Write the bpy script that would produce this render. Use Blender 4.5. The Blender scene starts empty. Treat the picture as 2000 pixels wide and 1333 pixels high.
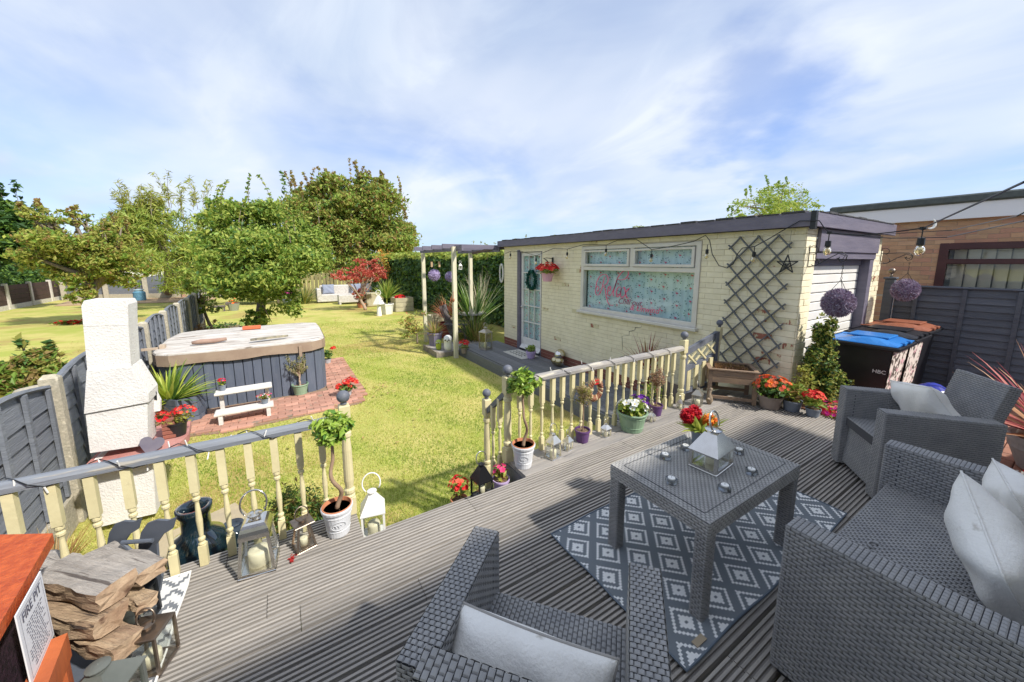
import bpy, math, random
import numpy as np
from mathutils import Vector, Matrix
random.seed(7); RS = np.random.RandomState(7)
PI = math.pi; rad = math.radians
S = bpy.context.scene; COL = S.collection
# ------------------------------------------------------------ camera, world, sun, exposure
H = 1.4; F = 720.0; CX = 1000.0; CY = 620.0; YAW = rad(32); PIT = math.atan(108/720)
cd = bpy.data.cameras.new('camera'); cam = bpy.data.objects.new('camera', cd); COL.objects.link(cam)
cam.location = (0, 0, H); cam.rotation_euler = (PI/2-PIT, 0, -YAW)
cd.sensor_width = 36; cd.lens = 36*F/2000; cd.shift_y = -(666.5-CY)/2000
cd.clip_start = .02; cd.clip_end = 900; S.camera = cam
def ray(x, y):
    u = (x-CX)/F; v = -(y-CY)/F; cy, sy, cp, s_p = math.cos(YAW), math.sin(YAW), math.cos(PIT), math.sin(PIT)
    return Vector((cy*u+sy*s_p*v+sy*cp, -sy*u+cy*s_p*v+cy*cp, cp*v-s_p))
SUN_AZ = rad(30)      # travel direction, from +Y towards -X
SUN_EL = rad(44)
world = bpy.data.worlds.new('World'); S.world = world; world.use_nodes = True
nt = world.node_tree; nt.nodes.clear()
def wn(t, **k):
    n = nt.nodes.new(t)
    for a, b in k.items(): setattr(n, a, b)
    return n
sky = wn('ShaderNodeTexSky', sky_type='NISHITA', sun_disc=False, sun_elevation=SUN_EL, sun_rotation=PI-SUN_AZ, air_density=1.0, dust_density=.6, ozone_density=1.5)
tc = wn('ShaderNodeTexCoord'); sp = wn('ShaderNodeSeparateXYZ'); nt.links.new(tc.outputs['Generated'], sp.inputs[0])
def wm(op, a, b=None, c=None):
    n = wn('ShaderNodeMath', operation=op)
    for i, v in enumerate((a, b, c)):
        if v is None: continue
        if isinstance(v, (int, float)): n.inputs[i].default_value = v
        else: nt.links.new(v, n.inputs[i])
    return n.outputs[0]
zc = wm('ADD', wm('MAXIMUM', sp.outputs[2], 0.0), .22)
cb = wn('ShaderNodeCombineXYZ')
nt.links.new(wm('DIVIDE', sp.outputs[0], zc), cb.inputs[0]); nt.links.new(wm('DIVIDE', sp.outputs[1], zc), cb.inputs[1])
def cloud(scale, detail, loc, sc=(1, 1, 1), rough=.5, dist=.0):
    mp = wn('ShaderNodeMapping'); mp.inputs['Location'].default_value = loc; mp.inputs['Scale'].default_value = sc; mp.inputs['Rotation'].default_value = (0, 0, rad(35))
    nt.links.new(cb.outputs[0], mp.inputs[0])
    n = wn('ShaderNodeTexNoise'); n.inputs['Scale'].default_value = scale; n.inputs['Detail'].default_value = detail; n.inputs['Roughness'].default_value = rough; n.inputs['Distortion'].default_value = dist
    nt.links.new(mp.outputs[0], n.inputs['Vector']); return n.outputs['Fac']
def ramp(v, a, b):
    n = wn('ShaderNodeMapRange', interpolation_type='SMOOTHSTEP'); nt.links.new(v, n.inputs[0]); n.inputs[1].default_value = a; n.inputs[2].default_value = b; return n.outputs[0]
c1 = ramp(cloud(.75, 6, (3.1, 1.7, 0), (1, .7, 1), .56, .5), .30, .56)
c2 = ramp(cloud(1.9, 6, (7.7, 2.2, 0), (1, .6, 1), .58, .6), .42, .74)
fac = wm('MINIMUM', wm('ADD', wm('ADD', wm('MULTIPLY', c1, .42), wm('MULTIPLY', c2, .30)), .38), .96)
fac = wm('MULTIPLY', fac, wm('ADD', wm('MULTIPLY', ramp(sp.outputs[2], .0, .16), .50), .50))
def hole(x, y, r0, r1):                 # a gap in the cloud sheet
    d0 = ray(x, y).normalized(); vd = wn('ShaderNodeVectorMath', operation='DOT_PRODUCT'); nt.links.new(tc.outputs['Generated'], vd.inputs[0]); vd.inputs[1].default_value = d0
    a = wm('ARCCOSINE', wm('MINIMUM', vd.outputs['Value'], 1.0)); a = wm('ADD', a, wm('MULTIPLY', wm('SUBTRACT', cloud(3.5, 5, (2, 5, 0)), .5), .35)); return ramp(a, r0, r1)
fac = wm('MULTIPLY', fac, wm('ADD', wm('MULTIPLY', hole(1470, 200, .02, .20), .60), .40)); fac = wm('MULTIPLY', fac, wm('ADD', wm('MULTIPLY', hole(1560, 300, .0, .18), .35), .65)); fac = wm('MULTIPLY', fac, wm('ADD', wm('MULTIPLY', hole(130, 230, .0, .2), .25), .75))
cc = wn('ShaderNodeMix', data_type='RGBA'); cc.inputs[6].default_value = (2.1, 2.5, 3.15, 1); cc.inputs[7].default_value = (3.0, 3.22, 3.55, 1)
nt.links.new(ramp(cloud(1.1, 4, (1, 9, 0), (1, .5, 1)), .3, .62), cc.inputs[0])
sk = wn('ShaderNodeMix', data_type='RGBA', blend_type='MULTIPLY'); sk.inputs[0].default_value = 1; sk.inputs[7].default_value = (.38, .47, .66, 1)
nt.links.new(sky.outputs[0], sk.inputs[6])
mx = wn('ShaderNodeMix', data_type='RGBA'); nt.links.new(fac, mx.inputs[0]); nt.links.new(sk.outputs[2], mx.inputs[6]); nt.links.new(cc.outputs[2], mx.inputs[7])
bg = wn('ShaderNodeBackground'); bg.inputs[1].default_value = .14; nt.links.new(mx.outputs[2], bg.inputs[0])
wo = wn('ShaderNodeOutputWorld'); nt.links.new(bg.outputs[0], wo.inputs[0])
sl = bpy.data.lights.new('sun', 'SUN'); sl.energy = 2.6; sl.angle = rad(2.2); sl.color = (1, .95, .86)
so = bpy.data.objects.new('sun', sl); COL.objects.link(so)
sd = Vector((-math.sin(SUN_AZ)*math.cos(SUN_EL), math.cos(SUN_AZ)*math.cos(SUN_EL), -math.sin(SUN_EL)))
so.rotation_euler = sd.to_track_quat('-Z', 'Y').to_euler()
S.view_settings.view_transform = 'Standard'; S.view_settings.look = 'None'; S.view_settings.gamma = 1
S.view_settings.use_curve_mapping = False; S.view_settings.exposure = 1.12
S.render.engine = 'CYCLES'; S.cycles.max_bounces = 8; S.cycles.transparent_max_bounces = 16
# ------------------------------------------------------------ where a ray of the photograph meets a plane of the place
def at(x, y, z=0.): d = ray(x, y); t = (z-H)/d.z; return Vector((d.x*t, d.y*t, z))
def atX(x, y, X): d = ray(x, y); t = X/d.x; return Vector((X, d.y*t, H+d.z*t))
def atY(x, y, Y): d = ray(x, y); t = Y/d.y; return Vector((d.x*t, Y, H+d.z*t))
def zat(x, y, p): d = ray(x, y); return H+d.z*math.hypot(p[0], p[1])/math.hypot(d.x, d.y)
def dep(p): return (p[0]*math.sin(YAW)+p[1]*math.cos(YAW))*math.cos(PIT)-(p[2]-H)*math.sin(PIT)
def wid(px, p): return px*dep(p)/F
L = -.64; CDK = -.42; DRV = -.12
# ------------------------------------------------------------ mesh builder
class G:
    def __init__(s): s.v = []; s.f = []; s.m = []; s.M = None; s.np = []; s.n = 0
    def add(s, vs, fs, m=0):
        b = len(s.v)
        if s.M is not None: vs = [s.M @ Vector(v) for v in vs]
        s.v += [tuple(v) for v in vs]; s.f += [tuple(i+b for i in f) for f in fs]; s.m += [m]*len(fs); return s
    def addnp(s, v, q, m=0):
        if s.M is not None:
            A = np.array(s.M); v = v @ A[:3, :3].T + A[:3, 3]
        mm = m if isinstance(m, np.ndarray) else np.full(len(q), m, dtype=np.int32)
        s.np.append((v, q, mm)); return s
    def box(s, x0, x1, y0, y1, z0, z1, m=0, b=0):
        if b:
            b = min(b, abs(x1-x0)*.45, abs(y1-y0)*.45, abs(z1-z0)*.45); vs = []; 
            for z, i in ((z0, b), (z0+b, 0), (z1-b, 0), (z1, b)):
                vs += [(x0+i, y0+i, z), (x1-i, y0+i, z), (x1-i, y1-i, z), (x0+i, y1-i, z)]
            fs = [(3, 2, 1, 0), (12, 13, 14, 15)]
            for k in range(3):
                for j in range(4): a = k*4+j; c = k*4+(j+1) % 4; fs.append((a, c, c+4, a+4))
            return s.add(vs, fs, m)
        return s.add([(x0, y0, z0), (x1, y0, z0), (x1, y1, z0), (x0, y1, z0), (x0, y0, z1), (x1, y0, z1), (x1, y1, z1), (x0, y1, z1)],
                     [(3, 2, 1, 0), (4, 5, 6, 7), (0, 1, 5, 4), (1, 2, 6, 5), (2, 3, 7, 6), (3, 0, 4, 7)], m)
    def bar(s, p, q, w, h, m=0, up=(0, 0, 1)):      # box beam from p to q
        p = Vector(p); q = Vector(q); d = (q-p).normalized(); u = Vector(up)
        if abs(d.dot(u)) > .98: u = Vector((0, 1, 0))
        r = d.cross(u).normalized()*(w/2); t = r.cross(d).normalized()*(h/2)
        vs = [p-r-t, p+r-t, p+r+t, p-r+t, q-r-t, q+r-t, q+r+t, q-r+t]
        return s.add(vs, [(0, 1, 2, 3), (7, 6, 5, 4), (0, 4, 5, 1), (1, 5, 6, 2), (2, 6, 7, 3), (3, 7, 4, 0)], m)
    def tube(s, pts, r, n=6, m=0, closed=False):
        pts = [Vector(p) for p in pts]; k = len(pts); rs = r if isinstance(r, (list, tuple)) else [r]*k; vs = []; nrm = None
        for i, p in enumerate(pts):
            a = pts[(i-1) % k] if (closed or i > 0) else p; b = pts[(i+1) % k] if (closed or i < k-1) else p
            d = (b-a); d = d.normalized() if d.length > 1e-9 else Vector((0, 0, 1))
            if nrm is None: nrm = d.orthogonal().normalized()
            nrm = (nrm-d*nrm.dot(d)); nrm = nrm.normalized() if nrm.length > 1e-6 else d.orthogonal().normalized(); bi = d.cross(nrm)
            for j in range(n): t = 2*PI*j/n; vs.append(p+(nrm*math.cos(t)+bi*math.sin(t))*rs[i])
        fs = []
        for i in range(k if closed else k-1):
            for j in range(n): a = i*n+j; b = i*n+(j+1) % n; c = ((i+1) % k)*n; fs.append((a, b, c+(j+1) % n, c+j))
        if not closed: fs += [tuple(range(n))[::-1], tuple(range((k-1)*n, k*n))]
        return s.add(vs, fs, m)
    def lathe(s, prof, n=20, c=(0, 0, 0), m=0, sq=1.0, rot=0):
        vs = []; fs = []
        for r, z in prof:
            for j in range(n): t = rot+2*PI*j/n; vs.append((c[0]+r*math.cos(t), c[1]+r*math.sin(t)*sq, c[2]+z))
        for i in range(len(prof)-1):
            for j in range(n): a = i*n+j; b = i*n+(j+1) % n; fs.append((a, b, b+n, a+n))
        fs.append(tuple(range(n))[::-1]); k = (len(prof)-1)*n; fs.append(tuple(range(k, k+n)))
        return s.add(vs, fs, m)
    def ball(s, c, r, n=12, m=0, sz=1):
        return s.lathe([(max(1e-4, r*math.sin(PI*i/8)), -r*sz*math.cos(PI*i/8)) for i in range(9)], n, c, m)
    def prism(s, poly, axis, a, b, m=0):           # polygon in the other two axes, extruded a..b
        k = len(poly)
        def P(p, t): return {'x': (t, p[0], p[1]), 'y': (p[0], t, p[1]), 'z': (p[0], p[1], t)}[axis]
        return s.add([P(p, a) for p in poly]+[P(p, b) for p in poly], [tuple(range(k))[::-1], tuple(range(k, 2*k))]+[(i, (i+1) % k, (i+1) % k+k, i+k) for i in range(k)], m)
    def quad(s, a, b, c, d, m=0): return s.add([a, b, c, d], [(0, 1, 2, 3)], m)
    def mesh(s, name, mats, smooth=False):
        me = bpy.data.meshes.new(name); V = [np.array(s.v, dtype=np.float32).reshape(-1, 3)] if s.v else []
        nv = len(s.v); loops = [np.array([i for f in s.f for i in f], dtype=np.int32)]; tot = [np.array([len(f) for f in s.f], dtype=np.int32)]; mi = [np.array(s.m, dtype=np.int32)]
        for v, q, mm in s.np:
            V.append(v.astype(np.float32)); loops.append((q+nv).astype(np.int32).ravel()); tot.append(np.full(len(q), q.shape[1], dtype=np.int32)); mi.append(mm.astype(np.int32)); nv += len(v)
        V = np.concatenate(V); loops = np.concatenate(loops); tot = np.concatenate(tot); mi = np.concatenate(mi)
        me.vertices.add(len(V)); me.vertices.foreach_set('co', V.ravel()); me.loops.add(len(loops)); me.loops.foreach_set('vertex_index', loops)
        st = np.zeros(len(tot), dtype=np.int32); st[1:] = np.cumsum(tot)[:-1]
        me.polygons.add(len(tot)); me.polygons.foreach_set('loop_start', st); me.polygons.foreach_set('loop_total', tot)
        for mt in (mats if isinstance(mats, (list, tuple)) else [mats]): me.materials.append(mt)
        me.polygons.foreach_set('material_index', mi)
        me.polygons.foreach_set('use_smooth', np.full(len(tot), bool(smooth)))
        me.update(calc_edges=True); me.validate(); return me
def tag(o, label=None, cat=None, group=None, kind=None):
    for k, v in (('label', label), ('category', cat), ('group', group), ('kind', kind)):
        if v: o[k] = v
    return o
def ob(name, g, mats, par=None, loc=None, rot=None, smooth=False, label=None, world=False, **k):
    me = g if isinstance(g, bpy.types.Mesh) else g.mesh(name, mats, smooth)
    o = bpy.data.objects.new(name, me); COL.objects.link(o)
    if par is not None: o.parent = par
    if loc is not None: o.location = loc
    elif world:
        q = par; o.location = -Vector(q.location)
        if q.parent: o.location -= Vector(q.parent.location)
    if rot: o.rotation_euler = rot
    if label: o['label'] = label
    return tag(o, None, **k)
def T(name, label, cat, loc=(0, 0, 0), rz=0, group=None, sc=None):
    o = bpy.data.objects.new(name, None); COL.objects.link(o); o.location = loc; o.rotation_euler = (0, 0, rz); o.empty_display_size = .1
    if sc: o.scale = (sc, sc, sc)
    return tag(o, label, cat, group)
def dup(o, loc=None, rz=None, par=None, label=None):
    c = o.copy(); COL.objects.link(c)
    if par is not None: c.parent = par
    if loc is not None: c.location = loc
    if rz is not None: c.rotation_euler = (0, 0, rz)
    if label: c['label'] = label
    for ch in [x for x in S.objects if x.parent == o]: dup(ch, par=c)
    return c
# ------------------------------------------------------------ materials
MC = {}
def mat(name, c, c2=None, sc=6, rough=.7, metal=0, bump=0, bs=40, st=(1, 1, 1), c3=None, s3=2, t3=.6, rnd=0, spec=.4, alpha=1, trans=0, det=5, lo=.35, hi=.65, coat=0, sss=0):
    if name in MC: return MC[name]
    m = bpy.data.materials.new(name); m.use_nodes = True; MC[name] = m; n = m.node_tree; N = n.nodes; K = n.links; p = N['Principled BSDF']
    p.inputs['Base Color'].default_value = (*c, 1); p.inputs['Roughness'].default_value = rough; p.inputs['Metallic'].default_value = metal
    p.inputs['Specular IOR Level'].default_value = spec; p.inputs['Alpha'].default_value = alpha; p.inputs['Transmission Weight'].default_value = trans; p.inputs['Coat Weight'].default_value = coat
    t = N.new('ShaderNodeTexCoord'); mp = N.new('ShaderNodeMapping'); mp.inputs['Scale'].default_value = st; K.new(t.outputs['Object'], mp.inputs[0])
    oi = N.new('ShaderNodeObjectInfo'); va = N.new('ShaderNodeVectorMath'); va.operation = 'SCALE'; va.inputs[0].default_value = (13, 7, 5); K.new(oi.outputs['Random'], va.inputs['Scale'])
    vb = N.new('ShaderNodeVectorMath'); K.new(mp.outputs[0], vb.inputs[0]); K.new(va.outputs[0], vb.inputs[1]); V = vb.outputs[0]
    def noise(s, d=det):
        q = N.new('ShaderNodeTexNoise'); q.inputs['Scale'].default_value = s; q.inputs['Detail'].default_value = d; q.inputs['Roughness'].default_value = .6; K.new(V, q.inputs['Vector']); return q.outputs['Fac']
    def rng(v, a, b, o0=0, o1=1):
        q = N.new('ShaderNodeMapRange'); K.new(v, q.inputs[0]); q.inputs[1].default_value = a; q.inputs[2].default_value = b; q.inputs[3].default_value = o0; q.inputs[4].default_value = o1; return q.outputs[0]
    out = None
    if c2:
        q = N.new('ShaderNodeMix'); q.data_type = 'RGBA'; q.inputs[6].default_value = (*c, 1); q.inputs[7].default_value = (*c2, 1); K.new(rng(noise(sc), lo, hi), q.inputs[0]); out = q.outputs[2]
    if c3:
        q = N.new('ShaderNodeMix'); q.data_type = 'RGBA'
        if out: K.new(out, q.inputs[6])
        else: q.inputs[6].default_value = (*c, 1)
        q.inputs[7].default_value = (*c3, 1); K.new(rng(noise(s3), t3, t3+.06), q.inputs[0]); out = q.outputs[2]
    if rnd:
        q = N.new('ShaderNodeHueSaturation')
        if out: K.new(out, q.inputs['Color'])
        else: q.inputs['Color'].default_value = (*c, 1)
        K.new(rng(oi.outputs['Random'], 0, 1, 1-rnd, 1+rnd), q.inputs['Value']); out = q.outputs[0]
    if out: K.new(out, p.inputs['Base Color'])
    if bump:
        q = N.new('ShaderNodeBump'); q.inputs['Strength'].default_value = min(1, bump); q.inputs['Distance'].default_value = .01*max(1, bump); K.new(noise(bs), q.inputs['Height']); K.new(q.outputs[0], p.inputs['Normal'])
    if sss:                                          # thin leaf: part of the light passes through
        tr = N.new('ShaderNodeBsdfTranslucent'); ms = N.new('ShaderNodeMixShader'); ms.inputs[0].default_value = sss
        if out: K.new(out, tr.inputs[0])
        else: tr.inputs[0].default_value = (*c, 1)
        K.new(p.outputs[0], ms.inputs[1]); K.new(tr.outputs[0], ms.inputs[2]); K.new(ms.outputs[0], N['Material Output'].inputs[0])
    return m
def leafm(name, c, c2, sss=.42, rough=.5): return mat(name, tuple(v*1.22 for v in c), tuple(v*1.22 for v in c2), sc=3, rough=rough, sss=sss, spec=.35, det=2)
def glassm():
    if 'glass' in MC: return MC['glass']
    m = bpy.data.materials.new('clear_glass'); m.use_nodes = True; N = m.node_tree.nodes; K = m.node_tree.links; N.clear()
    o = N.new('ShaderNodeOutputMaterial'); a = N.new('ShaderNodeBsdfTransparent'); a.inputs[0].default_value = (.965, .975, .965, 1); g = N.new('ShaderNodeBsdfGlossy'); g.inputs['Roughness'].default_value = .03
    lw = N.new('ShaderNodeLayerWeight'); lw.inputs[0].default_value = .5; f = N.new('ShaderNodeMath'); f.operation = 'POWER'; f.inputs[1].default_value = 4; K.new(lw.outputs['Facing'], f.inputs[0]); k = N.new('ShaderNodeMath'); k.operation = 'MULTIPLY_ADD'; k.inputs[1].default_value = .7; k.inputs[2].default_value = .045
    mxs = N.new('ShaderNodeMixShader'); K.new(f.outputs[0], k.inputs[0]); K.new(k.outputs[0], mxs.inputs[0]); K.new(a.outputs[0], mxs.inputs[1]); K.new(g.outputs[0], mxs.inputs[2]); K.new(mxs.outputs[0], o.inputs[0])
    MC['glass'] = m; return m
GL = glassm()
cream = mat('cream_paint', (.67, .60, .36), (.60, .53, .31), sc=9, rough=.6, bump=.15, bs=60, c3=(.40, .34, .22), s3=14, t3=.69)
greyp = mat('grey_paint', (.115, .125, .155), (.15, .16, .19), sc=12, rough=.55, bump=.2, bs=50, st=(1, 1, 1))
steel = mat('polished_steel', (.80, .78, .74), (.66, .63, .58), sc=8, rough=.18, metal=1)
bronze = mat('brown_metal', (.20, .16, .13), (.30, .24, .19), sc=15, rough=.35, metal=.9)
dullblack = mat('black_metal', (.02, .022, .025), rough=.35, metal=.3)
whitem = mat('white_enamel', (.80, .79, .76), rough=.35)
wax = mat('candle_wax', (.80, .74, .55), rough=.5)
soil = mat('soil', (.10, .065, .04), (.32, .22, .14), sc=60, rough=1, bump=1, bs=90)
terra = mat('terracotta', (.52, .19, .09), (.60, .26, .14), sc=12, rough=.8)
# ------------------------------------------------------------ leaves
def leafcloud(g, ells, size, asp=.45, m=(0,), w=None, up=.4, clump=0, cl_r=.25, shell=.5, droop=0, seed=None):
    """ells: (cx,cy,cz,rx,ry,rz,n). leaf = folded diamond of two triangles' worth"""
    rs = np.random.RandomState(seed if seed is not None else random.randint(0, 99999)); P = []
    for cx, cy, cz, rx, ry, rz, n in ells:
        n = int(n)
        if clump:
            k = max(3, n//clump); d = rs.normal(size=(k, 3)); d /= np.linalg.norm(d, axis=1)[:, None]; r = (shell+(1-shell)*rs.rand(k))[:, None]
            c = d*r; idx = rs.randint(0, k, n); o = rs.normal(size=(n, 3))*cl_r; p = c[idx]+o*np.array([1, 1, .7])
        else:
            d = rs.normal(size=(n, 3)); d /= np.linalg.norm(d, axis=1)[:, None]; p = d*((shell+(1-shell)*rs.rand(n))[:, None])
        P.append(p*np.array([rx, ry, rz])+np.array([cx, cy, cz]))
    P = np.concatenate(P); n = len(P)
    nrm = rs.normal(size=(n, 3)); nrm[:, 2] = np.abs(nrm[:, 2])+up; nrm /= np.linalg.norm(nrm, axis=1)[:, None]
    a = rs.normal(size=(n, 3)); a[:, 2] -= droop; a -= nrm*(a*nrm).sum(1)[:, None]; a /= np.linalg.norm(a, axis=1)[:, None]; b = np.cross(nrm, a)
    s = (size*(.6+.8*rs.rand(n)))[:, None]
    v = np.stack([P-a*s*.5, P+b*s*asp*.5+nrm*s*.06, P+a*s*.5-nrm*s*.08, P-b*s*asp*.5+nrm*s*.06], 1).reshape(-1, 3)
    q = np.arange(n*4).reshape(-1, 4); mi = np.array(m)[rs.choice(len(m), n, p=w)].astype(np.int32)
    return g.addnp(v, q, mi)
def blades(g, c, n, ln, w, m=(0,), tilt=(.1, 1.2), bend=.5, seg=5, seed=3, base_r=.01, wts=None):
    """arching strap leaves from a point"""
    rs = np.random.RandomState(seed); c = np.array(c, float)
    for i in range(n):
        az = rs.rand()*2*PI; el = PI/2-(tilt[0]+(tilt[1]-tilt[0])*rs.rand()); l = ln*(.7+.4*rs.rand()); ww = w*(.7+.5*rs.rand()); bd = bend*(.5+rs.rand()); s = l/seg
        p = c+np.array([math.cos(az), math.sin(az), 0])*base_r*rs.rand(); side = np.array([-math.sin(az), math.cos(az), 0]); vs = []
        for k in range(seg+1):
            t = k/seg; wk = ww*.5*(min(1, .5+t*1.6) if t < .45 else max(.03, (1-t)/.55))
            d = np.array([math.cos(az)*math.cos(el), math.sin(az)*math.cos(el), math.sin(el)]); up = np.cross(side, d)
            vs += [p-side*wk+up*wk*.35, p, p+side*wk+up*wk*.35]; p = p+d*s; el -= bd*(t+.25)*2/seg
        fs = []
        for k in range(seg): a = k*3; fs += [(a, a+1, a+4, a+3), (a+1, a+2, a+5, a+4)]
        g.add([tuple(v) for v in vs], fs, int(rs.choice(m, p=wts)))
    return g
def blossoms(g, ells, n, r, m=(0,), seed=5, petals=5, cup=.3, ctr=None, shell=.75, up=.5):
    rs = np.random.RandomState(seed)
    for cx, cy, cz, rx, ry, rz in ells:
        for i in range(n):
            d = rs.normal(size=3); d[2] = abs(d[2])*.8+.1; d /= np.linalg.norm(d); p = Vector((cx+d[0]*rx*(shell+(1-shell)*rs.rand()), cy+d[1]*ry*(shell+(1-shell)*rs.rand()), cz+d[2]*rz*(shell+.3*rs.rand())))
            nn = Vector((d[0], d[1], d[2]+up)).normalized(); a = nn.orthogonal().normalized(); b = nn.cross(a); rr = r*(.7+.6*rs.rand()); t0 = rs.rand()*6; mm = int(m[rs.randint(len(m))])
            for k in range(petals):
                t = t0+2*PI*k/petals; dt = PI/petals*1.05
                e1 = a*math.cos(t-dt)+b*math.sin(t-dt); e2 = a*math.cos(t)+b*math.sin(t); e3 = a*math.cos(t+dt)+b*math.sin(t+dt)
                g.add([p, p+e1*rr*.72+nn*rr*cup, p+e2*rr+nn*rr*cup*.8, p+e3*rr*.72+nn*rr*cup], [(0, 1, 2, 3)], mm)
            if ctr is not None: g.add([p+nn*rr*.2+a*rr*.2, p+nn*rr*.2+b*rr*.2, p+nn*rr*.2-a*rr*.2, p+nn*rr*.2-b*rr*.2], [(0, 1, 2, 3)], ctr)
    return g
# ============================================================ THE SETTING
# lawn: one sheet out to the horizon
lawnm = mat('lawn_grass', (.37, .40, .09), (.52, .46, .16), sc=1.3, rough=.95, bump=1.6, bs=45, c3=(.40, .32, .11), s3=.55, t3=.54, det=8, lo=.38, hi=.60, spec=.1)
g = G(); g.box(-150, 200, -40, 300, L-.4, L); ob('ground', g, lawnm, kind='structure')
gb = [leafm('grass_blade_green', (.29, .36, .06), (.37, .42, .08), .35), leafm('grass_blade_dry', (.56, .50, .20), (.49, .46, .15), .35), leafm('grass_blade_dark', (.13, .23, .025), (.18, .28, .04), .35)]
def grass():
    g = G(); rs = np.random.RandomState(2)
    n = 330000; u = rs.rand(n); r = 2.2+u**1.25*11.5; th = YAW+(rs.rand(n)-.62)*1.75
    x = np.sin(th)*r; y = np.cos(th)*r; k = (y > 1.93) & (x < 4.1) & (x > -1.55-(y-4)*.06) & ~((x > 3.15) & (y < 9.2)) & ~((x < .55) & (y > 5.75) & (y < 8.6)); x = x[k]; y = y[k]; r = r[k]; n = len(x)
    f = np.sin(x*1.9+np.sin(y*1.3)*1.2)*np.cos(y*1.1-x*.7+1)+.5*np.sin(x*5.1+y*3.3)+.35*np.sin(x*11+y*7.1)
    f = f+rs.normal(size=n)*.55+np.clip((1.2-x)*.25, -.4, .6)*(y < 5)+np.clip((y-6)*.12, 0, .7)-.25*(x > 2.2); mi = np.where(f > .15, 1, np.where(f < -1.1, 2, 0)).astype(np.int32)
    h = .012+.02*rs.rand(n); h = np.where(mi == 1, h*.7, h); w = .0022*(1+r*.18); a = rs.rand(n)*2*PI; dx = np.cos(a)*w; dy = np.sin(a)*w; lx = rs.normal(size=n)*.011; ly = rs.normal(size=n)*.011
    z = np.full(n, L)
    v = np.stack([np.stack([x-dx, y-dy, z], 1), np.stack([x+dx, y+dy, z], 1), np.stack([x+lx, y+ly, z+h], 1)], 1).reshape(-1, 3)
    g.addnp(v, np.arange(n*3).reshape(-1, 3), mi); ob('grass', g, gb, kind='stuff')
grass()
# decking -------------------------------------------------------
deckm = mat('deck_wood', (.40, .365, .325), (.28, .26, .24), sc=9, rough=.62, bump=.5, bs=25, st=(.35, 5, 5), c3=(.48, .42, .34), s3=9, t3=.64, rnd=.12, det=6)
decksm = mat('deck_worn_wood', (.36, .33, .30), (.25, .235, .225), sc=8, rough=.7, bump=.5, bs=30, st=(.4, 5, 5), rnd=.08, c3=(.17, .16, .16), s3=9, t3=.62)
deckgm = mat('deck_grey_paint', (.14, .145, .155), (.19, .19, .195), sc=7, rough=.6, bump=.4, bs=30, st=(.5, 5, 5), rnd=.14, c3=(.27, .25, .23), s3=11, t3=.68)
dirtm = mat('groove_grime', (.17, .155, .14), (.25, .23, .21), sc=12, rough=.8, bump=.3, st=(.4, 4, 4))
def board(x0, x1, y0, w, z, m, par, grooves=6, th=.028, jit=True):
    g = G(); pr = [(0, -th)]
    if grooves:
        p = w/grooves
        for k in range(grooves):
            a = k*p; pr += [(a+p*.17, -.0085), (a+p*.27, 0), (a+p*.75, 0), (a+p*.85, -.0085)]
    else: pr += [(0, -.003), (.004, 0), (w-.004, 0), (w, -.003)]
    pr += [(w, -th)]
    g.prism([(y, zz) for y, zz in pr], 'x', 0, x1-x0)
    n_ = len(pr)
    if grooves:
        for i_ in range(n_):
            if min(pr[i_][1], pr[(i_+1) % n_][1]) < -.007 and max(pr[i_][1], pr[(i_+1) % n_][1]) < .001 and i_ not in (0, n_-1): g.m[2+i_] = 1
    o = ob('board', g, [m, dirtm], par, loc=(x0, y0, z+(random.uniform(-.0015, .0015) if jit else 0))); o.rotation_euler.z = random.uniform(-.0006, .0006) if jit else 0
    return o
deck = T('deck', None, None, (0, 0, 0)); deck['kind'] = 'structure'
XR = 4.15; XL = -1.72; P = .1305; r = 0; y = 1.86-P
XS = []
while y > -1.05:
    cuts = sorted([XL, XR]+[random.uniform(*c) for c in random.choice([((-.5, .3), (2.2, 3.2)), ((.6, 1.2), (2.9, 3.6)), ((-.2, .9), (1.9, 2.6)), ((1.2, 1.9),)])])
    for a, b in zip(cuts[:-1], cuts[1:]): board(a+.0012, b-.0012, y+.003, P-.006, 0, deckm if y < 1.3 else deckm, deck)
    y -= P
for j in range(2):
    yy = 1.86+j*P
    for a, b in ((XL, -.62+.3*j), (-.62+.3*j, .26), (1.27, 2.35+.2*j), (2.35+.2*j, 3.3), (3.3, XR)):
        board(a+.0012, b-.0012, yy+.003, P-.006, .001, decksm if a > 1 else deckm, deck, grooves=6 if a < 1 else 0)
g = G()      # fascias round the edge, steps and bearers
for a, b, yy in ((XL, .255, 2.122), (1.275, XR, 2.122), (.262, 1.268, 1.845)):
    for k in range(3): g.box(a, b, yy, yy+.022, -.035-.125*(k+1)+.006, -.035-.125*k, 0, .004)
g.box(.24, .262, 1.867, 2.12, -.5, -.03); g.box(1.268, 1.29, 1.867, 2.12, -.5, -.03)
for k in range(3): g.box(XR+.002, XR+.024, -1, 2.12, -.035-.125*(k+1)+.006, -.035-.125*k, 0, .004)
for x in np.arange(XL+.1, XR, .6): g.box(x, x+.05, -1, 1.84, -.13, -.031)
ob('fascia', g, deckgm, deck)
for k, (z, y0) in enumerate(((-.18, 1.87), (-.34, 2.0), (-.5, 2.2))):
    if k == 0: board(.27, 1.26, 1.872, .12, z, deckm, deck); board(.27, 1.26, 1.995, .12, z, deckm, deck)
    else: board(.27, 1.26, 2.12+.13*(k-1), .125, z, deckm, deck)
    g = G(); g.box(.27, 1.26, 2.09+.13*k, 2.11+.13*k, z-.16, z-.03); ob('riser', g, deckgm, deck)
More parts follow.
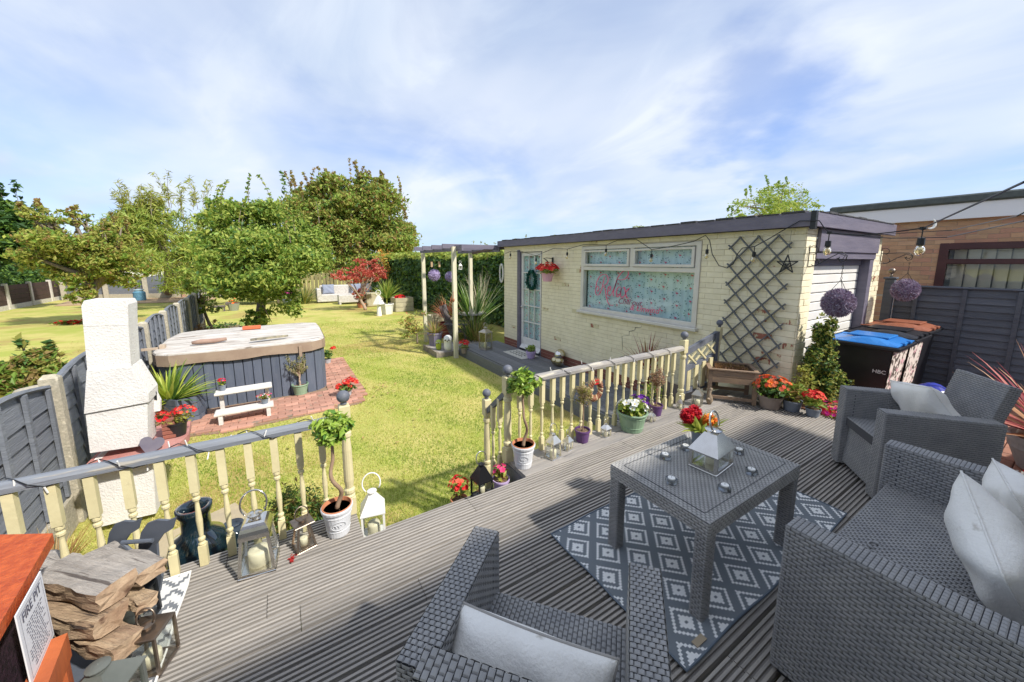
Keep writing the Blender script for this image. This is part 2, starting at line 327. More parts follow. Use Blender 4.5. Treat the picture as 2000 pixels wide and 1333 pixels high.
# driveway and brick ground on the right
pav = mat('driveway_brick', (.36, .17, .11), (.27, .14, .10), sc=5, rough=.85, bump=.4, bs=30, rnd=.18)
g = G(); g.box(XR+.03, 60, -30, 3.2, L+.02, DRV-.03); ob('driveway_base', g, mat('grout_sand', (.22, .18, .15), rough=1), kind='structure')
drv = T('driveway', None, None, (0, 0, 0)); drv['kind'] = 'structure'
g = G(); g.box(0, .158, 0, .076, 0, .028, 0, .004); pm_ = g.mesh('paver', pav)
for i in range(11):
    for j in range(22):
        ob('paver', pm_, None, drv, loc=(XR+.04+i*.163+(0 if j % 2 else .08), -.05+j*.08, DRV-.0295+random.uniform(-.001, .001)))
g = G()
for i in range(42):
    for j in range(26):
        x = XR+.04+i*.163+(0 if j % 2 else .08); yy = -.85+j*.1
        if i >= 12 : g.box(x, x+.158, yy, yy+.096, DRV-.03, DRV-.002)
ob('far_paver', g, pav, drv, kind='stuff')
# brick paving round the hot tub
pv = T('paving', None, None, (0, 0, L)); pv['kind'] = 'structure'
pavr = mat('paving_brick', (.50, .27, .20), (.42, .22, .16), sc=4, rough=.9, bump=.5, bs=40, rnd=.22, c3=(.26, .2, .15), s3=7, t3=.6)
g = G(); g.prism([(-1.5, 5.62), (-.7, 5.36), (.86, 5.5), (1.02, 6.1), (.95, 8.3), (-1.5, 8.3)], 'z', .0, .012); ob('bedding', g, mat('sandy_soil', (.36, .24, .16), (.22, .15, .10), sc=30, rough=1, bump=1, bs=60), pv)
g = G(); g.box(-.082, .082, -.04, .04, 0, .03, 0, .005); bm_ = g.mesh('brick', pavr); cnt = 0
for j in range(36):
    for i in range(18):
        x = -1.35+i*.168+(.084 if j % 2 else 0); yy = 5.42+j*.084
        lim = 5.62-(x+1.5)*.33 if x < -.7 else 5.36+(x+.7)*.09
        if yy < lim+.03 or (yy > 6.3 and x < .5) or x > (1.0 if yy > 6 else .8+(yy-5.5)*.4): continue
        if cnt < 290: ob('brick', bm_, None, pv, loc=(x, yy, .004+random.uniform(-.003, .003)), rot=(random.uniform(-.02, .02), random.uniform(-.02, .02), random.uniform(-.05, .05)))
        cnt += 1
# neighbour's soil patch by the far fence and paving slab in our lawn
g = G(); g.prism([(-9.0, 25.6), (-3.4, 24.6), (-3.0, 27.6), (-9.6, 29.2)], 'z', L, L+.03); ob('soil_bed', g, mat('dry_soil', (.46, .32, .19), (.34, .24, .14), sc=3, rough=1, bump=1, bs=8), kind='structure')
g = G(); g.box(-.3, .3, -.2, .2, 0, .03, 0, .008); s_ = ob('paving_slab', g, mat('sandstone', (.46, .38, .24), (.38, .32, .22), sc=8, rough=.9, bump=.4), loc=(-.67, 3.35, L+.008), rot=(0, 0, .4)); tag(s_, kind='structure')
g = G(); g.prism([(-1.5, 2.14), (-.75, 2.14), (-.95, 3.0), (-1.5, 3.6)], 'z', L, L+.035); ob('flower_bed', g, mat('bed_soil', (.30, .22, .14), (.20, .14, .09), sc=20, rough=1, bump=1, bs=30), kind='structure')
# ============================================================ LEFT BOUNDARY FENCE
conc = mat('pebbled_concrete', (.50, .45, .35), (.36, .33, .26), sc=45, rough=.95, bump=.8, bs=70, c3=(.62, .56, .44), s3=30, t3=.6)
fblue = mat('fence_blue_grey', (.15, .165, .195), (.20, .215, .245), sc=7, rough=.75, bump=.6, bs=22, st=(1, .4, 5), rnd=.13)
def fx(y): return -1.52-(y-4.08)*.058
lf = T('garden_fence', 'blue-grey slatted fence panels between pebbly concrete posts beside the white barbecue', 'fence', (fx(4.08), 4.08, L))
ang = math.atan(.058); ys = [4.08+1.5*k for k in range(-2, 8)]; TOPF = .55
for k, yy in enumerate(ys):
    g = G(); h = TOPF+.02-L
    g.box(-.05, .05, -.04, .04, 0, h-.03, 0, .006); g.add([(-.05, -.04, h-.03), (.05, -.04, h-.03), (.05, .04, h-.03), (-.05, .04, h-.03), (-.03, 0, h), (.03, 0, h)], [(0, 1, 5, 4), (2, 3, 4, 5), (1, 2, 5), (3, 0, 4)])
    ob('post', g, conc, lf, loc=(fx(yy)-fx(4.08), yy-4.08, 0), rot=(0, 0, ang))
def slatpanel(par, base, rz, ln, zb, zt, nslat, arch, mt, side=1, batt=3, thick=.012, joined=False, capn='rail', sep=True):
    """overlapping horizontal slats with upright battens; local x runs along the panel"""
    M = Matrix.Translation(base) @ Matrix.Rotation(rz, 4, 'Z'); hh = (zt-zb)/nslat
    for i in range(nslat):
        g = G(); g.M = M; seg = 8
        for s in range(seg):
            a = ln*s/seg; b = ln*(s+1)/seg
            w = lambda x, i=i: .004*math.sin(x*5+i*2.1)
            def top(x, i=i): return zb+hh*(i+1)+w(x)+(0 if i < nslat-1 else arch*math.sin(PI*x/ln))
            def bot(x, i=i): return zb+hh*i-.012
            y0 = -side*.024; y1 = -side*.001
            vs = [(a, y1, bot(a)), (b, y1, bot(b)), (b, y0+side*.004, top(b)), (a, y0+side*.004, top(a)), (a, y1-thick*side, bot(a)), (b, y1-thick*side, bot(b)), (b, y0-thick*side, top(b)), (a, y0-thick*side, top(a))]
            g.add(vs, [(0, 1, 2, 3), (7, 6, 5, 4), (3, 2, 6, 7), (4, 5, 1, 0)])
        ob('slat', g, mt, par)
    for i in range(batt):
        x = ln*(i+.5)/batt if batt != 3 else ln*(.03, .5, .97)[i]
        if batt == 5: x = ln*(.03, .27, .5, .73, .97)[i]
        g = G(); g.M = M; zt2 = zt+arch*math.sin(PI*min(1, max(0, x/ln))); g.box(x-.018, x+.018, -.001*side if side > 0 else -.02, .02 if side > 0 else .001, zb+.01, zt2-.01, 0, .003); ob('batten', g, mt, par)
    g = G(); g.M = M; g.tube([(ln*s/12, 0, zt+arch*math.sin(PI*s/12)+.006) for s in range(13)], .017, 5); ob(capn, g, mt, par)
for k in range(len(ys)-1):
    y0 = ys[k]+.05; ln = 1.4; near = k < 6
    arch = .09 if near else .07
    base = Vector((fx(y0)-fx(4.08), y0-4.08, 0))
    slatpanel(lf, base, PI/2+ang, ln, .26, TOPF-L-.07, 7 if near else 5, arch, fblue, side=-1, batt=5)
    g = G(); g.M = Matrix.Translation(base) @ Matrix.Rotation(PI/2+ang, 4, 'Z'); g.box(-.01, ln+.01, -.02, .02, 0, .25, 0, .004); ob('gravel_board', g, conc, lf)
# far fence of the neighbour's garden
ff = at(190, 592, L); fe = at(378, 590, L); ff = Vector((-9.9, 29.5, L)); fe = Vector((-3.1, 27.8, L))
bf = T('back_fence', 'blue-grey panel fence with concrete posts closing the far end of the neighbouring garden', 'fence', ff)
d = (fe-ff); n_ = 4; an = math.atan2(d.y, d.x)
for k in range(n_+1):
    g = G(); g.box(-.1, .1, -.08, .08, 0, 1.35, 0, .01); ob('post', g, mat('brick_red_post', (.45, .27, .2), rough=.9) if k == 3 else conc, bf, loc=d*(k/n_)+Vector((0, -.05, 0)))
for k in range(n_):
    slatpanel(bf, d*((k+.06)/n_), an, d.length/n_*.9, .28, 1.18, 5, .12, fblue, side=1, batt=5)
    g = G(); g.M = Matrix.Translation(d*((k+.06)/n_)) @ Matrix.Rotation(an, 4, 'Z'); g.box(0, d.length/n_*.9, -.04, .0, 0, .27); ob('gravel_board', g, conc, bf)
# dark brown fence with white posts, far left
brn = mat('brown_fence', (.055, .032, .026), (.08, .045, .035), sc=6, rough=.8, bump=.3, rnd=.15)
wcon = mat('pale_concrete', (.66, .62, .56), (.52, .48, .42), sc=12, rough=.9, bump=.3)
pts = [at(-25, 624, L)]+[at(x, y, L) for x, y in ((8, 614), (52, 605), (87, 595), (118, 587))]; pts.append(pts[-1]*2-pts[-2])
p0 = Vector((-9.6, 16.5, L)); p1 = Vector((-10.3, 31, L)); dn = (p1-p0)/7
lb = T('brown_fence', 'low dark brown horizontal-board fence with white concrete posts at far left', 'fence', p0)
for k in range(8):
    g = G(); g.box(-.07, .07, -.07, .07, 0, 1.12, 0, .01); ob('post', g, wcon, lb, loc=dn*k)
for k in range(7):
    g = G(); g.bar(dn*k+Vector((0, .05, .1)), dn*(k+1)+Vector((0, -.05, .1)), .06, .2); ob('gravel_board', g, wcon, lb)
    for i in range(4):
        g = G(); g.bar(dn*k+Vector((0, .05, .31+i*.21)), dn*(k+1)+Vector((0, -.05, .31+i*.21)), .035, .2); ob('slat', g, brn, lb)
# wooden closeboard fence at the end of our lawn
wf = mat('mossy_wood', (.33, .27, .12), (.20, .19, .09), sc=4, rough=.9, bump=.5, rnd=.2, st=(1, 1, .3))
wfn = T('wooden_fence', 'weathered greenish upright-board fence behind the white rattan sofa at the lawn end', 'fence', (.6, 22.6, L))
for k in range(24):
    g = G(); g.box(k*.19, k*.19+.15, -.02, .01, .02, 1.45+.03*math.sin(k*2.3)); ob('picket', g, wf, wfn)
for z in (.4, 1.15):
    g = G(); g.box(0, 4.6, .012, .05, z, z+.08); ob('rail', g, wf, wfn)
for x in (-.35,):
    g = G(); g.box(x, x+.22, -.1, .1, 0, 2.0); ob('post', g, mat('stone_post', (.42, .36, .27), (.3, .27, .2), sc=8, rough=.9), wfn)
# ============================================================ CABIN (painted brick outbuilding)
CXW = 4.2; CYN = 1.52; CYF = 7.05; CZT = 1.72; CX2 = 6.45
lighter = mat('cream_masonry_paint', (.85, .78, .57), (.76, .69, .49), sc=7, rough=.75, bump=.35, bs=35, c3=(.40, .19, .12), s3=5.2, t3=.71, rnd=.05)
chip = mat('chipped_red_brick', (.36, .14, .09), (.66, .60, .39), sc=11, rough=.9, bump=.8, bs=40, lo=.42, hi=.47, rnd=.1)
redb = mat('red_brick', (.27, .10, .07), (.20, .08, .06), sc=9, rough=.9, bump=.5, bs=40, rnd=.2)
mort = mat('painted_mortar', (.60, .54, .37), (.48, .42, .29), sc=10, rough=.9, bump=.4)
purp = mat('slate_purple_paint', (.13, .12, .165), (.17, .155, .20), sc=6, rough=.5, bump=.25, bs=20, st=(.4, 1, 4), c3=(.20, .19, .22), s3=9, t3=.68)
cab = T('cabin', 'cream-painted brick garden room with dark flat-roof fascia and big picture window', 'outbuilding', (CXW, CYN, L))
# openings: door and window on the long wall (x = CXW)
DY0 = atX(1057, 690, CXW).y; DY1 = atX(1013, 680, CXW).y; DZT = 1.62
WY0 = atX(1370, 500, CXW).y; WY1 = atX(1137, 500, CXW).y; WZ0 = .585; WZ1 = 1.64
DY0, DY1 = 5.66, 6.50
CH = .0622; BL = .186; BD = .05
g = G(); g.box(0, BL-.003, 0, BD, 0, CH-.004, 0, .002); brick_x = g.mesh('brick', lighter)      # along x, faces -y
def bmesh_of(mt, e=.003, b=.002): g = G(); g.box(0, BD, 0, BL-e, 0, CH-e-.0012, 0, b); return g.mesh('brick', mt)
by = {k: bmesh_of(m) for k, m in (('p', lighter), ('c', chip), ('r', redb))}
def bmesh_x(mt, ln=BL, d=BD): g = G(); g.box(0, ln-.003, 0, d, 0, CH-.004, 0, .002); return g.mesh('brick', mt)
bx_ = {k: bmesh_x(m) for k, m in (('p', lighter), ('c', chip), ('r', redb))}
bq = []; R2 = random.Random(4)
def crack(y, z): return False
nrow = int((CZT-L)/CH)+1
for i in range(nrow):
    z = L+i*CH; y = CYN+.01+(BL/2 if i % 2 else 0)
    if i % 2: bq.append((CYN+.012, z, BL/2))
    while y < CYF:
        ln = min(BL, CYF-y)
        zc_ = z+CH/2; yc = y+ln/2; ok = True; a, b = y, y+ln
        for (o0, o1, q0, q1) in ((DY0, DY1, L, DZT), (WY0, WY1, WZ0, WZ1)):
            if q0-.01 < zc_ < q1:
                if a < o1 and b > o0:
                    if a < o0-.03: b = o0
                    elif b > o1+.03: a = o1
                    else: ok = False
        if ok and b-a > .03 and z < CZT-.02: bq.append((a, z, b-a))
        y += BL
bq.sort(key=lambda q: math.hypot(CXW, q[0])+(5 if q[1] < -.3 else 0)); rest = G()
for n_i, (y, z, ln) in enumerate(bq):
    k = 'r' if z < -.32 else ('c' if R2.random() < .010+(.16 if y < CYN+.30 else 0) else 'p')
    x = CXW+R2.uniform(-.0018, .0018)
    if n_i < 262:
        o = ob('brick', by[k], None, cab, loc=(x-CXW, y-CYN, z-L)); 
        if ln < BL-.01: o.scale = (1, (ln-.003)/(BL-.003), 1)
    else: rest.box(x, x+BD, y, y+ln-.003, z, z+CH-.0042, {'p': 0, 'c': 1, 'r': 2}[k], .002)
ob('far_brick', rest, [lighter, chip, redb], cab, world=True, kind='stuff')
g = G()         # mortar bed, returns, far and back walls
def wallx(y0, y1, z0, z1): g.box(CXW+.004, CXW+.16, y0, y1, z0, z1)
wallx(CYN+.02, WY0, L, CZT); wallx(WY0, WY1, L, WZ0); wallx(WY1, DY0, L, CZT); wallx(DY1, CYF, L, CZT); wallx(WY0, WY1, WZ1, CZT); wallx(DY0, DY1, DZT, CZT)
g.box(CXW+.16, CX2, CYF-.15, CYF, L, CZT); g.box(CX2-.15, CX2, CYN+.02, CYF-.15, L, CZT)
g.box(CXW+.16, CXW+.24, CYN+.02, CYN+.2, L, CZT); g.box(6.27, 6.30, CYN+.02, CYN+.2, L, 1.55)
ob('wall', g, mort, cab, world=True)
GX0 = 4.44; GX1 = 6.10
for (x0, nb_) in ((CXW+.006, 1.3), (6.16, 1.5)):
    for i in range(nrow):
        z = L+i*CH
        if z < DRV-.1 or z > CZT-.03 or (x0 > 5 and z > 1.5): continue
        k = 'c' if R2.random() < .07 else 'p'; off = 0 if i % 2 else .5
        segs = ((0, BL), (BL, .045)) if i % 2 else ((0, .09), (.09, .14))
        if x0 > 5: segs = ((0, BL), (BL, .1)) if i % 2 else ((0, .1), (.1, BL))
        for a, w_ in segs:
            o = ob('quoin_brick', bx_[k], None, cab, loc=(x0+a-CXW, R2.uniform(-.004, .003), z-L)); o.scale = ((w_-.003)/(BL-.003), 1, 1)
g = G(); g.box(CXW-.07, CX2+.05, CYN-.05, CYF+.1, CZT+.02, CZT+.12); ob('roof', g, mat('felt_roof', (.05, .05, .055), (.08, .08, .085), sc=20, rough=.9, bump=.5), cab, world=True)
g = G(); g.box(CXW-.10, CXW-.075, CYN-.075, CYF+.12, CZT-.0, CZT+.13, 0, .004); ob('fascia', g, purp, cab, world=True)
g = G(); g.box(CXW-.07, CX2+.06, CYN-.078, CYN-.052, CZT+.0, CZT+.13, 0, .004); ob('fascia', g, purp, cab, world=True)
g = G(); g.box(CXW-.112, CXW-.068, CYN-.09, CYN-.05, CZT-.03, CZT+.135); ob('corner_trim', g, dullblack, cab, world=True)
g = G()
for k in range(26):
    a = CYN+k*.21; g.box(CXW-.11, CXW-.02, a, a+.19, CZT+.13, CZT+.136+.012*R2.random())
for k in range(11):
    a = CXW+k*.2; g.box(a, a+.19, CYN-.085, CYN, CZT+.13, CZT+.136+.014*R2.random())
ob('roof_felt_edge', g, mat('felt_roof', (0, 0, 0)), cab, world=True)
g = G(); g.box(GX0-.01, 6.16, CYN-.03, CYN-.002, 1.50, CZT, 0, .004); g.box(GX0-.01, 6.16, CYN-.012, CYN+.02, 1.43, 1.505, 0, .003); ob('lintel_board', g, purp, cab, world=True)
g = G(); g.box(GX1-.07, GX1+.055, CYN+.0, CYN+.12, DRV, 1.44, 0, .004); g.box(GX0-.02, GX0, CYN+.04, CYN+.12, DRV, 1.44); g.box(GX0, GX1-.07, CYN+.08, CYN+.12, 1.36, 1.44); ob('door_frame', g, purp, cab, world=True)
gd = ob('garage_door', (lambda g: g.box(GX0, GX1-.07, CYN+.12, CYN+.14, DRV+.02, 1.37))(G()), mat('panel_backing', (.3, .3, .3), rough=.6), cab, world=True)
wpn = mat('white_door_panel', (.80, .78, .73), (.74, .71, .66), sc=4, rough=.4, rnd=.03)
k = 0; z = DRV+.02
while z < 1.33:
    g = G(); g.box(GX0+.004, GX1-.074, CYN+.095, CYN+.121, z, z+.088, 0, .006); ob('door_panel', g, wpn, gd, loc=(0, 0, 0)); z += .098
# plinth of bare brick is among the courses; steel damp line, cable clips omitted
# door ---------------------------------------------------------
dr = ob('glazed_door', (lambda g: g.box(CXW+.03, CXW+.065, DY0+.02, DY1-.10, CDK+.03, CDK+.27, 0, .004) or g)(G()), mat('white_gloss', (.76, .75, .72), (.66, .64, .60), sc=8, rough=.45), cab, world=True)
wg = MC['white_gloss']; cur = mat('blue_curtain', (.56, .74, .78), (.50, .69, .74), sc=5, rough=.8)
g = G(); z0 = CDK+.27; z1 = DZT-.03; ya = DY0+.02; yb = DY1-.10
for y in (ya, yb-.07): g.box(CXW+.03, CXW+.065, y, y+.07, z0, z1, 0, .003)
g.box(CXW+.03, CXW+.065, ya+.07, yb-.07, z1-.07, z1); ob('door_frame', g, wg, dr, loc=(0, 0, 0))
rows = 5; cols = 3; pw = (yb-ya-.14)/cols; ph = (z1-.07-z0)/rows
for i in range(1, cols):
    g = G(); y = ya+.07+i*pw; g.box(CXW+.032, CXW+.06, y-.009, y+.009, z0, z1-.07); ob('glazing_bar', g, wg, dr)
for i in range(1, rows):
    g = G(); z = z0+i*ph; g.box(CXW+.033, CXW+.059, ya+.07, yb-.07, z-.01, z+.01); ob('glazing_bar', g, wg, dr)
for i in range(cols):
    for j in range(rows):
        g = G(); g.box(CXW+.044, CXW+.048, ya+.072+i*pw+.009, ya+.07+(i+1)*pw-.009, z0+j*ph+.01, z0+(j+1)*ph-.01); ob('pane', g, GL, dr)
g = G(); g.ball((CXW+.015, yb-.035, .48), .024); g.tube([(CXW+.03, yb-.035, .48), (CXW+.02, yb-.035, .48)], .01); ob('handle', g, steel, dr, smooth=True)
g = G(); g.add([(CXW-.03, ya+.02, CDK+.04), (CXW-.03, yb-.02, CDK+.04), (CXW+.03, yb-.02, CDK+.12), (CXW+.03, ya+.02, CDK+.12), (CXW+.03, ya+.02, CDK+.03), (CXW+.03, yb-.02, CDK+.03)], [(3, 2, 1, 0), (0, 1, 5, 4)]); ob('weather_bar', g, wg, dr)
g = G(); g.box(CXW-.012, CXW+.1, DY1-.10, DY1+.0, L+.2, DZT+.02, 0, .004); g.box(CXW+.0, CXW+.1, DY0-.0, DY0+.018, L+.2, DZT+.02); g.box(CXW+.0, CXW+.1, DY0+.018, DY1-.1, DZT-.028, DZT+.02)
ob('door_jamb', g, purp, cab, world=True)
# curtain with flamingo-and-leaf print: cloth behind the glass, the print as small flat appliques
pinkp = mat('pink_print', (.62, .06, .16), rough=.8); tealp = mat('teal_print', (.05, .17, .19), rough=.8)
def curtain(y0, y1, z0, z1, x, name, par, n, seed, sx=.19):
    rs = random.Random(seed); g = G(); k = 60; vs = []
    xx = lambda y: x+.010*math.sin(y*38+seed)+.006*math.sin(y*91)
    for i in range(k+1): y = y0+(y1-y0)*i/k; vs += [(xx(y), y, z0), (xx(y), y, z1)]
    g.add(vs, [(2*i, 2*i+1, 2*i+3, 2*i+2) for i in range(k)], 0)
    nz = int((z1-z0)/(sx*1.0)); ny = int((y1-y0)/(sx*1.05))
    for i in range(ny+1):
        for j in range(nz+1):
            cy = y0+(i+.5)*(y1-y0)/(ny+1)+rs.uniform(-.012, .012); cz = z0+(j+(.25 if i % 2 else .7))*(z1-z0)/(nz+1)
            def sp_(py, pz, ry, rz, m, t=0):
                py = min(max(py, y0+.01), y1-.01); pz = min(max(pz, z0+.01), z1-.01); a = xx(py)-.011; c_, s__ = math.cos(t), math.sin(t)
                g.add([(a, py+ry*c_, pz+ry*s__), (a, py-rz*s__, pz+rz*c_), (a, py-ry*c_, pz-ry*s__), (a, py+rz*s__, pz-rz*c_)], [(0, 1, 2, 3)], m)
            sp_(cy, cz, .022, .011, 1); sp_(cy+.015, cz+.013, .012, .004, 1, .8); sp_(cy+.004, cz-.024, .002, .02, 1)
            for q in range(9):
                t = PI*(-.15+1.3*q/8)+rs.uniform(-.1, .1); rr = .060+rs.uniform(-.008, .01); sp_(cy+rr*math.cos(t), cz+rr*math.sin(t), .014, .0065, 2, t+rs.uniform(-.5, .5))
    return ob(name, g, [cur, pinkp, tealp], par, world=True)
curtain(ya+.06, yb-.06, z0, z1-.05, CXW+.08, 'door_curtain', cab, 0, 3, .15)
# window --------------------------------------------------------
upvc = mat('window_frame_white', (.70, .67, .60), (.62, .59, .52), sc=6, rough=.45)
wi = ob('window', (lambda g: g)(G().box(CXW-.015, CXW+.06, WY0+.0, WY0+.06, WZ0+.03, WZ1, 0, .005).box(CXW-.015, CXW+.06, WY1-.06, WY1, WZ0+.03, WZ1, 0, .005).box(CXW-.015, CXW+.06, WY0+.06, WY1-.06, WZ1-.05, WZ1, 0, .005).box(CXW-.015, CXW+.06, WY0+.06, WY1-.06, WZ0+.03, WZ0+.085, 0, .005)), upvc, cab, world=True)
TZ = 1.30; YM = atX(1235, 500, CXW).y
g = G(); g.box(CXW-.012, CXW+.06, WY0+.06, WY1-.06, TZ-.03, TZ+.03, 0, .004); ob('transom', g, upvc, wi)
g = G(); g.box(CXW-.012, CXW+.06, YM-.03, YM+.03, TZ+.03, WZ1-.05, 0, .004); ob('mullion', g, upvc, wi)
for a, b in ((WY0+.07, YM-.035), (YM+.035, WY1-.07)):
    g = G(); zz0 = TZ+.035; zz1 = WZ1-.06
    for q in ((a, a+.035, zz0, zz1), (b-.035, b, zz0, zz1), (a+.035, b-.035, zz0, zz0+.035), (a+.035, b-.035, zz1-.03, zz1)): g.box(CXW-.03, CXW+.03, *q, 0, .004)
    ob('sash', g, upvc, wi)
    g = G(); g.box(CXW-.002, CXW+.002, a+.035, b-.035, zz0+.03, zz1-.03); ob('pane', g, GL, wi)
g = G(); g.box(CXW+.018, CXW+.023, WY0+.06, WY1-.06, WZ0+.08, TZ-.03); ob('pane', g, GL, wi)
g = G(); g.box(CXW-.07, CXW+.05, WY0-.03, WY1+.03, WZ0-.012, WZ0+.03, 0, .006); ob('sill', g, upvc, wi)
curtain(WY0+.05, WY1-.05, WZ0+.06, WZ1-.04, CXW+.085, 'curtain', cab, 0, 5)
g = G(); g.box(CXW+.12, CXW+.13, DY0, DY1, L, DZT); g.box(CXW+.12, CXW+.13, WY0, WY1, WZ0, WZ1); ob('inner_blind', g, mat('dim_interior', (.25, .27, .27), rough=.9), cab, world=True)
# lettering "Relax / Chill out / & Unwind"
pinkl = mat('pink_lettering', (.78, .10, .22), rough=.5); rosel = mat('faded_lettering', (.33, .07, .14), rough=.5)
def textmesh(txt, size, m, shear=.3, ext=.002):
    c = bpy.data.curves.new('lettering', 'FONT'); c.body = txt; c.size = size; c.shear = shear; c.extrude = ext; c.resolution_u = 4; o = bpy.data.objects.new('tmp', c); COL.objects.link(o)
    bpy.context.view_layer.update(); me = bpy.data.meshes.new_from_object(o.evaluated_get(bpy.context.evaluated_depsgraph_get())); bpy.data.objects.remove(o); me.materials.clear(); me.materials.append(m); return me
def stroke(g, pts, w, x, y0, z0, s):      # calligraphic ribbon on the pane, Catmull-Rom through pts in letter units; y runs to the right of the reader
    P = []; n = len(pts)
    for i in range(n-1):
        p0_, p1_, p2_, p3_ = pts[max(0, i-1)], pts[i], pts[i+1], pts[min(n-1, i+2)]
        for k in range(6):
            t = k/6; P.append(tuple(.5*((2*p1_[j])+(-p0_[j]+p2_[j])*t+(2*p0_[j]-5*p1_[j]+4*p2_[j]-p3_[j])*t*t+(-p0_[j]+3*p1_[j]-3*p2_[j]+p3_[j])*t**3) for j in (0, 1)))
    P.append(pts[-1]); vs = []; N = len(P)
    for i, p in enumerate(P):
        a = P[max(0, i-1)]; b = P[min(N-1, i+1)]; dx, dz = b[0]-a[0], b[1]-a[1]; l = math.hypot(dx, dz)+1e-9
        ww = w*(.35+.65*abs(dz/l))*min(1, .35+min(i, N-1-i)/4); nx, nz = -dz/l*ww, dx/l*ww
        for q in (1, -1): vs.append((x, y0-(p[0]+q*nx)*s, z0+(p[1]+q*nz)*s))
    g.add(vs, [(2*i, 2*i+1, 2*i+3, 2*i+2) for i in range(N-1)])
g = G(); yL = atX(1165, 560, CXW).y; xs = CXW+.014; s = .275; z0_ = .865; y0_ = yL
W = .032
# R: stem, swash and bowl, long leg
stroke(g, [(.55, 1.15), (.45, .75), (.33, .35), (.12, .08), (-.08, .12), (-.12, .38), (.02, .58), (.15, .45), (.07, .28), (-.02, .36)], W, xs, y0_, z0_, s)
stroke(g, [(-.12, .38), (-.02, .85), (.25, 1.18), (.62, 1.25), (.82, 1.02), (.74, .75), (.46, .62)], W, xs, y0_, z0_, s)
stroke(g, [(.46, .62), (.62, .45), (.72, .05), (.88, -.30), (1.10, -.42), (1.3, -.38)], W, xs, y0_, z0_, s)
# e
stroke(g, [(.80, .30), (.98, .42), (1.03, .58), (.93, .62), (.82, .42), (.82, .18), (.94, .08), (1.10, .20)], W, xs, y0_, z0_, s)
# l with the tall loop
stroke(g, [(1.10, .20), (1.32, .62), (1.50, 1.10), (1.80, 1.42), (2.12, 1.50), (2.20, 1.30), (2.02, 1.08), (1.70, 1.0), (1.40, 1.05)], W, xs, y0_, z0_, s)
stroke(g, [(1.50, 1.10), (1.36, .70), (1.24, .32), (1.26, .12), (1.36, .10)], W, xs, y0_, z0_, s)
# a
stroke(g, [(1.78, .55), (1.62, .62), (1.48, .45), (1.46, .18), (1.56, .08), (1.70, .25), (1.80, .60)], W, xs, y0_, z0_, s); stroke(g, [(1.80, .60), (1.74, .25), (1.80, .08), (1.92, .14)], W, xs, y0_, z0_, s)
# x
stroke(g, [(1.88, .55), (1.98, .62), (2.06, .40), (2.16, .10), (2.30, .10)], W*1.2, xs, y0_, z0_, s); stroke(g, [(2.36, .62), (2.20, .50), (2.02, .20), (1.90, .06)], W, xs, y0_, z0_, s)
ob('lettering', g, pinkl, wi, label='pink swash lettering reading Relax')
for txt, px_, py_, sz, mm in (('Chill out', 1205, 593, .12, rosel), ('& Unwind', 1228, 606, .12, pinkl)):
    p = atX(px_, py_, CXW); o = ob('lettering', textmesh(txt, sz, mm, .35, .0008), None, wi); o.rotation_euler = (PI/2, 0, -PI/2); o.location = Vector((xs, p.y, p.z))
g = G(); cr = [(1216, 684), (1215, 657), (1229, 655), (1229, 648), (1240, 645), (1241, 640), (1252, 640), (1253, 636)]; cp_ = [atX(x, y, CXW-.0015) for x, y in cr]
g.tube(cp_, [.002, .003, .0025, .004, .003, .0045, .003, .001], 4); ob('crack', g, dullblack, cab, world=True)
# cabin-side deck ------------------------------------------------
sdk = T('cabin_deck', None, None, (0, 0, 0)); sdk['kind'] = 'structure'; XA = 3.24
nb2 = 8; bw = (CXW-.02-XA)/nb2
for i in range(nb2):
    for (a, b) in ((2.3, 4.4+.3*(i % 3)), (4.4+.3*(i % 3), 7.35)):
        g = G(); g.box(XA+i*bw+.003, XA+(i+1)*bw-.003, a+.002, b-.002, CDK-.03, CDK+random.uniform(-.001, .001), 0, .003); ob('board', g, deckgm, sdk)
for k in range(2):
    g = G(); g.box(XA-.022, XA, 2.3, 7.35, CDK-.03-.1*(k+1)+.006, CDK-.02-.1*k, 0, .004); ob('fascia_board', g, deckgm, sdk)
for i in range(6):
    g = G(); g.box(2.75, 4.0, 7.38+i*.14, 7.51+i*.14, L+.06, L+.12+random.uniform(-.001, .001), 0, .003); ob('board', g, deckm, sdk)
g = G(); g.box(2.70, 2.75, 7.36, 8.25, L, L+.125); g.box(2.75, 3.2, 7.352, 7.378, L, L+.10); ob('edge_board', g, mat('old_wood', (.19, .16, .13), (.30, .26, .21), sc=8, rough=.9, bump=.4), sdk)
# ============================================================ NEIGHBOUR HOUSE, FENCE
NX = 8.0
nb = T('neighbour_building', 'low tan brick building with white fascia and brown-framed window beyond the dark fence', 'building', (NX, 0, DRV))
nbr = [mat('tan_brick_%s' % n, c, c2, sc=6, rough=.85, bump=.3, bs=40, rnd=.12) for n, c, c2 in (('pale', (.52, .33, .20), (.45, .27, .17)), ('mid', (.43, .25, .15), (.50, .30, .18)), ('rosy', (.48, .25, .17), (.40, .22, .15)))]
NW0, NW1, NZ0, NZ1 = -.6, 1.30, .95, 1.66
cand = []; z = .9; i = 0
while z < 2.06:
    y = -.5+(i % 2)*BL/2
    while y < 2.45:
        a, b = y, min(y+BL, 2.45)
        if NZ0 < z+CH/2 < NZ1 and a < NW1: a = NW1 if b > NW1+.02 else b
        if b-a > .02: cand.append((a, z, b-a))
        y += BL
    z += CH; i += 1
bn = [bmesh_of(m) for m in nbr]; R3 = random.Random(8); cand.sort(key=lambda q: q[0]); rest = G()
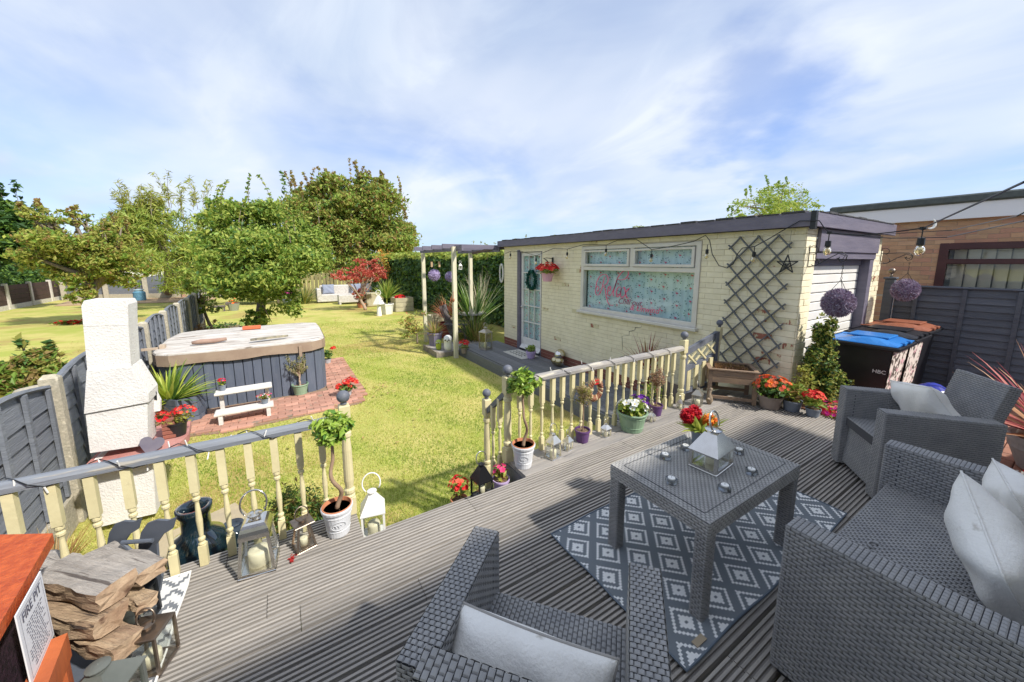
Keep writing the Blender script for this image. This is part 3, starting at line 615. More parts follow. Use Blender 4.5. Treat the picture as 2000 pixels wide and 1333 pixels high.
for n_i, (y, z, ln) in enumerate(cand):
    k = R3.randrange(3)
    if n_i >= len(cand)-290: o = ob('brick', bn[k], None, nb, loc=(0, y, z-DRV)); o.scale = (1, (ln-.008)/(BL-.008), 1)
    else: rest.box(NX, NX+BD, y, y+ln-.008, z, z+CH-.008, k, .003)
for i in range(16): rest.box(NX, NX+BD, -1.2, 2.45, DRV+i*CH, DRV+(i+1)*CH-.008, i % 3, .003)
ob('plain_brickwork', rest, nbr, nb, world=True, kind='stuff')
g = G(); g.box(NX+.006, NX+.2, -1.2, NW0, DRV, 2.1); g.box(NX+.006, NX+.2, NW0, NW1, DRV, NZ0); g.box(NX+.006, NX+.2, NW0, NW1, NZ1, 2.1); g.box(NX+.006, NX+.2, NW1, 2.44, DRV, 2.1); g.box(NX+.2, NX+5, 2.2, 2.43, DRV, 2.1); g.box(NX+4.8, NX+5, -1.2, 2.2, DRV, 2.1)
ob('wall', g, mat('sand_mortar', (.48, .42, .33), rough=.9), nb, world=True)
g = G(); g.box(NX-.08, NX-.05, -1.3, 2.52, 1.98, 2.19, 0, .004); g.box(NX-.05, NX+5, 2.49, 2.52, 1.98, 2.19); g.box(NX-.05, NX, -1.3, 2.49, 1.985, 2.0); ob('fascia', g, mat('white_upvc', (.76, .75, .78), rough=.4), nb, world=True)
g = G(); g.box(NX-.12, NX+5.1, -1.35, 2.58, 2.19, 2.30, 0, .02); ob('roof', g, mat('green_grey_felt', (.075, .085, .085), (.10, .115, .11), sc=15, rough=.8, bump=.3), nb, world=True)
mah = mat('dark_red_brown_frame', (.055, .018, .022), (.075, .025, .028), sc=5, rough=.35)
nw = ob('window', G().box(NX-.01, NX+.06, NW1-.09, NW1, NZ0, NZ1, 0, .006).box(NX-.01, NX+.06, NW0, NW1-.09, NZ1-.09, NZ1, 0, .006).box(NX-.012, NX+.06, NW0, NW1-.09, 1.37, 1.44, 0, .006).box(NX-.01, NX+.06, NW0, NW1-.09, NZ0, NZ0+.08), mah, nb, world=True)
g = G(); g.box(NX+.03, NX+.035, NW0, NW1-.09, 1.44, NZ1-.09); ob('pane', g, GL, nw); g = G(); g.box(NX+.03, NX+.035, NW0, NW1-.09, NZ0+.08, 1.37); ob('pane', g, GL, nw)
bl_ = mat('pale_blind', (.52, .50, .42), (.44, .42, .36), sc=3, rough=.8)
for k in range(13):
    y = NW1-.13-k*.125; g = G(); g.add([(NX+.12, y, NZ0), (NX+.09, y-.115, NZ0), (NX+.09, y-.115, NZ1-.02), (NX+.12, y, NZ1-.02)], [(0, 1, 2, 3)]); ob('blind_slat', g, bl_, nw)
g = G(); g.box(NX+.15, NX+.16, NW0, NW1, NZ0, NZ1); ob('inner_blind', g, MC['dim_interior'], nb, world=True)
FX = 6.75; dk = mat('charcoal_fence_paint', (.070, .080, .105), (.10, .113, .14), sc=5, rough=.5, bump=.5, bs=18, st=(1, .5, 4), rnd=.12)
nf = T('side_fence', 'dark charcoal horizontal-slat fence panel with square post beside the bins', 'fence', (FX, 1.42, DRV))
slatpanel(nf, Vector((0, -.0, 0)), -PI/2, 1.55, .02, 1.21, 15, 0, dk, side=-1, batt=4)
slatpanel(nf, Vector((0, -1.6, 0)), -PI/2, 1.55, .02, 1.21, 15, 0, dk, side=-1, batt=4)
g = G(); g.box(-.05, .045, .01, .10, 0, 1.30, 0, .005); g.box(-.065, .06, -.005, .115, 1.30, 1.325, 0, .005); fp = ob('post', g, dk, nf)
g = G(); g.ball((0, .055, 1.405), .036); g.lathe([(.02, 0), (.012, .02), (.012, .05)], 10, (0, .055, 1.325)); ob('finial', g, bronze, fp, smooth=True)
# ============================================================ OUR HOUSE behind the camera: it shades the seating
hs = T('house', 'rendered house wall with eaves and window behind the seating', 'house', (1.2, -1.3, DRV))
g = G(); g.box(-4.2, 4.7, -1.6, -1.35, DRV, 2.5); ob('wall', g, mat('pale_render', (.80, .77, .70), rough=.85, bump=.2), hs, world=True)
g = G(); g.prism([(-.80, 2.42), (-.80, 2.52), (-4.3, 3.6), (-4.3, 2.42)], 'x', -4.4, 4.9); ob('roof', g, mat('brown_tiles', (.20, .12, .09), rough=.9), hs, world=True)
hw = ob('window', G().box(2.6, 2.66, -1.36, -1.31, .7, 1.9).box(4.3, 4.36, -1.36, -1.31, .7, 1.9).box(2.66, 4.3, -1.36, -1.31, 1.84, 1.9).box(2.66, 4.3, -1.36, -1.31, .7, .76).box(3.45, 3.5, -1.36, -1.31, .76, 1.84), whitem, hs, world=True)
g = G(); g.box(2.66, 4.3, -1.345, -1.335, .76, 1.84); ob('pane', g, mat('dark_pane', (.03, .04, .05), rough=.05), hw)
# ============================================================ TREES, HEDGES, SHRUBS
bark = mat('bark', (.17, .13, .10), (.28, .23, .18), sc=8, rough=.95, bump=.8, bs=25, st=(3, 3, .6))
def branches(g, base, top, tips, r0, m=0, seed=1):
    """tapered trunk then limbs out to the given tips"""
    rs = random.Random(seed); base = Vector(base); top = Vector(top); n = 6
    g.tube([base.lerp(top, i/n)+Vector((rs.uniform(-.3, .3), rs.uniform(-.3, .3), 0))*r0*(1 if 0 < i < n else 0) for i in range(n+1)], [r0*(1.25-.6*i/n) for i in range(n+1)], 9, m)
    for t in tips:
        t = Vector(t); s = base.lerp(top, rs.uniform(.6, 1)); mid = s.lerp(t, .5)+Vector((rs.uniform(-1, 1), rs.uniform(-1, 1), rs.uniform(0, .8)))*(t-s).length*.15
        g.tube([s, s.lerp(mid, .5)+Vector((0, 0, .03)), mid, mid.lerp(t, .6), t], [r0*.5, r0*.42, r0*.3, r0*.18, r0*.05], 5, m)
def blob(px, py, rx, ry, Y, n, dy=0, ryy=None):
    p = atY(px, py, Y+dy); s = dep(p)/F; return (p.x, p.y, p.z, rx*s, (ryy if ryy else (rx+ry)/2*s), ry*s, n)
def tree(name, label, base, top, ells, mats, size, asp=.5, w=None, clump=12, cl_r=.22, r0=.12, cat='tree', group=None, up=.4, shell=.45, droop=0, seed=1, twigs=0, tm=None, nt=14, stuff=None):
    t = T(name, label, cat, base, group=group); g = G(); rs = random.Random(seed); tips = []
    for e in ells:
        for k in range(max(1, nt//len(ells))):
            d = Vector((rs.gauss(0, 1), rs.gauss(0, 1), rs.gauss(0, 1))).normalized()*rs.uniform(.5, .95); tips.append((e[0]+d.x*e[3], e[1]+d.y*e[4], e[2]+d.z*e[5]))
    branches(g, base, top, tips, r0, 0, seed)
    E2 = []
    for e in ells:                       # break each mass of foliage into boughs so that the outline is uneven
        E2.append((e[0], e[1], e[2], e[3]*.80, e[4]*.8, e[5]*.80, e[6]*.22))
        for k in range(10):
            d = Vector((rs.gauss(0, 1), rs.gauss(0, 1), rs.gauss(0, 1))).normalized(); q = rs.uniform(.24, .46)
            E2.append((e[0]+d.x*e[3]*.8, e[1]+d.y*e[4]*.8, e[2]+d.z*e[5]*.8, e[3]*q, e[4]*q, e[5]*q, e[6]*.098*(q/.34)**2))
    ells0 = ells; ells = E2 if len(ells) and ells[0][6] > 200 else ells
    ob('trunk', g, tm or bark, t, world=True, smooth=True)
    g = G(); leafcloud(g, ells, size, asp, tuple(range(len(mats))), w, up, clump, cl_r, shell, droop, seed)
    st = G()
    for k in range(twigs):      # bare shoots that stand out of the crown with a few leaves
        e = ells0[rs.randrange(len(ells0))]; a = rs.uniform(0, 2*PI); x = e[0]+math.cos(a)*e[3]*.6; y = e[1]+math.sin(a)*e[4]*.4; z = e[2]+e[5]*.75; l = e[5]*rs.uniform(.4, 1.15); dx, dy = rs.uniform(-.3, .3)*l, rs.uniform(-.3, .3)*l
        pts = [(x+dx*q*q, y+dy*q*q, z+l*q) for q in (0, .33, .66, 1)]; st.tube(pts, [min(.013, size*.12), min(.011, size*.10), min(.008, size*.08), min(.005, size*.04)], 4)
        leafcloud(g, [(x+dx*q*q, y+dy*q*q, z+l*q, size*.45, size*.45, size*.4, 6) for q in (.3, .45, .6, .75, .9, 1)], size*.9, asp, (0, len(mats)-1), None, .2, 0, 0, .5, 0, seed+k)
    ob('crown', g, mats, t, world=True)
    if twigs: ob('shoots', st, tm or bark, t, world=True, kind='stuff')
    return t
gA = leafm('leaf_mid_green', (.13, .23, .035), (.19, .29, .05)); gB = leafm('leaf_bright_green', (.27, .37, .07), (.34, .41, .09)); gC = leafm('leaf_dark_green', (.04, .095, .022), (.07, .14, .035), .2)
gY = leafm('leaf_yellow_green', (.38, .40, .08), (.30, .34, .07)); gO = leafm('leaf_olive', (.26, .26, .06), (.34, .32, .08)); gBr = leafm('leaf_brown', (.30, .17, .06), (.22, .15, .05))
gR = leafm('leaf_red_maple', (.40, .055, .045), (.52, .12, .08)); gDk = leafm('leaf_deep_green', (.02, .055, .015), (.035, .08, .02), .15)
# pear tree on the lawn behind the hot tub
pY = 11.2; b = at(512, 645, L)*1.0; b = Vector((-.52, pY, L))
pear = tree('pear_tree', 'full leafy green fruit tree standing on the lawn just behind the hot tub', b, atY(505, 500, pY), [blob(490, 450, 85, 55, pY, 6916), blob(430, 500, 75, 60, pY, 5054, -.3), blob(560, 500, 75, 60, pY, 5320), blob(520, 520, 95, 60, pY, 5852, -.8), blob(470, 555, 65, 35, pY, 2394, -.6), blob(440, 420, 42, 38, pY, 1596), blob(600, 470, 40, 45, pY, 1596, .2), blob(545, 590, 38, 38, pY, 1197, -.3), blob(505, 625, 28, 20, pY, 532, -.3)],
     [gA, gB, gC, gY], .098, .5, (.26, .40, .10, .24), 10, .20, .10, seed=4, droop=.7, twigs=26, up=.15)
# willow-like tree behind it
tree('willow_tree', 'feathery yellow-green willow leaning over the far corner of the garden', at(330, 560, L).lerp(at(330, 600, L), .6), atY(330, 520, 22), [blob(310, 470, 70, 60, 22, 4200), blob(270, 455, 45, 45, 22, 1500), blob(380, 450, 60, 55, 23, 2600), blob(350, 520, 90, 50, 21.5, 3000), blob(300, 425, 30, 28, 22, 700)], [gO, gB, gA, gY], .34, .13, (.2, .38, .12, .3), 16, .2, .22, seed=6, up=0, twigs=44, droop=-1)
# big tree over the seating corner
tree('large_tree', 'tall broad tree with olive and russet-tinged foliage behind the red maple', Vector((2.2, 24.5, L)), atY(680, 470, 24.5), [blob(690, 400, 85, 55, 24.5, 10449), blob(640, 440, 75, 55, 24.5, 8262), blob(745, 430, 65, 55, 24.5, 8262), blob(690, 470, 110, 45, 24, 9234), blob(600, 410, 42, 45, 25, 3645), blob(770, 465, 45, 40, 24, 3645), blob(725, 370, 40, 26, 24.5, 2430), blob(640, 385, 35, 30, 24.5, 2187), blob(690, 515, 90, 26, 23.6, 3645)], [gO, gA, gB, gC, gBr], .195, .5, (.34, .14, .32, .08, .12), 12, .17, .32, seed=9, twigs=44, nt=22, up=0)
tree('background_tree', 'pale green tree between the pear tree and the tall tree', Vector((-.4, 27, L)), atY(590, 470, 27), [blob(590, 430, 50, 45, 27, 1700), blob(560, 470, 50, 40, 27, 1400)], [gA, gB, gC], .34, .4, None, 14, .2, .25, seed=11, twigs=5)
# apple tree on the neighbour's lawn, leaning trunk
aY = 17.5
tree('apple_tree', 'spreading sparse old fruit tree with leaning forked trunk on the neighbouring lawn', at(165, 590, L).lerp(at(165, 598, L), .5) if False else atY(165, 585, aY), atY(200, 535, aY), [blob(150, 490, 85, 42, aY, 4050), blob(210, 500, 60, 45, aY, 3510), blob(90, 500, 50, 35, aY, 1890), blob(230, 460, 35, 25, aY, 756), blob(110, 425, 45, 18, aY, 756), blob(60, 410, 22, 10, aY, 243), blob(170, 540, 55, 25, aY, 1350), blob(250, 520, 40, 40, aY, 1350), blob(160, 575, 22, 18, aY-.5, 540)], [gO, gY, gA, gBr], .115, .5, (.34, .34, .24, .08), 12, .22, .2, seed=13, nt=40, twigs=30, up=0)
# dark conifers and hedge at the far left
tree('conifer', 'dark evergreen at the extreme left beyond the brown fence', Vector((-13.5, 24, L)), Vector((-13.5, 24, 4)), [blob(20, 470, 45, 60, 24, 3600), blob(-40, 450, 55, 70, 24, 2800), blob(70, 470, 40, 40, 24, 1700), blob(5, 415, 22, 30, 24, 700)], [gC, gA, gDk], .30, .45, (.45, .25, .3), 14, .18, .3, seed=15, twigs=8)
t = T('boundary_hedge', 'long dark green clipped hedge behind the brown fence at far left', 'hedge', (-11.5, 26, L)); g = G()
leafcloud(g, [(-11.4-.4*k*.3, 17+2.2*k, L+.95, .95, 1.5, 1.15, 2600) for k in range(9)], .17, .4, (0, 1, 2), (.5, .3, .2), .4, 0, 0, .75, 0, 3); ob('foliage', g, [gC, gA, gDk], t, world=True)
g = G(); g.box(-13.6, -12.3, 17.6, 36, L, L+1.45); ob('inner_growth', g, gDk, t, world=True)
# tall hedge behind the pergola, running from the lawn end to the cabin
t = T('tall_hedge', 'tall dense dark green hedge with sunlit yellow-green top behind the pergola', 'hedge', (5.2, 14, L)); g = G(); E_ = []
h0 = Vector((4.15, 21.5)); h1 = Vector((6.3, 7.6)); HT = 1.66
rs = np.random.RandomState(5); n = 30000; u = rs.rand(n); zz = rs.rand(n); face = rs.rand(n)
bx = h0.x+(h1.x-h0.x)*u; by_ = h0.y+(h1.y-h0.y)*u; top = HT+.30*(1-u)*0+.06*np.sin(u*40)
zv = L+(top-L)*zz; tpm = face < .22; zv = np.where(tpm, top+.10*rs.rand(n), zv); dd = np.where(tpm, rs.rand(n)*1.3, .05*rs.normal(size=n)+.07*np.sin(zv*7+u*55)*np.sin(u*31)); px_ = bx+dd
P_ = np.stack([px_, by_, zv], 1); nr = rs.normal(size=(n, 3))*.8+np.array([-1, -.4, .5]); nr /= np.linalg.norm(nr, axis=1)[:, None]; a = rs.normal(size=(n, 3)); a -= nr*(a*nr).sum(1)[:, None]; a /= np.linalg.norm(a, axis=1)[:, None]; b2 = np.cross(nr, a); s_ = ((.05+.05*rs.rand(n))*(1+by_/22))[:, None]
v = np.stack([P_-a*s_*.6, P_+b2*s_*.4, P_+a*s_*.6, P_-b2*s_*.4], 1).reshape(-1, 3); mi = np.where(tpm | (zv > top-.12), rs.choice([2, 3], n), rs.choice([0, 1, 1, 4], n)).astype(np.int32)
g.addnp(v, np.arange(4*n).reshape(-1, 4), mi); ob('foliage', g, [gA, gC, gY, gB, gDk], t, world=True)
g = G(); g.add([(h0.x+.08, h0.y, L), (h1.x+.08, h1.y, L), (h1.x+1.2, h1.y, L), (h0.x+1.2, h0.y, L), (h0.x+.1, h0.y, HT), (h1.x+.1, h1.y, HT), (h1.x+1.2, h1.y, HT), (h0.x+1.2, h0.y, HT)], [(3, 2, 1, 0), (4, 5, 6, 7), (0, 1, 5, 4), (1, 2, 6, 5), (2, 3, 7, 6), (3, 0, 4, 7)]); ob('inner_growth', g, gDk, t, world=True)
# loose shoots above the hedge near the cabin
t = T('hedge_shoots', 'straggly pale shoots and leaves rising above the hedge beside the cabin roof', 'shrub', (6.4, 9.6, L)); g = G(); st = G(); rr = random.Random(5)
for k in range(46):
    x0 = 5.75+rr.random()*1.4; y0 = 8+rr.random()*5; z0 = 1.6; l = rr.uniform(.15, .55); dx = rr.uniform(-.15, .15)
    st.tube([(x0, y0, .9), (x0, y0, z0), (x0+dx*.5, y0, z0+l*.5), (x0+dx, y0, z0+l)], [.012, .01, .008, .004], 4)
    leafcloud(g, [(x0+dx*q, y0, z0+l*q, .05, .05, .04, 5) for q in (.1, .4, .7, 1)], .07, .5, (0, 1), None, .3, 0, 0, .4, 0, k)
ob('leaves', g, [gY, gO], t, world=True); ob('stems', st, bark, t, world=True, kind='stuff')
# trees behind the cabin roof
tree('roadside_tree', 'bright green airy tree rising behind the cabin roof on the right', atY(1520, 440, 9).xy.to_3d()+Vector((0, 0, L)), atY(1520, 400, 9), [blob(1525, 395, 62, 34, 9, 1500), blob(1480, 410, 55, 28, 9, 1100), blob(1570, 405, 48, 34, 9, 1100), blob(1620, 425, 45, 16, 9, 500), blob(1430, 425, 28, 12, 9, 250), blob(1525, 370, 26, 14, 9, 300)], [gB, gY, gA], .125, .5, (.45, .3, .25), 14, .24, .1, seed=21, twigs=9)
tree('distant_bush', 'small rounded treetop peeping over the middle of the cabin roof', Vector((9.8, 14, L)), atY(1250, 450, 14), [blob(1250, 452, 24, 11, 14, 500)], [gO, gA], .12, .5, None, 10, .2, .08, seed=22)
# far tree masses beyond the gardens
g = G(); rs2 = random.Random(3); E_ = []
for k in range(46): E_.append((-34+k*1.9, 46+rs2.uniform(-3, 6), rs2.uniform(.5, 1.3), 2.2, 1.6, rs2.uniform(.9, 1.8)*(1.0 if k > 12 else 1.25), 420))
leafcloud(g, E_, .5, .5, (0, 1, 2), (.4, .3, .3), .5, 0, 0, .7, 0, 8); w_ = ob('distant_trees', g, [gC, gA, gO]); tag(w_, 'blurred band of far-off trees along the horizon beyond the gardens', 'trees', kind='stuff')
# white shed beyond
sh = T('garden_shed', 'pale grey concrete shed half hidden by trees beyond the back fence', 'shed', (-7.6, 33, L)); g = G(); p = atY(255, 560, 33); g.box(p.x-1.6, p.x+1.3, 33, 35, L, 2.0); ob('wall', g, mat('pale_render', (0, 0, 0)), sh, world=True)
g = G(); g.box(p.x-1.8, p.x+1.5, 32.8, 35.2, 2.0, 2.15); ob('roof', g, mat('grey_sheet', (.35, .35, .36), rough=.8), sh, world=True)
# red Japanese maple
mY = 16.6; mb = Vector((2.98, mY, L))
tree('red_maple', 'small red-leaved Japanese maple with pale forked trunk by the hedge', mb, atY(700, 575, mY), [blob(700, 528, 36, 20, mY, 520), blob(672, 540, 24, 14, mY, 240), blob(735, 532, 22, 17, mY, 260), blob(700, 545, 42, 14, mY, 300), blob(702, 575, 12, 9, mY, 60), blob(715, 512, 26, 8, mY, 140)], [gR, leafm('leaf_coral', (.55, .20, .13), (.48, .12, .09))], .12, .5, None, 12, .2, .06, seed=25, nt=20, tm=mat('pale_bark', (.45, .33, .25), rough=.9), shell=.2)
tree('orange_shrub', 'thin shrub with orange and yellow leaves between the maple and the hedge', Vector((3.9, 18.6, L)), atY(745, 540, 18.6), [blob(745, 505, 14, 22, 18.6, 170), blob(752, 530, 18, 20, 18.6, 160)], [leafm('leaf_orange', (.6, .28, .06), (.65, .40, .10)), gY], .16, .4, None, 8, .25, .05, 'shrub', seed=26)
# shrub left of the pear tree near the fence, brown dead one below
tree('fence_shrub', 'light green bushy shrub growing against the far end of the garden fence', Vector((-1.75, 13.4, L)), atY(390, 590, 13.4), [blob(392, 560, 26, 36, 13.4, 900), blob(400, 600, 22, 20, 13.4, 400)], [gA, gB, gO], .12, .45, None, 10, .2, .04, 'shrub', seed=27)
tree('brown_shrub', 'dry brown twiggy bush at the foot of the garden fence', Vector((-1.75, 11.9, L)), Vector((-1.75, 11.9, L+.3)), [(-1.75, 11.9, L+.35, .32, .3, .35, 500)], [gBr, leafm('leaf_dead', (.36, .2, .12), (.28, .16, .1))], .1, .2, None, 10, .25, .03, 'shrub', seed=28)
# branch with dark leaves lying low behind the tub
tree('low_branch', 'low trailing branch with dark leaves just behind the hot tub cover', atY(505, 655, 9.4), atY(470, 640, 9.4), [blob(455, 640, 22, 9, 9.4, 70), blob(430, 632, 10, 6, 9.4, 22), blob(480, 650, 20, 10, 9.4, 60)], [gC, gA], .09, .5, None, 6, .3, .02, 'branch', seed=29)
# bushes beyond the near fence
tree('bronze_bush', 'bushy shrub with bronze and green leaves beyond the near garden fence', Vector((-2.9, 5.2, L)), Vector((-2.9, 5.2, -.1)), [blob(45, 735, 62, 42, 5.2, 1500), blob(0, 770, 50, 45, 5.0, 900), blob(75, 700, 30, 22, 5.2, 300)], [gO, gA, leafm('leaf_bronze', (.25, .16, .07), (.32, .24, .09)), gC], .085, .4, (.35, .25, .3, .1), 12, .22, .03, 'shrub', seed=30, twigs=6)
g = G(); g.lathe([(.02, 0), (.16, .01), (.17, .2), (.12, .29), (.02, .31)], 9, atY(80, 800, 4.6)-Vector((0, 0, .1)), sq=.7); o = ob('rock', g, conc); tag(o, 'lumpy pale stone block on the neighbouring side of the near fence', 'rock')
# dark conifer in a black tub behind the left balusters
t = T('dwarf_conifer', 'bushy green and bronze dwarf conifer in black tub behind the left balusters', 'potted plant', (-.02, 2.40, L)); g = G(); g.lathe([(.10, 0), (.15, .3), (.16, .3), (.16, .33), (.145, .33), (.14, .29)], 18); ob('pot', g, mat('black_plastic', (.02, .02, .022), rough=.45), t)
g = G(); leafcloud(g, [(0, 0, .50, .16, .15, .22, 2600), (.10, .02, .42, .13, .12, .14, 1200), (-.06, 0, .58, .10, .1, .14, 700)], .03, .3, (0, 1, 2, 3), (.35, .3, .15, .2), .4, 18, .2, .5, 0, 3); ob('foliage', g, [gC, gO, gBr, gA], t)
g = G(); leafcloud(g, [(0, 0, .32, .13, .13, .015, 260)], .02, .9, (0, 1), None, 2, 0, 0, .2); ob('pebbles', g, [conc, whitem], t)
# ground plants in the bed behind the left balustrade
def tuft(name, label, cat, loc, parts, mats):
    t = T(name, label, cat, loc); g = G()
    for f in parts: f(g)
    ob('leaves', g, mats, t); return t
gDry = leafm('dry_grass', (.48, .33, .14), (.38, .28, .12)); 
tuft('dry_tuft', 'straw-coloured dead grass clump at the foot of the concrete fence post', 'plant', at(165, 1010, L)+Vector((.1, -.75, .03)), [lambda g: blades(g, (0, 0, 0), 90, .3, .008, (0, 1), (.1, .9), .5, 4, 3, .08)], [gDry, gBr])
tuft('leafy_weeds', 'sprawling broad-leaved plants in the soil bed behind the left balusters', 'plant', Vector((-.98, 2.6, L+.03)), [lambda g: leafcloud(g, [(0, 0, .10, .3, .35, .12, 160), (.3, .1, .2, .15, .15, .1, 50)], .10, .6, (0, 1, 2), None, .8, 0, 0, .3, 0, 5), lambda g: blades(g, (.12, -.2, 0), 30, .3, .008, (2,), (.3, 1.2), .4, 4, 5)], [gA, gY, gBr])
tuft('spiky_succulent', 'dark spiky rosette plant in the bed beside the firewood', 'plant', Vector((-1.18, 2.35, L+.1)), [lambda g: blades(g, (0, 0, .0), 40, .28, .012, (0, 1), (.2, 1.4), .2, 3, 6), lambda g: blades(g, (.2, .1, .05), 26, .2, .01, (1,), (.2, 1.4), .2, 3, 7)], [gC, leafm('silver_leaf', (.3, .33, .25), (.4, .42, .33))])
tuft('broad_leaf_plant', 'single big yellow-green leafed plant behind the chrome lantern', 'plant', Vector((-.25, 2.34, L)), [lambda g: leafcloud(g, [(0, 0, .42, .10, .08, .10, 9)], .16, .75, (0, 1), None, 1.2, 0, 0, .3, 0, 2), lambda g: [g.tube([(0, 0, 0), (.03*k, .02*k, .42)], .006, 5, 2) for k in range(-2, 3)]], [gB, gY, gA])
# ornamental grasses and phormium near the cabin
t = T('green_phormium', 'tall fountain of long green strap leaves behind the pergola', 'plant', atY(925, 625, 9.0).xy.to_3d()+Vector((0, 0, L))); g = G(); blades(g, (0, 0, .35), 80, 1.45, .05, (0, 1, 2), (.05, 1.15), .35, 6, 31, .15); ob('leaves', g, [gA, leafm('leaf_striped', (.42, .46, .25), (.3, .38, .18)), gC], t)
for px, py, n, l, w_, lab, m_, sd_ in ((965, 640, 230, .95, .016, 'dense arching bamboo-like grass between the pergola and cabin corner', (gA, gO, gC), 41), (985, 660, 150, .75, .014, 'dry brown and green grass clump at the cabin corner', (gDry, gO, gBr), 42), (915, 655, 140, .55, .016, 'low green and tan grass tuft beside the red geranium', (gA, gDry, gO), 43)):
    p = at(px, py+ (8 if px != 965 else 0), L); p = Vector((min(p.x, 4.05), max(p.y, 7.55), L)) if px != 965 else Vector((4.0, 8.2, L)); t = T('ornamental_grass', lab, 'grass clump', p); g = G(); blades(g, (0, 0, 0), n, l, w_, (0, 1, 2), (.05, .95), .55, 5, sd_, .16); ob('leaves', g, list(m_), t)
t = T('plumed_grass', 'tall pale feathery grass plumes against the hedge beside the cabin', 'grass clump', Vector((4.75, 9.3, L))); g = G(); blades(g, (0, 0, .5), 40, 1.35, .022, (0,), (.02, .45), .3, 5, 44, .12); ob('leaves', g, [leafm('plume', (.50, .45, .32), (.4, .38, .25))], t)
# rose bush and hexagon pot plant at the pergola
tree('rose_bush', 'loose young bush with reddish-tinged leaves at the pergola corner', at(815, 672, L), at(815, 672, L)+Vector((0, 0, .35)), [(lambda p: (p.x, p.y, L+.55, .34, .3, .35, 420))(at(815, 672, L)), (lambda p: (p.x-.15, p.y, L+.3, .2, .2, .12, 90))(at(810, 672, L))], [gO, gY, gA, leafm('leaf_rust', (.42, .16, .07), (.5, .25, .1))], .075, .4, (.3, .3, .2, .2), 8, .3, .02, 'shrub', seed=33, nt=10)
tuft('pampas_clump', 'dark arching grass clump behind the pink flowers at the lawn end', 'plant', Vector((.9, 20.8, L)), [lambda g: blades(g, (0, 0, 0), 130, 1.1, .035, (0, 1), (.05, 1.1), .6, 5, 8, .2)], [gC, gO])
tree('bordering_shrubs', 'dark mixed shrubs filling the corner left of the white rattan sofa', Vector((-.2, 21.5, L)), Vector((-.2, 21.5, .2)), [(-.3, 21.6, .1, 1.1, .6, .8, 1300), (-1.3, 22.5, .2, .9, .6, .9, 900)], [gC, gA, gDk, leafm('leaf_silver', (.42, .44, .38), (.3, .33, .25))], .16, .5, (.35, .25, .25, .15), 10, .2, .05, 'shrubs', seed=34)
tree('holly_bush', 'narrow upright variegated holly growing against the cabin corner pier', Vector((4.50, 1.36, DRV)), Vector((4.50, 1.36, .5)), [(4.50, 1.34, .08, .18, .15, .32, 2600), (4.42, 1.38, .44, .15, .12, .32, 2200), (4.38, 1.36, .76, .10, .08, .20, 900), (4.58, 1.28, .2, .14, .12, .2, 900)], [gO, gC, gB, gDk], .032, .6, (.3, .3, .2, .2), 10, .2, .015, 'shrub', seed=35, nt=12)
# ============================================================ GENERIC SMALL THINGS
def pot(t, r, h, m, style='plain', soil_m=soil, n=24, rimm=None):
    g = G()
    pr = [(r*.70, 0), (r*.74, h*.02), (r*.93, h*.84), (r*.93, h*.85), (r, h*.86), (r*1.01, h*.93), (r, h), (r*.90, h), (r*.88, h*.80)]
    if style == 'ring': pr = [(r*.66, 0), (r*.70, h*.03), (r*.74, h*.22), (r*.765, h*.23), (r*.77, h*.26), (r*.75, h*.27), (r*.88, h*.74), (r*.91, h*.75), (r*.91, h*.78), (r*.89, h*.79), (r*.92, h*.88), (r, h*.90), (r*1.02, h*.97), (r*.99, h), (r*.91, h), (r*.87, h*.78)]
    if style == 'bowl': pr = [(r*.60, 0), (r*.68, h*.06), (r*.90, h*.62), (r*.93, h*.64), (r*.95, h*.82), (r*1.0, h*.84), (r*1.02, h*.98), (r*.96, h), (r*.90, h*.98), (r*.86, h*.78)]
    if style == 'hex': n = 6
    g.lathe(pr, n); p = ob('pot', g, m, t, smooth=style != 'hex' and False)
    g = G(); g.lathe([(.001, h*.86), (r*.9, h*.84), (r*.885, h*.845), (.002, h*.865)], n); leafcloud(g, [(0, 0, h*.865, r*.8, r*.8, .006, 110)], r*.11, .7, (0,), None, 2, 0, 0, .05, 0, 4) if soil_m else 0
    if soil_m: ob('soil', g, soil_m, t)
    if rimm: g = G(); g.lathe([(r*.86, h*.90), (r*.935, h*.995), (r*.945, h*1.025), (r*.89, h*1.03), (r*.85, h*.9)], 28); ob('liner_rim', g, rimm, t)
    return p
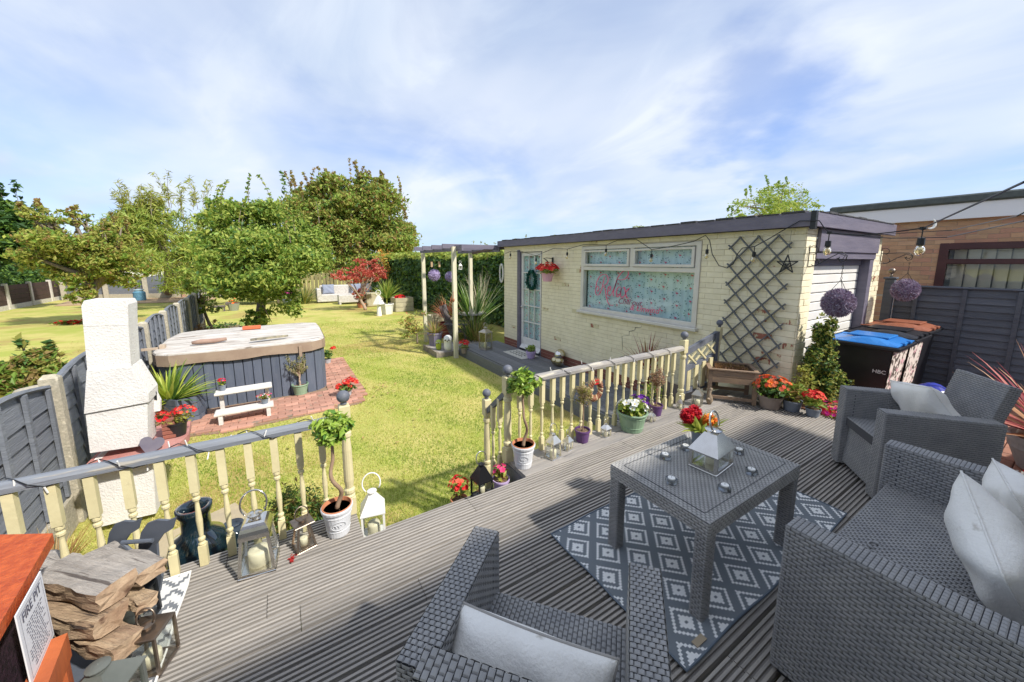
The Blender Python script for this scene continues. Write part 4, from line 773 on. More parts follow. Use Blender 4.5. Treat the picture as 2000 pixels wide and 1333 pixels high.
def lantern(label, loc, w, h, m, rz=0, taper=.0, roof='pyramid', d=None, group='lanterns on the decking', candle=True, glass=True, ringm=None, body=.58, name='lantern', cw=.24, ring=.17, base=True, cth=.036):
    """square lantern: h is the height without the ring"""
    t = T(name, label, 'lantern', loc, rz, group); d = d or w; a = w/2; b = d/2; k = 1-taper; bh = h*body; c = w*cth+.001
    g = G(); g.box(-a, a, -b, b, 0, h*.03, 0, .002)
    if base: g.box(-a*.93, a*.93, -b*.93, b*.93, h*.03, h*.06)
    ob('base', g, m, t)
    g = G(); z0 = h*.06
    for sx in (-1, 1):
        for sy in (-1, 1): g.bar((sx*(a-c), sy*(b-c), z0), (sx*(a*k-c), sy*(b*k-c), bh), c*2, c*2, 0, (0, 1, 0))
    for sx in (-1, 1):
        for z, q in ((z0, 1), (bh, k)):
            g.bar((sx*(a*q-c), -(b*q-c), z), (sx*(a*q-c), b*q-c, z), c*1.6, c*1.6); g.bar((-(a*q-c), sx*(b*q-c), z), (a*q-c, sx*(b*q-c), z), c*1.6, c*1.6)
    ob('frame', g, m, t)
    if glass:
        for sx, sy in ((1, 0), (-1, 0), (0, 1), (0, -1)):
            g = G(); A = a-c; B = b-c; Ak = a*k-c; Bk = b*k-c
            vs = [(sx*A, -B, z0), (sx*A, B, z0), (sx*Ak, Bk, bh), (sx*Ak, -Bk, bh)] if sx else [(-A, sy*B, z0), (A, sy*B, z0), (Ak, sy*Bk, bh), (-Ak, sy*Bk, bh)]
            o_ = .0012; off = [(x-(sx*o_), y-(sy*o_), z) for x, y, z in vs]; g.add(vs+off, [(0, 1, 2, 3), (7, 6, 5, 4)]); ob('glass', g, GL, t)
    g = G(); ak, bk = a*k*1.06, b*k*1.06; zr = h*.86; ar, br = w*.16, w*.16
    if roof == 'pyramid':
        g.box(-ak, ak, -bk, bk, bh, bh+h*.02); g.add([(-ak, -bk, bh+h*.02), (ak, -bk, bh+h*.02), (ak, bk, bh+h*.02), (-ak, bk, bh+h*.02), (-ar, -br, zr), (ar, -br, zr), (ar, br, zr), (-ar, br, zr)], [(0, 1, 5, 4), (1, 2, 6, 5), (2, 3, 7, 6), (3, 0, 4, 7), (4, 5, 6, 7)])
    elif roof == 'dome':
        for i in range(6):
            t0 = i/6*PI/2; t1 = (i+1)/6*PI/2; q0, q1 = 1-(1-math.cos(t0))*.62, 1-(1-math.cos(t1))*.62; s0 = bh+(zr-bh)*math.sin(t0); s1 = bh+(zr-bh)*math.sin(t1)
            A0, B0, A1, B1 = ak*q0, bk*q0, ak*q1, bk*q1
            g.add([(-A0, -B0, s0), (A0, -B0, s0), (A0, B0, s0), (-A0, B0, s0), (-A1, -B1, s1), (A1, -B1, s1), (A1, B1, s1), (-A1, B1, s1)], [(0, 1, 5, 4), (1, 2, 6, 5), (2, 3, 7, 6), (3, 0, 4, 7)])
        g.add([(-A1, -B1, zr), (A1, -B1, zr), (A1, B1, zr), (-A1, B1, zr)], [(0, 1, 2, 3)])
    elif roof == 'flat': zr = bh+h*.03; g.box(-a, a, -b, b, bh, zr, 0, .003)
    ob('roof', g, m, t)
    g = G(); g.lathe([(w*.15, zr), (w*.15, zr+h*.05), (w*.21, zr+h*.055), (w*.21, zr+h*.07), (w*.12, zr+h*.09), (w*.03, zr+h*.10)], 16); ob('vent_cap', g, m, t, smooth=False)
    g = G(); R_ = h*ring; zc_ = zr+h*.09+R_*.75
    g.tube([(R_*math.cos(q)*.9, R_*.25*math.sin(q), zc_+R_*math.sin(q)) for q in [(-.7+PI*1.9*i/18)*.78-.1 for i in range(19)]], w*.022+.001, 7); ob('handle', g, ringm or m, t, smooth=True)
    if candle: g = G(); g.lathe([(w*cw, h*.06), (w*cw, h*.27), (w*cw*.9, h*.30), (w*cw*.3, h*.29), (.002, h*.285)], 18); ob('candle', g, wax, t, smooth=True)
    return t
leafG = leafm('bay_leaf', (.22, .36, .05), (.36, .46, .08), .3, .35); leafG2 = leafm('bay_leaf_dark', (.06, .15, .03), (.10, .2, .04), .2, .3)
def petal(name, c, c2): return mat(name, c, c2, sc=20, rough=.6, sss=.25, det=1)
red = petal('red_petal', (.75, .015, .02), (.62, .01, .02)); orange = petal('orange_petal', (.85, .22, .02), (.8, .12, .02)); pink = petal('pink_petal', (.85, .08, .25), (.75, .04, .18)); magenta = petal('magenta_petal', (.65, .02, .32), (.75, .06, .4)); white_f = petal('white_petal', (.82, .82, .80), (.75, .76, .74)); purple = petal('purple_petal', (.12, .02, .30), (.18, .03, .36)); yel = petal('yellow_centre', (.8, .6, .05), (.7, .5, .03)); coral = petal('coral_petal', (.85, .16, .08), (.75, .08, .05))
gpot = mat('grey_pot', (.17, .20, .25), (.21, .24, .29), sc=8, rough=.5); lil = mat('lilac_pot', (.50, .38, .62), (.55, .43, .66), sc=6, rough=.45); ppl = mat('purple_pot', (.10, .045, .15), (.13, .06, .18), sc=6, rough=.45); grn = mat('green_pot', (.22, .34, .22), (.27, .38, .26), sc=6, rough=.5); wpt = mat('white_glazed_pot', (.66, .67, .70), (.60, .61, .64), sc=5, rough=.35); brnp = mat('taupe_pot', (.27, .21, .18), (.32, .26, .22), sc=10, rough=.7); maroon = mat('maroon_pot', (.20, .03, .04), (.25, .05, .05), rough=.4)
def flowerpot(label, loc, r, h, pm_, fol, fsize, fmats, bl, bn, br, bmats, style='plain', name='flower_pot', group=None, stems=0, seed=5, ctr=None, petals=5, shell=.75, cat='potted plant', clump=0):
    t = T(name, label, cat, loc, group=group); pot(t, r, h, pm_, style)
    g = G(); leafcloud(g, fol, fsize, .6, tuple(range(len(fmats))), None, .5, clump, .25, .3, 0, seed); ob('foliage', g, fmats, t)
    if bn: g = G(); blossoms(g, bl, bn, br, tuple(range(len(bmats))), seed, petals, .3, ctr if ctr is None else len(bmats), shell); ob('flowers', g, bmats+([yel] if ctr is not None else []), t, kind='stuff')
    return t
# ============================================================ BALUSTRADES
railm = mat('rail_grey', (.17, .185, .22), (.23, .25, .28), sc=9, rough=.6, bump=.3, st=(.3, 3, 3), c3=(.34, .32, .28), s3=8, t3=.62)
railw = mat('rail_weathered', (.38, .35, .31), (.26, .25, .25), sc=6, rough=.8, bump=.5, bs=30, st=(.4, 3, 3), c3=(.52, .48, .40), s3=9, t3=.58)
def spindle_mesh(h, w=.031):
    g = G(); a = w/2; zb = h*.20; zt = h*.66
    g.box(-a, a, -a, a, 0, zb-.008, 0, .001); g.box(-a, a, -a, a, zt+.008, h, 0, .001)
    r = a*.95; pr = [(r*.95, zb-.008), (r*1.02, zb), (r*.62, zb+.008), (r*.95, zb+.018), (r*.95, zb+.026), (r*.55, zb+.034), (r*.62, zb+.044), (r*.78, zb+(zt-zb)*.35), (r*.86, zb+(zt-zb)*.45), (r*.70, zb+(zt-zb)*.65), (r*.52, zt-.05), (r*.60, zt-.042), (r*1.0, zt-.034), (r*1.0, zt-.024), (r*.6, zt-.018), (r*1.0, zt-.008), (r*1.0, zt), (r*.9, zt+.008)]
    g.lathe(pr, 12); return g.mesh('spindle', cream)
def newel(par, loc, h, ballc, w=.042, z0=0):
    g = G(); a = w/2; b1 = h*.16; b2 = h*.80; g.box(-a, a, -a, a, z0, b1, 0, .002); g.box(-a, a, -a, a, b2, h, 0, .004); r = a
    g.lathe([(r, b1), (r*1.05, b1+.008), (r*.85, b1+.016), (r*1.05, b1+.03), (r*1.05, b1+.045), (r*.75, b1+.055), (r*.95, b1+.10), (r*.90, h*.6), (r*.75, b2-.06), (r*1.05, b2-.05), (r*1.05, b2-.03), (r*.8, b2-.022), (r, b2)], 14)
    n = ob('newel_post', g, cream, par, loc=loc); g = G(); g.lathe([(.014, h), (.017, h+.01), (.01, h+.018)], 12); g.ball((0, 0, h+.046), ballc, 14); ob('ball_finial', g, greyp, n, smooth=True); return n
RZ = .578; YB = 2.07
lbal = T('left_balustrade', 'cream turned-spindle balustrade with grey handrail along the left deck edge', 'balustrade', (-.5, YB, 0))
sm_ = spindle_mesh(RZ-.03); k = 0; x = .115
while x > -1.62: ob('spindle', sm_, None, lbal, loc=(x+.5, random.uniform(-.003, .003), 0), rot=(0, 0, random.uniform(-.1, .1))); x -= .104
g = G(); g.prism([(-.024, -.024), (.024, -.024), (.026, -.004), (.019, .010), (.008, .016), (-.008, .016), (-.019, .010), (-.026, -.004)], 'x', -1.15, .66); 
o = ob('handrail', g, railm, lbal, loc=(0, 0, RZ)); newel(lbal, (.235+.5, .02, 0), RZ+.06, .034, .054)
rbal = T('right_balustrade', 'cream turned-spindle balustrade with weathered handrail and grey ball finials right of the steps', 'balustrade', (1.27, 2.09, 0))
x = 1.37
while x < 3.2: ob('spindle', sm_, None, rbal, loc=(x-1.27, random.uniform(-.003, .003), 0), rot=(0, 0, random.uniform(-.1, .1))); x += .098
g = G(); g.prism([(-.028, -.026), (.028, -.026), (.030, -.004), (.022, .012), (.010, .018), (-.010, .018), (-.022, .012), (-.030, -.004)], 'x', .02, 1.98); ob('handrail', g, railw, rbal, loc=(0, 0, RZ))
newel(rbal, (0, 0, 0), RZ+.045, .035, .058); newel(rbal, (2.01, 0, 0), RZ+.075, .036, .058); lower = newel(rbal, (0, .31, -.30), .66, .033, .054, -.3)
g = G(); g.bar((0, .02, .50), (0, .29, .27), .03, .035); ob('handrail', g, greyp, rbal)
for k in range(2): o = ob('spindle', sm_, None, rbal, loc=(0, .11+.10*k, -.12-.085*k))
# string of little lights wound round each rail
def railstring(label, x0, x1, y, z, m, seed):
    t = T('string_lights', label, 'string lights', ((x0+x1)/2, y, z)); rs = random.Random(seed); g = G(); pts = []; n = int((x1-x0)/.035)
    for i in range(n): a = i*.9+seed; pts.append((x0+(x1-x0)*i/n, y+.037*math.cos(a), z-.004+.032*math.sin(a)))
    g.tube(pts, .0022, 4); ob('wire', g, dullblack, t, world=True); g = G()
    for i in range(0, n, 2):
        p = Vector(pts[i]); q = p+Vector((rs.uniform(-.012, .012), rs.uniform(-.02, .005), rs.choice((-1, -1, 1))*.028)); g.tube([p, q], .0028, 5)
    ob('bulbs', g, whitem, t, world=True, kind='stuff')
railstring('white fairy lights wound along the left grey handrail', -1.6, .12, YB, RZ, dullblack, 3); railstring('dark wire fairy lights wound round the weathered right handrail', 1.32, 3.2, 2.09, RZ, dullblack, 4)
# garden gate ---------------------------------------------------
gt = T('garden_gate', 'small grey-framed gate with cream crossed slats between balustrade and cabin wall', 'gate', (3.34, 2.12, 0)); gx1 = .62
g = G(); g.bar((.0, 0, .50), (gx1, .03, .63), .03, .06); g.bar((.0, 0, .33), (gx1, .03, .40), .03, .05); g.box(gx1-.05, gx1+.0, .0, .04, .06, .66); g.box(-.0, .04, -.02, .02, .06, .53); g.box(.04, gx1-.05, -.0, .03, .07, .12); ob('frame', g, greyp, gt)
for k in range(3):
    for s_ in (1, -1): g = G(); x0 = .05+k*.17; g.bar((x0 if s_ > 0 else x0+.16, .005*s_, .37+.03*k), (x0+.16 if s_ > 0 else x0, .005*s_, .49+.03*k), .012, .018); ob('cross_slat', g, cream, gt)
for k in range(4): g = G(); x0 = .07+k*.13; g.box(x0, x0+.06, -.008, .008, .1, .33+.02*k); ob('slat', g, cream, gt)
n = newel(gt, (gx1+.04, .03, 0), .70, .034, .05)
# ============================================================ BARBECUE, HOT TUB AND AROUND
plaster = mat('white_masonry', (.78, .76, .73), (.70, .67, .64), sc=5, rough=.9, bump=.7, bs=75, c3=(.40, .38, .35), s3=26, t3=.66)
bq_ = T('masonry_barbecue', 'tall white rendered barbecue chimney with flared hood on the left of the lawn', 'barbecue', (-1.12, 4.0, L))
def bpx(*pp): return [(lambda p: (p.x, p.z))(atY(x, y, 3.75)) for x, y in pp]
def course(name, pp, y0, y1, m, bev=.006):
    g = G(); q = bpx(*pp); c = (sum(p[0] for p in q)/len(q), sum(p[1] for p in q)/len(q)); inn = [(c[0]+(p[0]-c[0])*.985, c[1]+(p[1]-c[1])*.99) for p in q]; n = len(q)
    g.add([(a, y0, b) for a, b in inn]+[(a, y0+bev, b) for a, b in q]+[(a, y1, b) for a, b in q], [tuple(range(n))]+[(i, i+n, (i+1) % n+n, (i+1) % n) for i in range(n)]+[(i+n, i+2*n, (i+1) % n+2*n, (i+1) % n+n) for i in range(n)]+[tuple(range(2*n, 3*n))[::-1]]); return ob(name, g, m, bq_, world=True)
course('chimney_block', [(158, 598), (163, 588), (245, 587), (250, 595), (251, 636), (162, 638)], 3.75, 3.96, plaster)
course('chimney_block', [(162, 638), (251, 636), (256, 716), (170, 724)], 3.75, 3.96, plaster)
course('hood', [(170, 724), (257, 716), (276, 745), (291, 768), (292, 785), (165, 808), (167, 770)], 3.735, 3.99, plaster)
course('firebox', [(166, 808), (288, 786), (289, 870), (175, 886)], 3.75, 3.98, plaster)
course('base_block', [(180, 902), (294, 885), (303, 1008), (188, 1036)], 3.78, 3.92, plaster)
g = G(); p0 = bpx((168, 888))[0]; p1 = bpx((352, 868))[0]; zt = -.045; g.prism([(p0[0], 3.66), (p1[0]-.16, 3.66), (p1[0]-.02, 3.74), (p1[0]+.02, 3.95), (p1[0]-.02, 4.3), (p0[0], 4.3)], 'z', zt-.055, zt); ob('shelf', g, mat('red_tile_shelf', (.40, .16, .14), (.50, .25, .22), sc=7, rough=.85, bump=.6), bq_, world=True)
g = G(); q = bpx((305, 790))[0]
for k in range(5): g.box(q[0]-.03, q[0]+.05, 3.92, 4.02, -.04+k*.035, -.01+k*.035, 0, .003)
ob('brick_stack', g, redb, bq_, world=True)
g = G(); vs = []; xh = bpx((305, 775))[0][0]+.004
g.prism([(p.x, p.z) for p in [atY(x, y, 3.93) for x, y in ((278, 742), (300, 758), (313, 783), (313, 803), (290, 806))]], 'y', 3.93, 3.97); ob('side_wing', g, plaster, bq_, world=True); g = G(); g.prism([(p.x, p.z) for p in [atY(x, y, 3.93) for x, y in ((295, 755), (301, 758), (306, 768), (307, 782), (298, 780), (295, 768))]], 'y', 3.927, 3.94); ob('vent_hole', g, MC['black_metal'], bq_, world=True)
ht = T('slate_heart', 'purple-grey slate heart leaning on the barbecue shelf', 'ornament', (-.96, 3.70, zt)); pts = [(.068*math.sin(a)**3*1.05, .070*(math.cos(a)*.95-.35*math.cos(2*a)-.12*math.cos(3*a)-.05*math.cos(4*a))+.062) for a in [2*PI*i/28 for i in range(28)]]
g = G(); g.prism(pts, 'y', -.008, .008); o = ob('heart', g, mat('slate', (.14, .125, .17), (.18, .165, .2), sc=10, rough=.7), ht, rot=(-.2, .35, .15))
# hot tub
tub = T('hot_tub', 'square hot tub with blue-grey planked sides and weathered padded cover', 'hot tub', (-.55, 7.2, L)); TX0, TX1, TY0, TY1 = -1.50, .50, 6.42, 8.35; rc = .28
def rrect(x0, x1, y0, y1, r, n=7):
    P_ = []
    for cx, cy, a0 in ((x1-r, y0+r, -PI/2), (x1-r, y1-r, 0), (x0+r, y1-r, PI/2), (x0+r, y0+r, PI)):
        for i in range(n+1): a = a0+PI/2*i/n; P_.append((cx+r*math.cos(a), cy+r*math.sin(a)))
    return P_
tpl = mat('tub_plank_blue', (.095, .115, .16), (.125, .145, .19), sc=6, rough=.6, bump=.3, bs=25, st=(4, 4, .5), rnd=.1, c3=(.17, .19, .23), s3=18, t3=.68)
per = rrect(TX0+.03, TX1-.03, TY0+.03, TY1-.03, rc-.03); g = G(); g.prism(per, 'z', L+.02, .02); ob('cabinet', g, mat('tub_core', (.04, .05, .07), rough=.8), tub, world=True)
P2 = rrect(TX0, TX1, TY0, TY1, rc, 10); P2.append(P2[0]); acc = []; 
for i in range(len(P2)-1):
    a = Vector(P2[i]); b_ = Vector(P2[i+1]); l = (b_-a).length; k = max(1, round(l/.112))
    for j in range(k): acc.append((a.lerp(b_, j/k), a.lerp(b_, (j+1)/k)))
mrg = []; i = 0
while i < len(acc):
    a, b_ = acc[i]; 
    while (b_-a).length < .09 and i+1 < len(acc): i += 1; b_ = acc[i][1]
    mrg.append((a, b_)); i += 1
for a, b_ in mrg:
    d = (b_-a).normalized(); nn = Vector((d.y, -d.x)); g = G(); e = .0025; z1 = .03+(.003*random.random())
    q = [a+d*e, a+d*(e+.004)+nn*.018, b_-d*(e+.004)+nn*.018, b_-d*e]; g.prism([(p.x, p.y) for p in q], 'z', L+.012, z1); ob('plank', g, tpl, tub, world=True)
cvs = mat('weathered_cover', (.62, .59, .55), (.43, .385, .34), sc=3.5, rough=.85, bump=.7, bs=12, st=(.8, 6, 1), c3=(.20, .16, .13), s3=3.0, t3=.59, lo=.40, hi=.62); skm = mat('cover_skirt_brown', (.30, .215, .16), (.36, .27, .20), sc=5, rough=.7, bump=.3)
def cov(y0, y1, front):
    g = G(); n = 10; zt_ = .235; vs = []; W_ = 18
    X0, X1 = TX0-.03, TX1+.03; pr = []
    if front: pl = [(X0, y1), (X0, y0+.22), (X0+.06, y0+.08), (X0+.2, y0)]+[(X0+.2+(X1-X0-.4)*i/8, y0-.03*math.sin(PI*i/8)) for i in range(1, 8)]+[(X1-.2, y0), (X1-.06, y0+.08), (X1, y0+.22), (X1, y1)]
    else: pl = [(X1, y0), (X1, y1-.2), (X1-.2, y1), (X0+.2, y1), (X0, y1-.2), (X0, y0)]
    c = (sum(p[0] for p in pl)/len(pl), sum(p[1] for p in pl)/len(pl)); k = len(pl)
    yc = (TY0+TY1)/2; zf = lambda y: .205+.05*(1-abs(y-yc)/1.0)
    lo = [(p[0], p[1], zf(p[1])-.03) for p in pl]; mi_ = [(p[0]+(c[0]-p[0])*.01, p[1]+(c[1]-p[1])*.01, zf(p[1])-.008) for p in pl]; hi = [(p[0]+(c[0]-p[0])*.05, p[1]+(c[1]-p[1])*.05, zf(p[1])) for p in pl]
    g.add(lo+mi_+hi, [(i, (i+1) % k, (i+1) % k+k, i+k) for i in range(k)]+[(i+k, (i+1) % k+k, (i+1) % k+2*k, i+2*k) for i in range(k)]+[tuple(range(2*k, 3*k))]); ob('cover_half', g, cvs, tub, world=True)
    g = G(); g.add([(p[0]+(p[0]-c[0])*.004, p[1]+(p[1]-c[1])*.004, zf(p[1])-.025) for p in pl]+[(p[0]+(p[0]-c[0])*.002, p[1]+(p[1]-c[1])*.002, .04+.012*math.sin(i*1.7)) for i, p in enumerate(pl)], [(i, i+k, i+1+k, i+1) for i in range(k-1)]); ob('cover_skirt', g, skm, tub, world=True)
cov(TY0-.04, (TY0+TY1)/2-.01, True); cov((TY0+TY1)/2+.01, TY1+.03, False)
g = G(); g.box(TX1-.35, TX1-.31, TY0-.072, TY0-.06, -.03, .14); ob('strap', g, skm, tub, world=True)
def onp(name, label, cat, px, py, z, fn, m, rz=0, **k):
    p = at(px, py, z); g = G(); fn(g); o = ob(name, g, m, None, loc=p, rot=(0, 0, rz), **k); return tag(o, label, cat)
onp('red_brick', 'loose orange-red brick lying on the far edge of the hot tub cover', 'brick', 492, 643, .25, lambda g: g.box(-.13, .13, -.05, .05, 0, .055, 0, .006), mat('loose_brick', (.62, .17, .07), (.5, .13, .06), sc=10, rough=.9, bump=.5))
onp('folded_cloth', 'rolled brown cloth or bark strip lying on the hot tub cover', 'cloth', 410, 670, .245, lambda g: g.tube([(-.2, 0, .02), (-.1, .01, .026), (.05, .015, .022), (.19, .05, .028)], [.022, .035, .033, .024], 9), mat('brown_cloth', (.30, .19, .15), (.38, .26, .2), sc=12, rough=.9, bump=.5), smooth=True)
onp('driftwood', 'flat lichen-spotted piece of wood lying on the hot tub cover', 'driftwood', 527, 662, .25, lambda g: g.prism([(-.24, -.05), (-.10, -.035), (.2, .02), (.24, .05), (.1, .06), (-.12, .03), (-.22, -.01)], 'z', 0, .03), mat('lichen_wood', (.42, .37, .25), (.16, .15, .13), sc=14, rough=.95, bump=.6))
onp('wooden_bar', 'short wooden cover-lifter bar sticking out between barbecue and hot tub', 'wooden bar', 285, 684, .22, lambda g: (g.box(-.22, .16, -.02, .02, -.01, .02), g.box(-.26, -.2, -.05, .05, -.05, .05), g.box(.14, .2, -.05, .06, -.05, .05)), mat('pale_wood', (.50, .40, .30), (.4, .31, .24), sc=10, rough=.9), .05)
# two-tier white bench
wdw = mat('white_painted_wood', (.74, .72, .69), (.62, .59, .55), sc=9, rough=.7, bump=.4, st=(1, 5, 5), c3=(.45, .40, .35), s3=14, t3=.68); bn_ = T('stepped_bench', 'two-tier white painted plank bench in front of the hot tub', 'bench', at(482, 815, L), .03)
g = G(); g.box(-.31, .31, -.22, -.04, .14, .185, 0, .012); ob('lower_plank', g, wdw, bn_); g = G(); g.box(-.31, .31, .02, .20, .335, .38, 0, .012); ob('upper_plank', g, wdw, bn_)
for x, yy, h in ((-.25, -.19, .14), (.25, -.19, .14), (-.25, .14, .335), (.25, .14, .335), (-.25, .0, .14), (.25, .0, .14)):
    g = G(); g.box(x-.022, x+.022, yy-.02, yy+.03, 0, h-.001, 0, .003); ob('leg', g, wdw, bn_)
bp = Vector(bn_.location)
flowerpot('small red geranium in grey pot on the upper bench plank', bp+Vector((-.23, .11, .38)), .042, .075, gpot, [(0, 0, .10, .05, .05, .03, 50)], .035, [gA, gY], [(0, 0, .13, .045, .045, .035)], 30, .013, [red, pink])
flowerpot('pink begonia in small grey pot on the lower bench plank', bp+Vector((.22, -.12, .185)), .045, .065, gpot, [(0, 0, .09, .08, .07, .03, 70)], .035, [gY, gA, gBr], [(.0, 0, .11, .09, .06, .03)], 22, .012, [pink, white_f, coral])
# olive
ol = T('olive_tree', 'small silvery olive tree in sage green pot against the hot tub', 'potted tree', at(588, 773, L)); pot(ol, .115, .19, grn, 'ring'); g = G(); tips = [(.16*math.cos(a)*q, .12*math.sin(a)*q, .42+.2*q2) for a, q, q2 in [(i*2.4, .4+.6*((i*7) % 5)/5, ((i*3) % 7)/7) for i in range(22)]]
branches(g, (0, 0, .16), (.0, 0, .32), tips, .013, 0, 3); ob('trunk', g, mat('pale_bark', (0, 0, 0)), ol); g = G(); olm = leafm('olive_leaf', (.40, .38, .18), (.30, .30, .15))
for t_ in tips: leafcloud(g, [(t_[0]*q, t_[1]*q, .3+(t_[2]-.3)*q, .022, .022, .03, 12) for q in (.5, .75, 1.0, 1.12)], .034, .25, (0,), None, .8, 0, 0, .2, 0, int(t_[0]*9e3) % 999)
ob('foliage', g, [olm], ol)
flowerpot('large bright red geranium in pale grey pot on the brick paving corner', at(678, 776, L), .075, .12, mat('pale_grey_pot', (.42, .43, .46), rough=.5), [(0, 0, .16, .14, .12, .06, 160)], .06, [gA, gC], [(-.1, 0, .17, .06, .06, .06), (.0, 0, .22, .07, .07, .07), (.12, 0, .21, .06, .06, .06), (.03, -.03, .15, .05, .05, .05), (.06, 0, .26, .05, .05, .05)], 46, .016, [red, coral], seed=7)
flowerpot('red geranium in pale pot behind the hot tub corner', at(640, 712, L), .07, .11, MC['pale_grey_pot'], [(0, 0, .2, .12, .1, .10, 130)], .06, [gC, gA], [(-.1, 0, .28, .05, .05, .05), (.12, 0, .3, .06, .06, .06)], 50, .016, [red], seed=8)
# yucca in hexagonal wooden planter
yp = at(372, 826, L)+Vector((-.05, .12, 0)); yc = T('spiky_yucca', 'bright green spiky cordyline in dark blue wooden planter beside the barbecue', 'potted plant', yp); 
for k in range(4):
    for j in range(6):
        a = PI/3*j+.3; a2 = a+PI/3; r_ = .20-.004*k; g = G(); g.bar((r_*math.cos(a), r_*math.sin(a), .045+.085*k), (r_*math.cos(a2), r_*math.sin(a2), .045+.085*k), .02, .078); ob('planter_board', g, tpl, yc)
g = G(); g.lathe([(.001, .3), (.175, .3), (.175, .31), (.001, .32)], 6, rot=.3); ob('soil', g, soil, yc)
g = G(); blades(g, (-.14, -.02, .30), 120, .54, .038, (0, 1, 2), (.05, 1.5), .35, 6, 12, .06, (.62, .28, .10)); ob('leaves', g, [leafm('leaf_lime', (.40, .48, .07), (.50, .54, .11)), gA, gC], yc)
fc = flowerpot('trailing red and yellow calibrachoa in black pot on the barbecue shelf', Vector((-.84, 3.98, zt)), .075, .12, MC['black_plastic'], [(0, 0, .15, .13, .11, .05, 220)], .03, [gY, gO], [(-.08, 0, .17, .06, .08, .06), (.06, 0, .2, .09, .08, .05)], 40, .014, [red, coral], seed=9)
g = G()
for k in range(26): a = k*2.4; g.tube([(0, 0, .12), (.06*math.cos(a), .06*math.sin(a), .2), (.15*math.cos(a), .1*math.sin(a), .22+.03*math.sin(k))], .0018, 3)
ob('twigs', g, gBr, fc)
# vases behind the left balusters
gz = mat('dark_blue_glaze', (.004, .012, .02), (.007, .022, .032), sc=4, rough=.08, coat=1, spec=.8)
g = G(); g.lathe([(.07, 0), (.105, .05), (.125, .20), (.125, .40), (.105, .445), (.066, .465), (.058, .48), (.058, .53), (.070, .545), (.072, .565), (.056, .565), (.05, .52), (.045, .46)], 24); vs_ = ob('tall_vase', g, gz, loc=(-.47, 2.33, L), smooth=True); vs_.scale = (1.05, 1.05, (zat(368, 992, (-.47, 2.33))-L)/.565); tag(vs_, 'tall narrow-necked dark blue glazed vase behind the left balusters', 'vase')
g = G(); g.lathe([(.06, 0), (.11, .06), (.13, .18), (.12, .28), (.08, .35), (.06, .37), (.05, .36)], 24); vs_ = ob('round_vase', g, gz, loc=(-.335, 2.40, L), smooth=True); vs_.scale = (.85, .85, (zat(405, 1042, (-.335, 2.40))-L)/.37); tag(vs_, 'squat rounded dark blue glazed jar just right of the tall vase', 'vase')
# ============================================================ LAWN END: furniture, planters
wr = mat('white_rattan', (.62, .59, .55), (.48, .45, .41), sc=14, rough=.8, bump=.8, bs=40); cg = mat('grey_cushion', (.22, .25, .33), (.27, .30, .38), sc=8, rough=.9); wdb = mat('pale_planter_wood', (.52, .47, .32), (.40, .36, .25), sc=6, rough=.85, bump=.4)
Ls = at(680, 588, L); Ls = Vector((2.75, 20.4, L)); so_ = T('rattan_sofa', 'off-white rattan corner sofa set against the wooden fence at the lawn end', 'sofa', Ls)
g = G(); g.box(-1.1, 1.5, .1, .8, .05, .42, 0, .03); ob('seat', g, wr, so_); g = G(); g.box(-1.1, 1.5, .8, .98, .05, .85, 0, .04); ob('backrest', g, wr, so_); g = G(); g.box(-1.28, -1.1, .1, .98, .05, .72, 0, .03); ob('arm', g, wr, so_); g = G(); g.box(1.0, 1.5, -.5, .1, .05, .42, 0, .03); g.box(1.5, 1.68, -.5, .98, .05, .85, 0, .03); ob('corner_seat', g, wr, so_)
def cushion(name, label, loc, rot, w, h, d, m, piping=None, seed=1, squash=1, parent=None):
    t = T(name, label, 'cushion', loc) if parent is None else None; g = G(); n = 26; rs = random.Random(seed); ph = [rs.uniform(0, 6) for _ in range(6)]; vs = []
    for sgn in (1, -1):
        for i in range(n+1):
            for j in range(n+1):
                u = -1+2*i/n; v = -1+2*j/n; e = (1-abs(u)**3.2)*(1-abs(v)**3.2); pz_ = math.sqrt(max(0, e))*.5*(1-.16*abs(u*v)); pinch = 1-.07*(1-abs(v)**2)*abs(u)**4; pinch2 = 1-.07*(1-abs(u)**2)*abs(v)**4
                wr_ = .026*math.sin(u*4+ph[0]+v*2.5)*math.cos(v*3+ph[1])+.012*math.sin(u*8+v*6+ph[2])+.014*abs(math.sin(u*3*v+ph[3]+v*5))*(abs(u)**2)
                vs.append((u*w/2*pinch, v*h/2*pinch2, sgn*(pz_*d+wr_*d*2*min(1, e*2))+.03*w*u*v*squash))
    fs = []; N1 = (n+1)*(n+1)
    for i in range(n):
        for j in range(n): a = i*(n+1)+j; fs.append((a, a+n+1, a+n+2, a+1)); fs.append((a+N1, a+1+N1, a+n+2+N1, a+n+1+N1))
    g.add(vs, fs)
    if parent is not None: return ob('cushion', g, m, parent, loc=loc, rot=rot, smooth=True)
    t.rotation_euler = rot; ob('cover', g, m, t, smooth=True)
    g = G(); g.tube([(-w/2*.93, 0, d*.02), (0, 0, d*.0), (w/2*.93, 0, d*.02)], .001, 4)
    ring = [(u*w/2*(1-.07*(1-abs(v)**2)*abs(u)**4), v*h/2*(1-.07*(1-abs(u)**2)*abs(v)**4), .03*w*u*v*squash) for u, v in [(-1+2*i/12, -1) for i in range(12)]+[(1, -1+2*i/12) for i in range(12)]+[(1-2*i/12, 1) for i in range(12)]+[(-1, 1-2*i/12) for i in range(12)]]
    g = G(); g.tube(ring, .0035, 5, 0, True); ob('piping', g, piping or m, t, smooth=True); return t
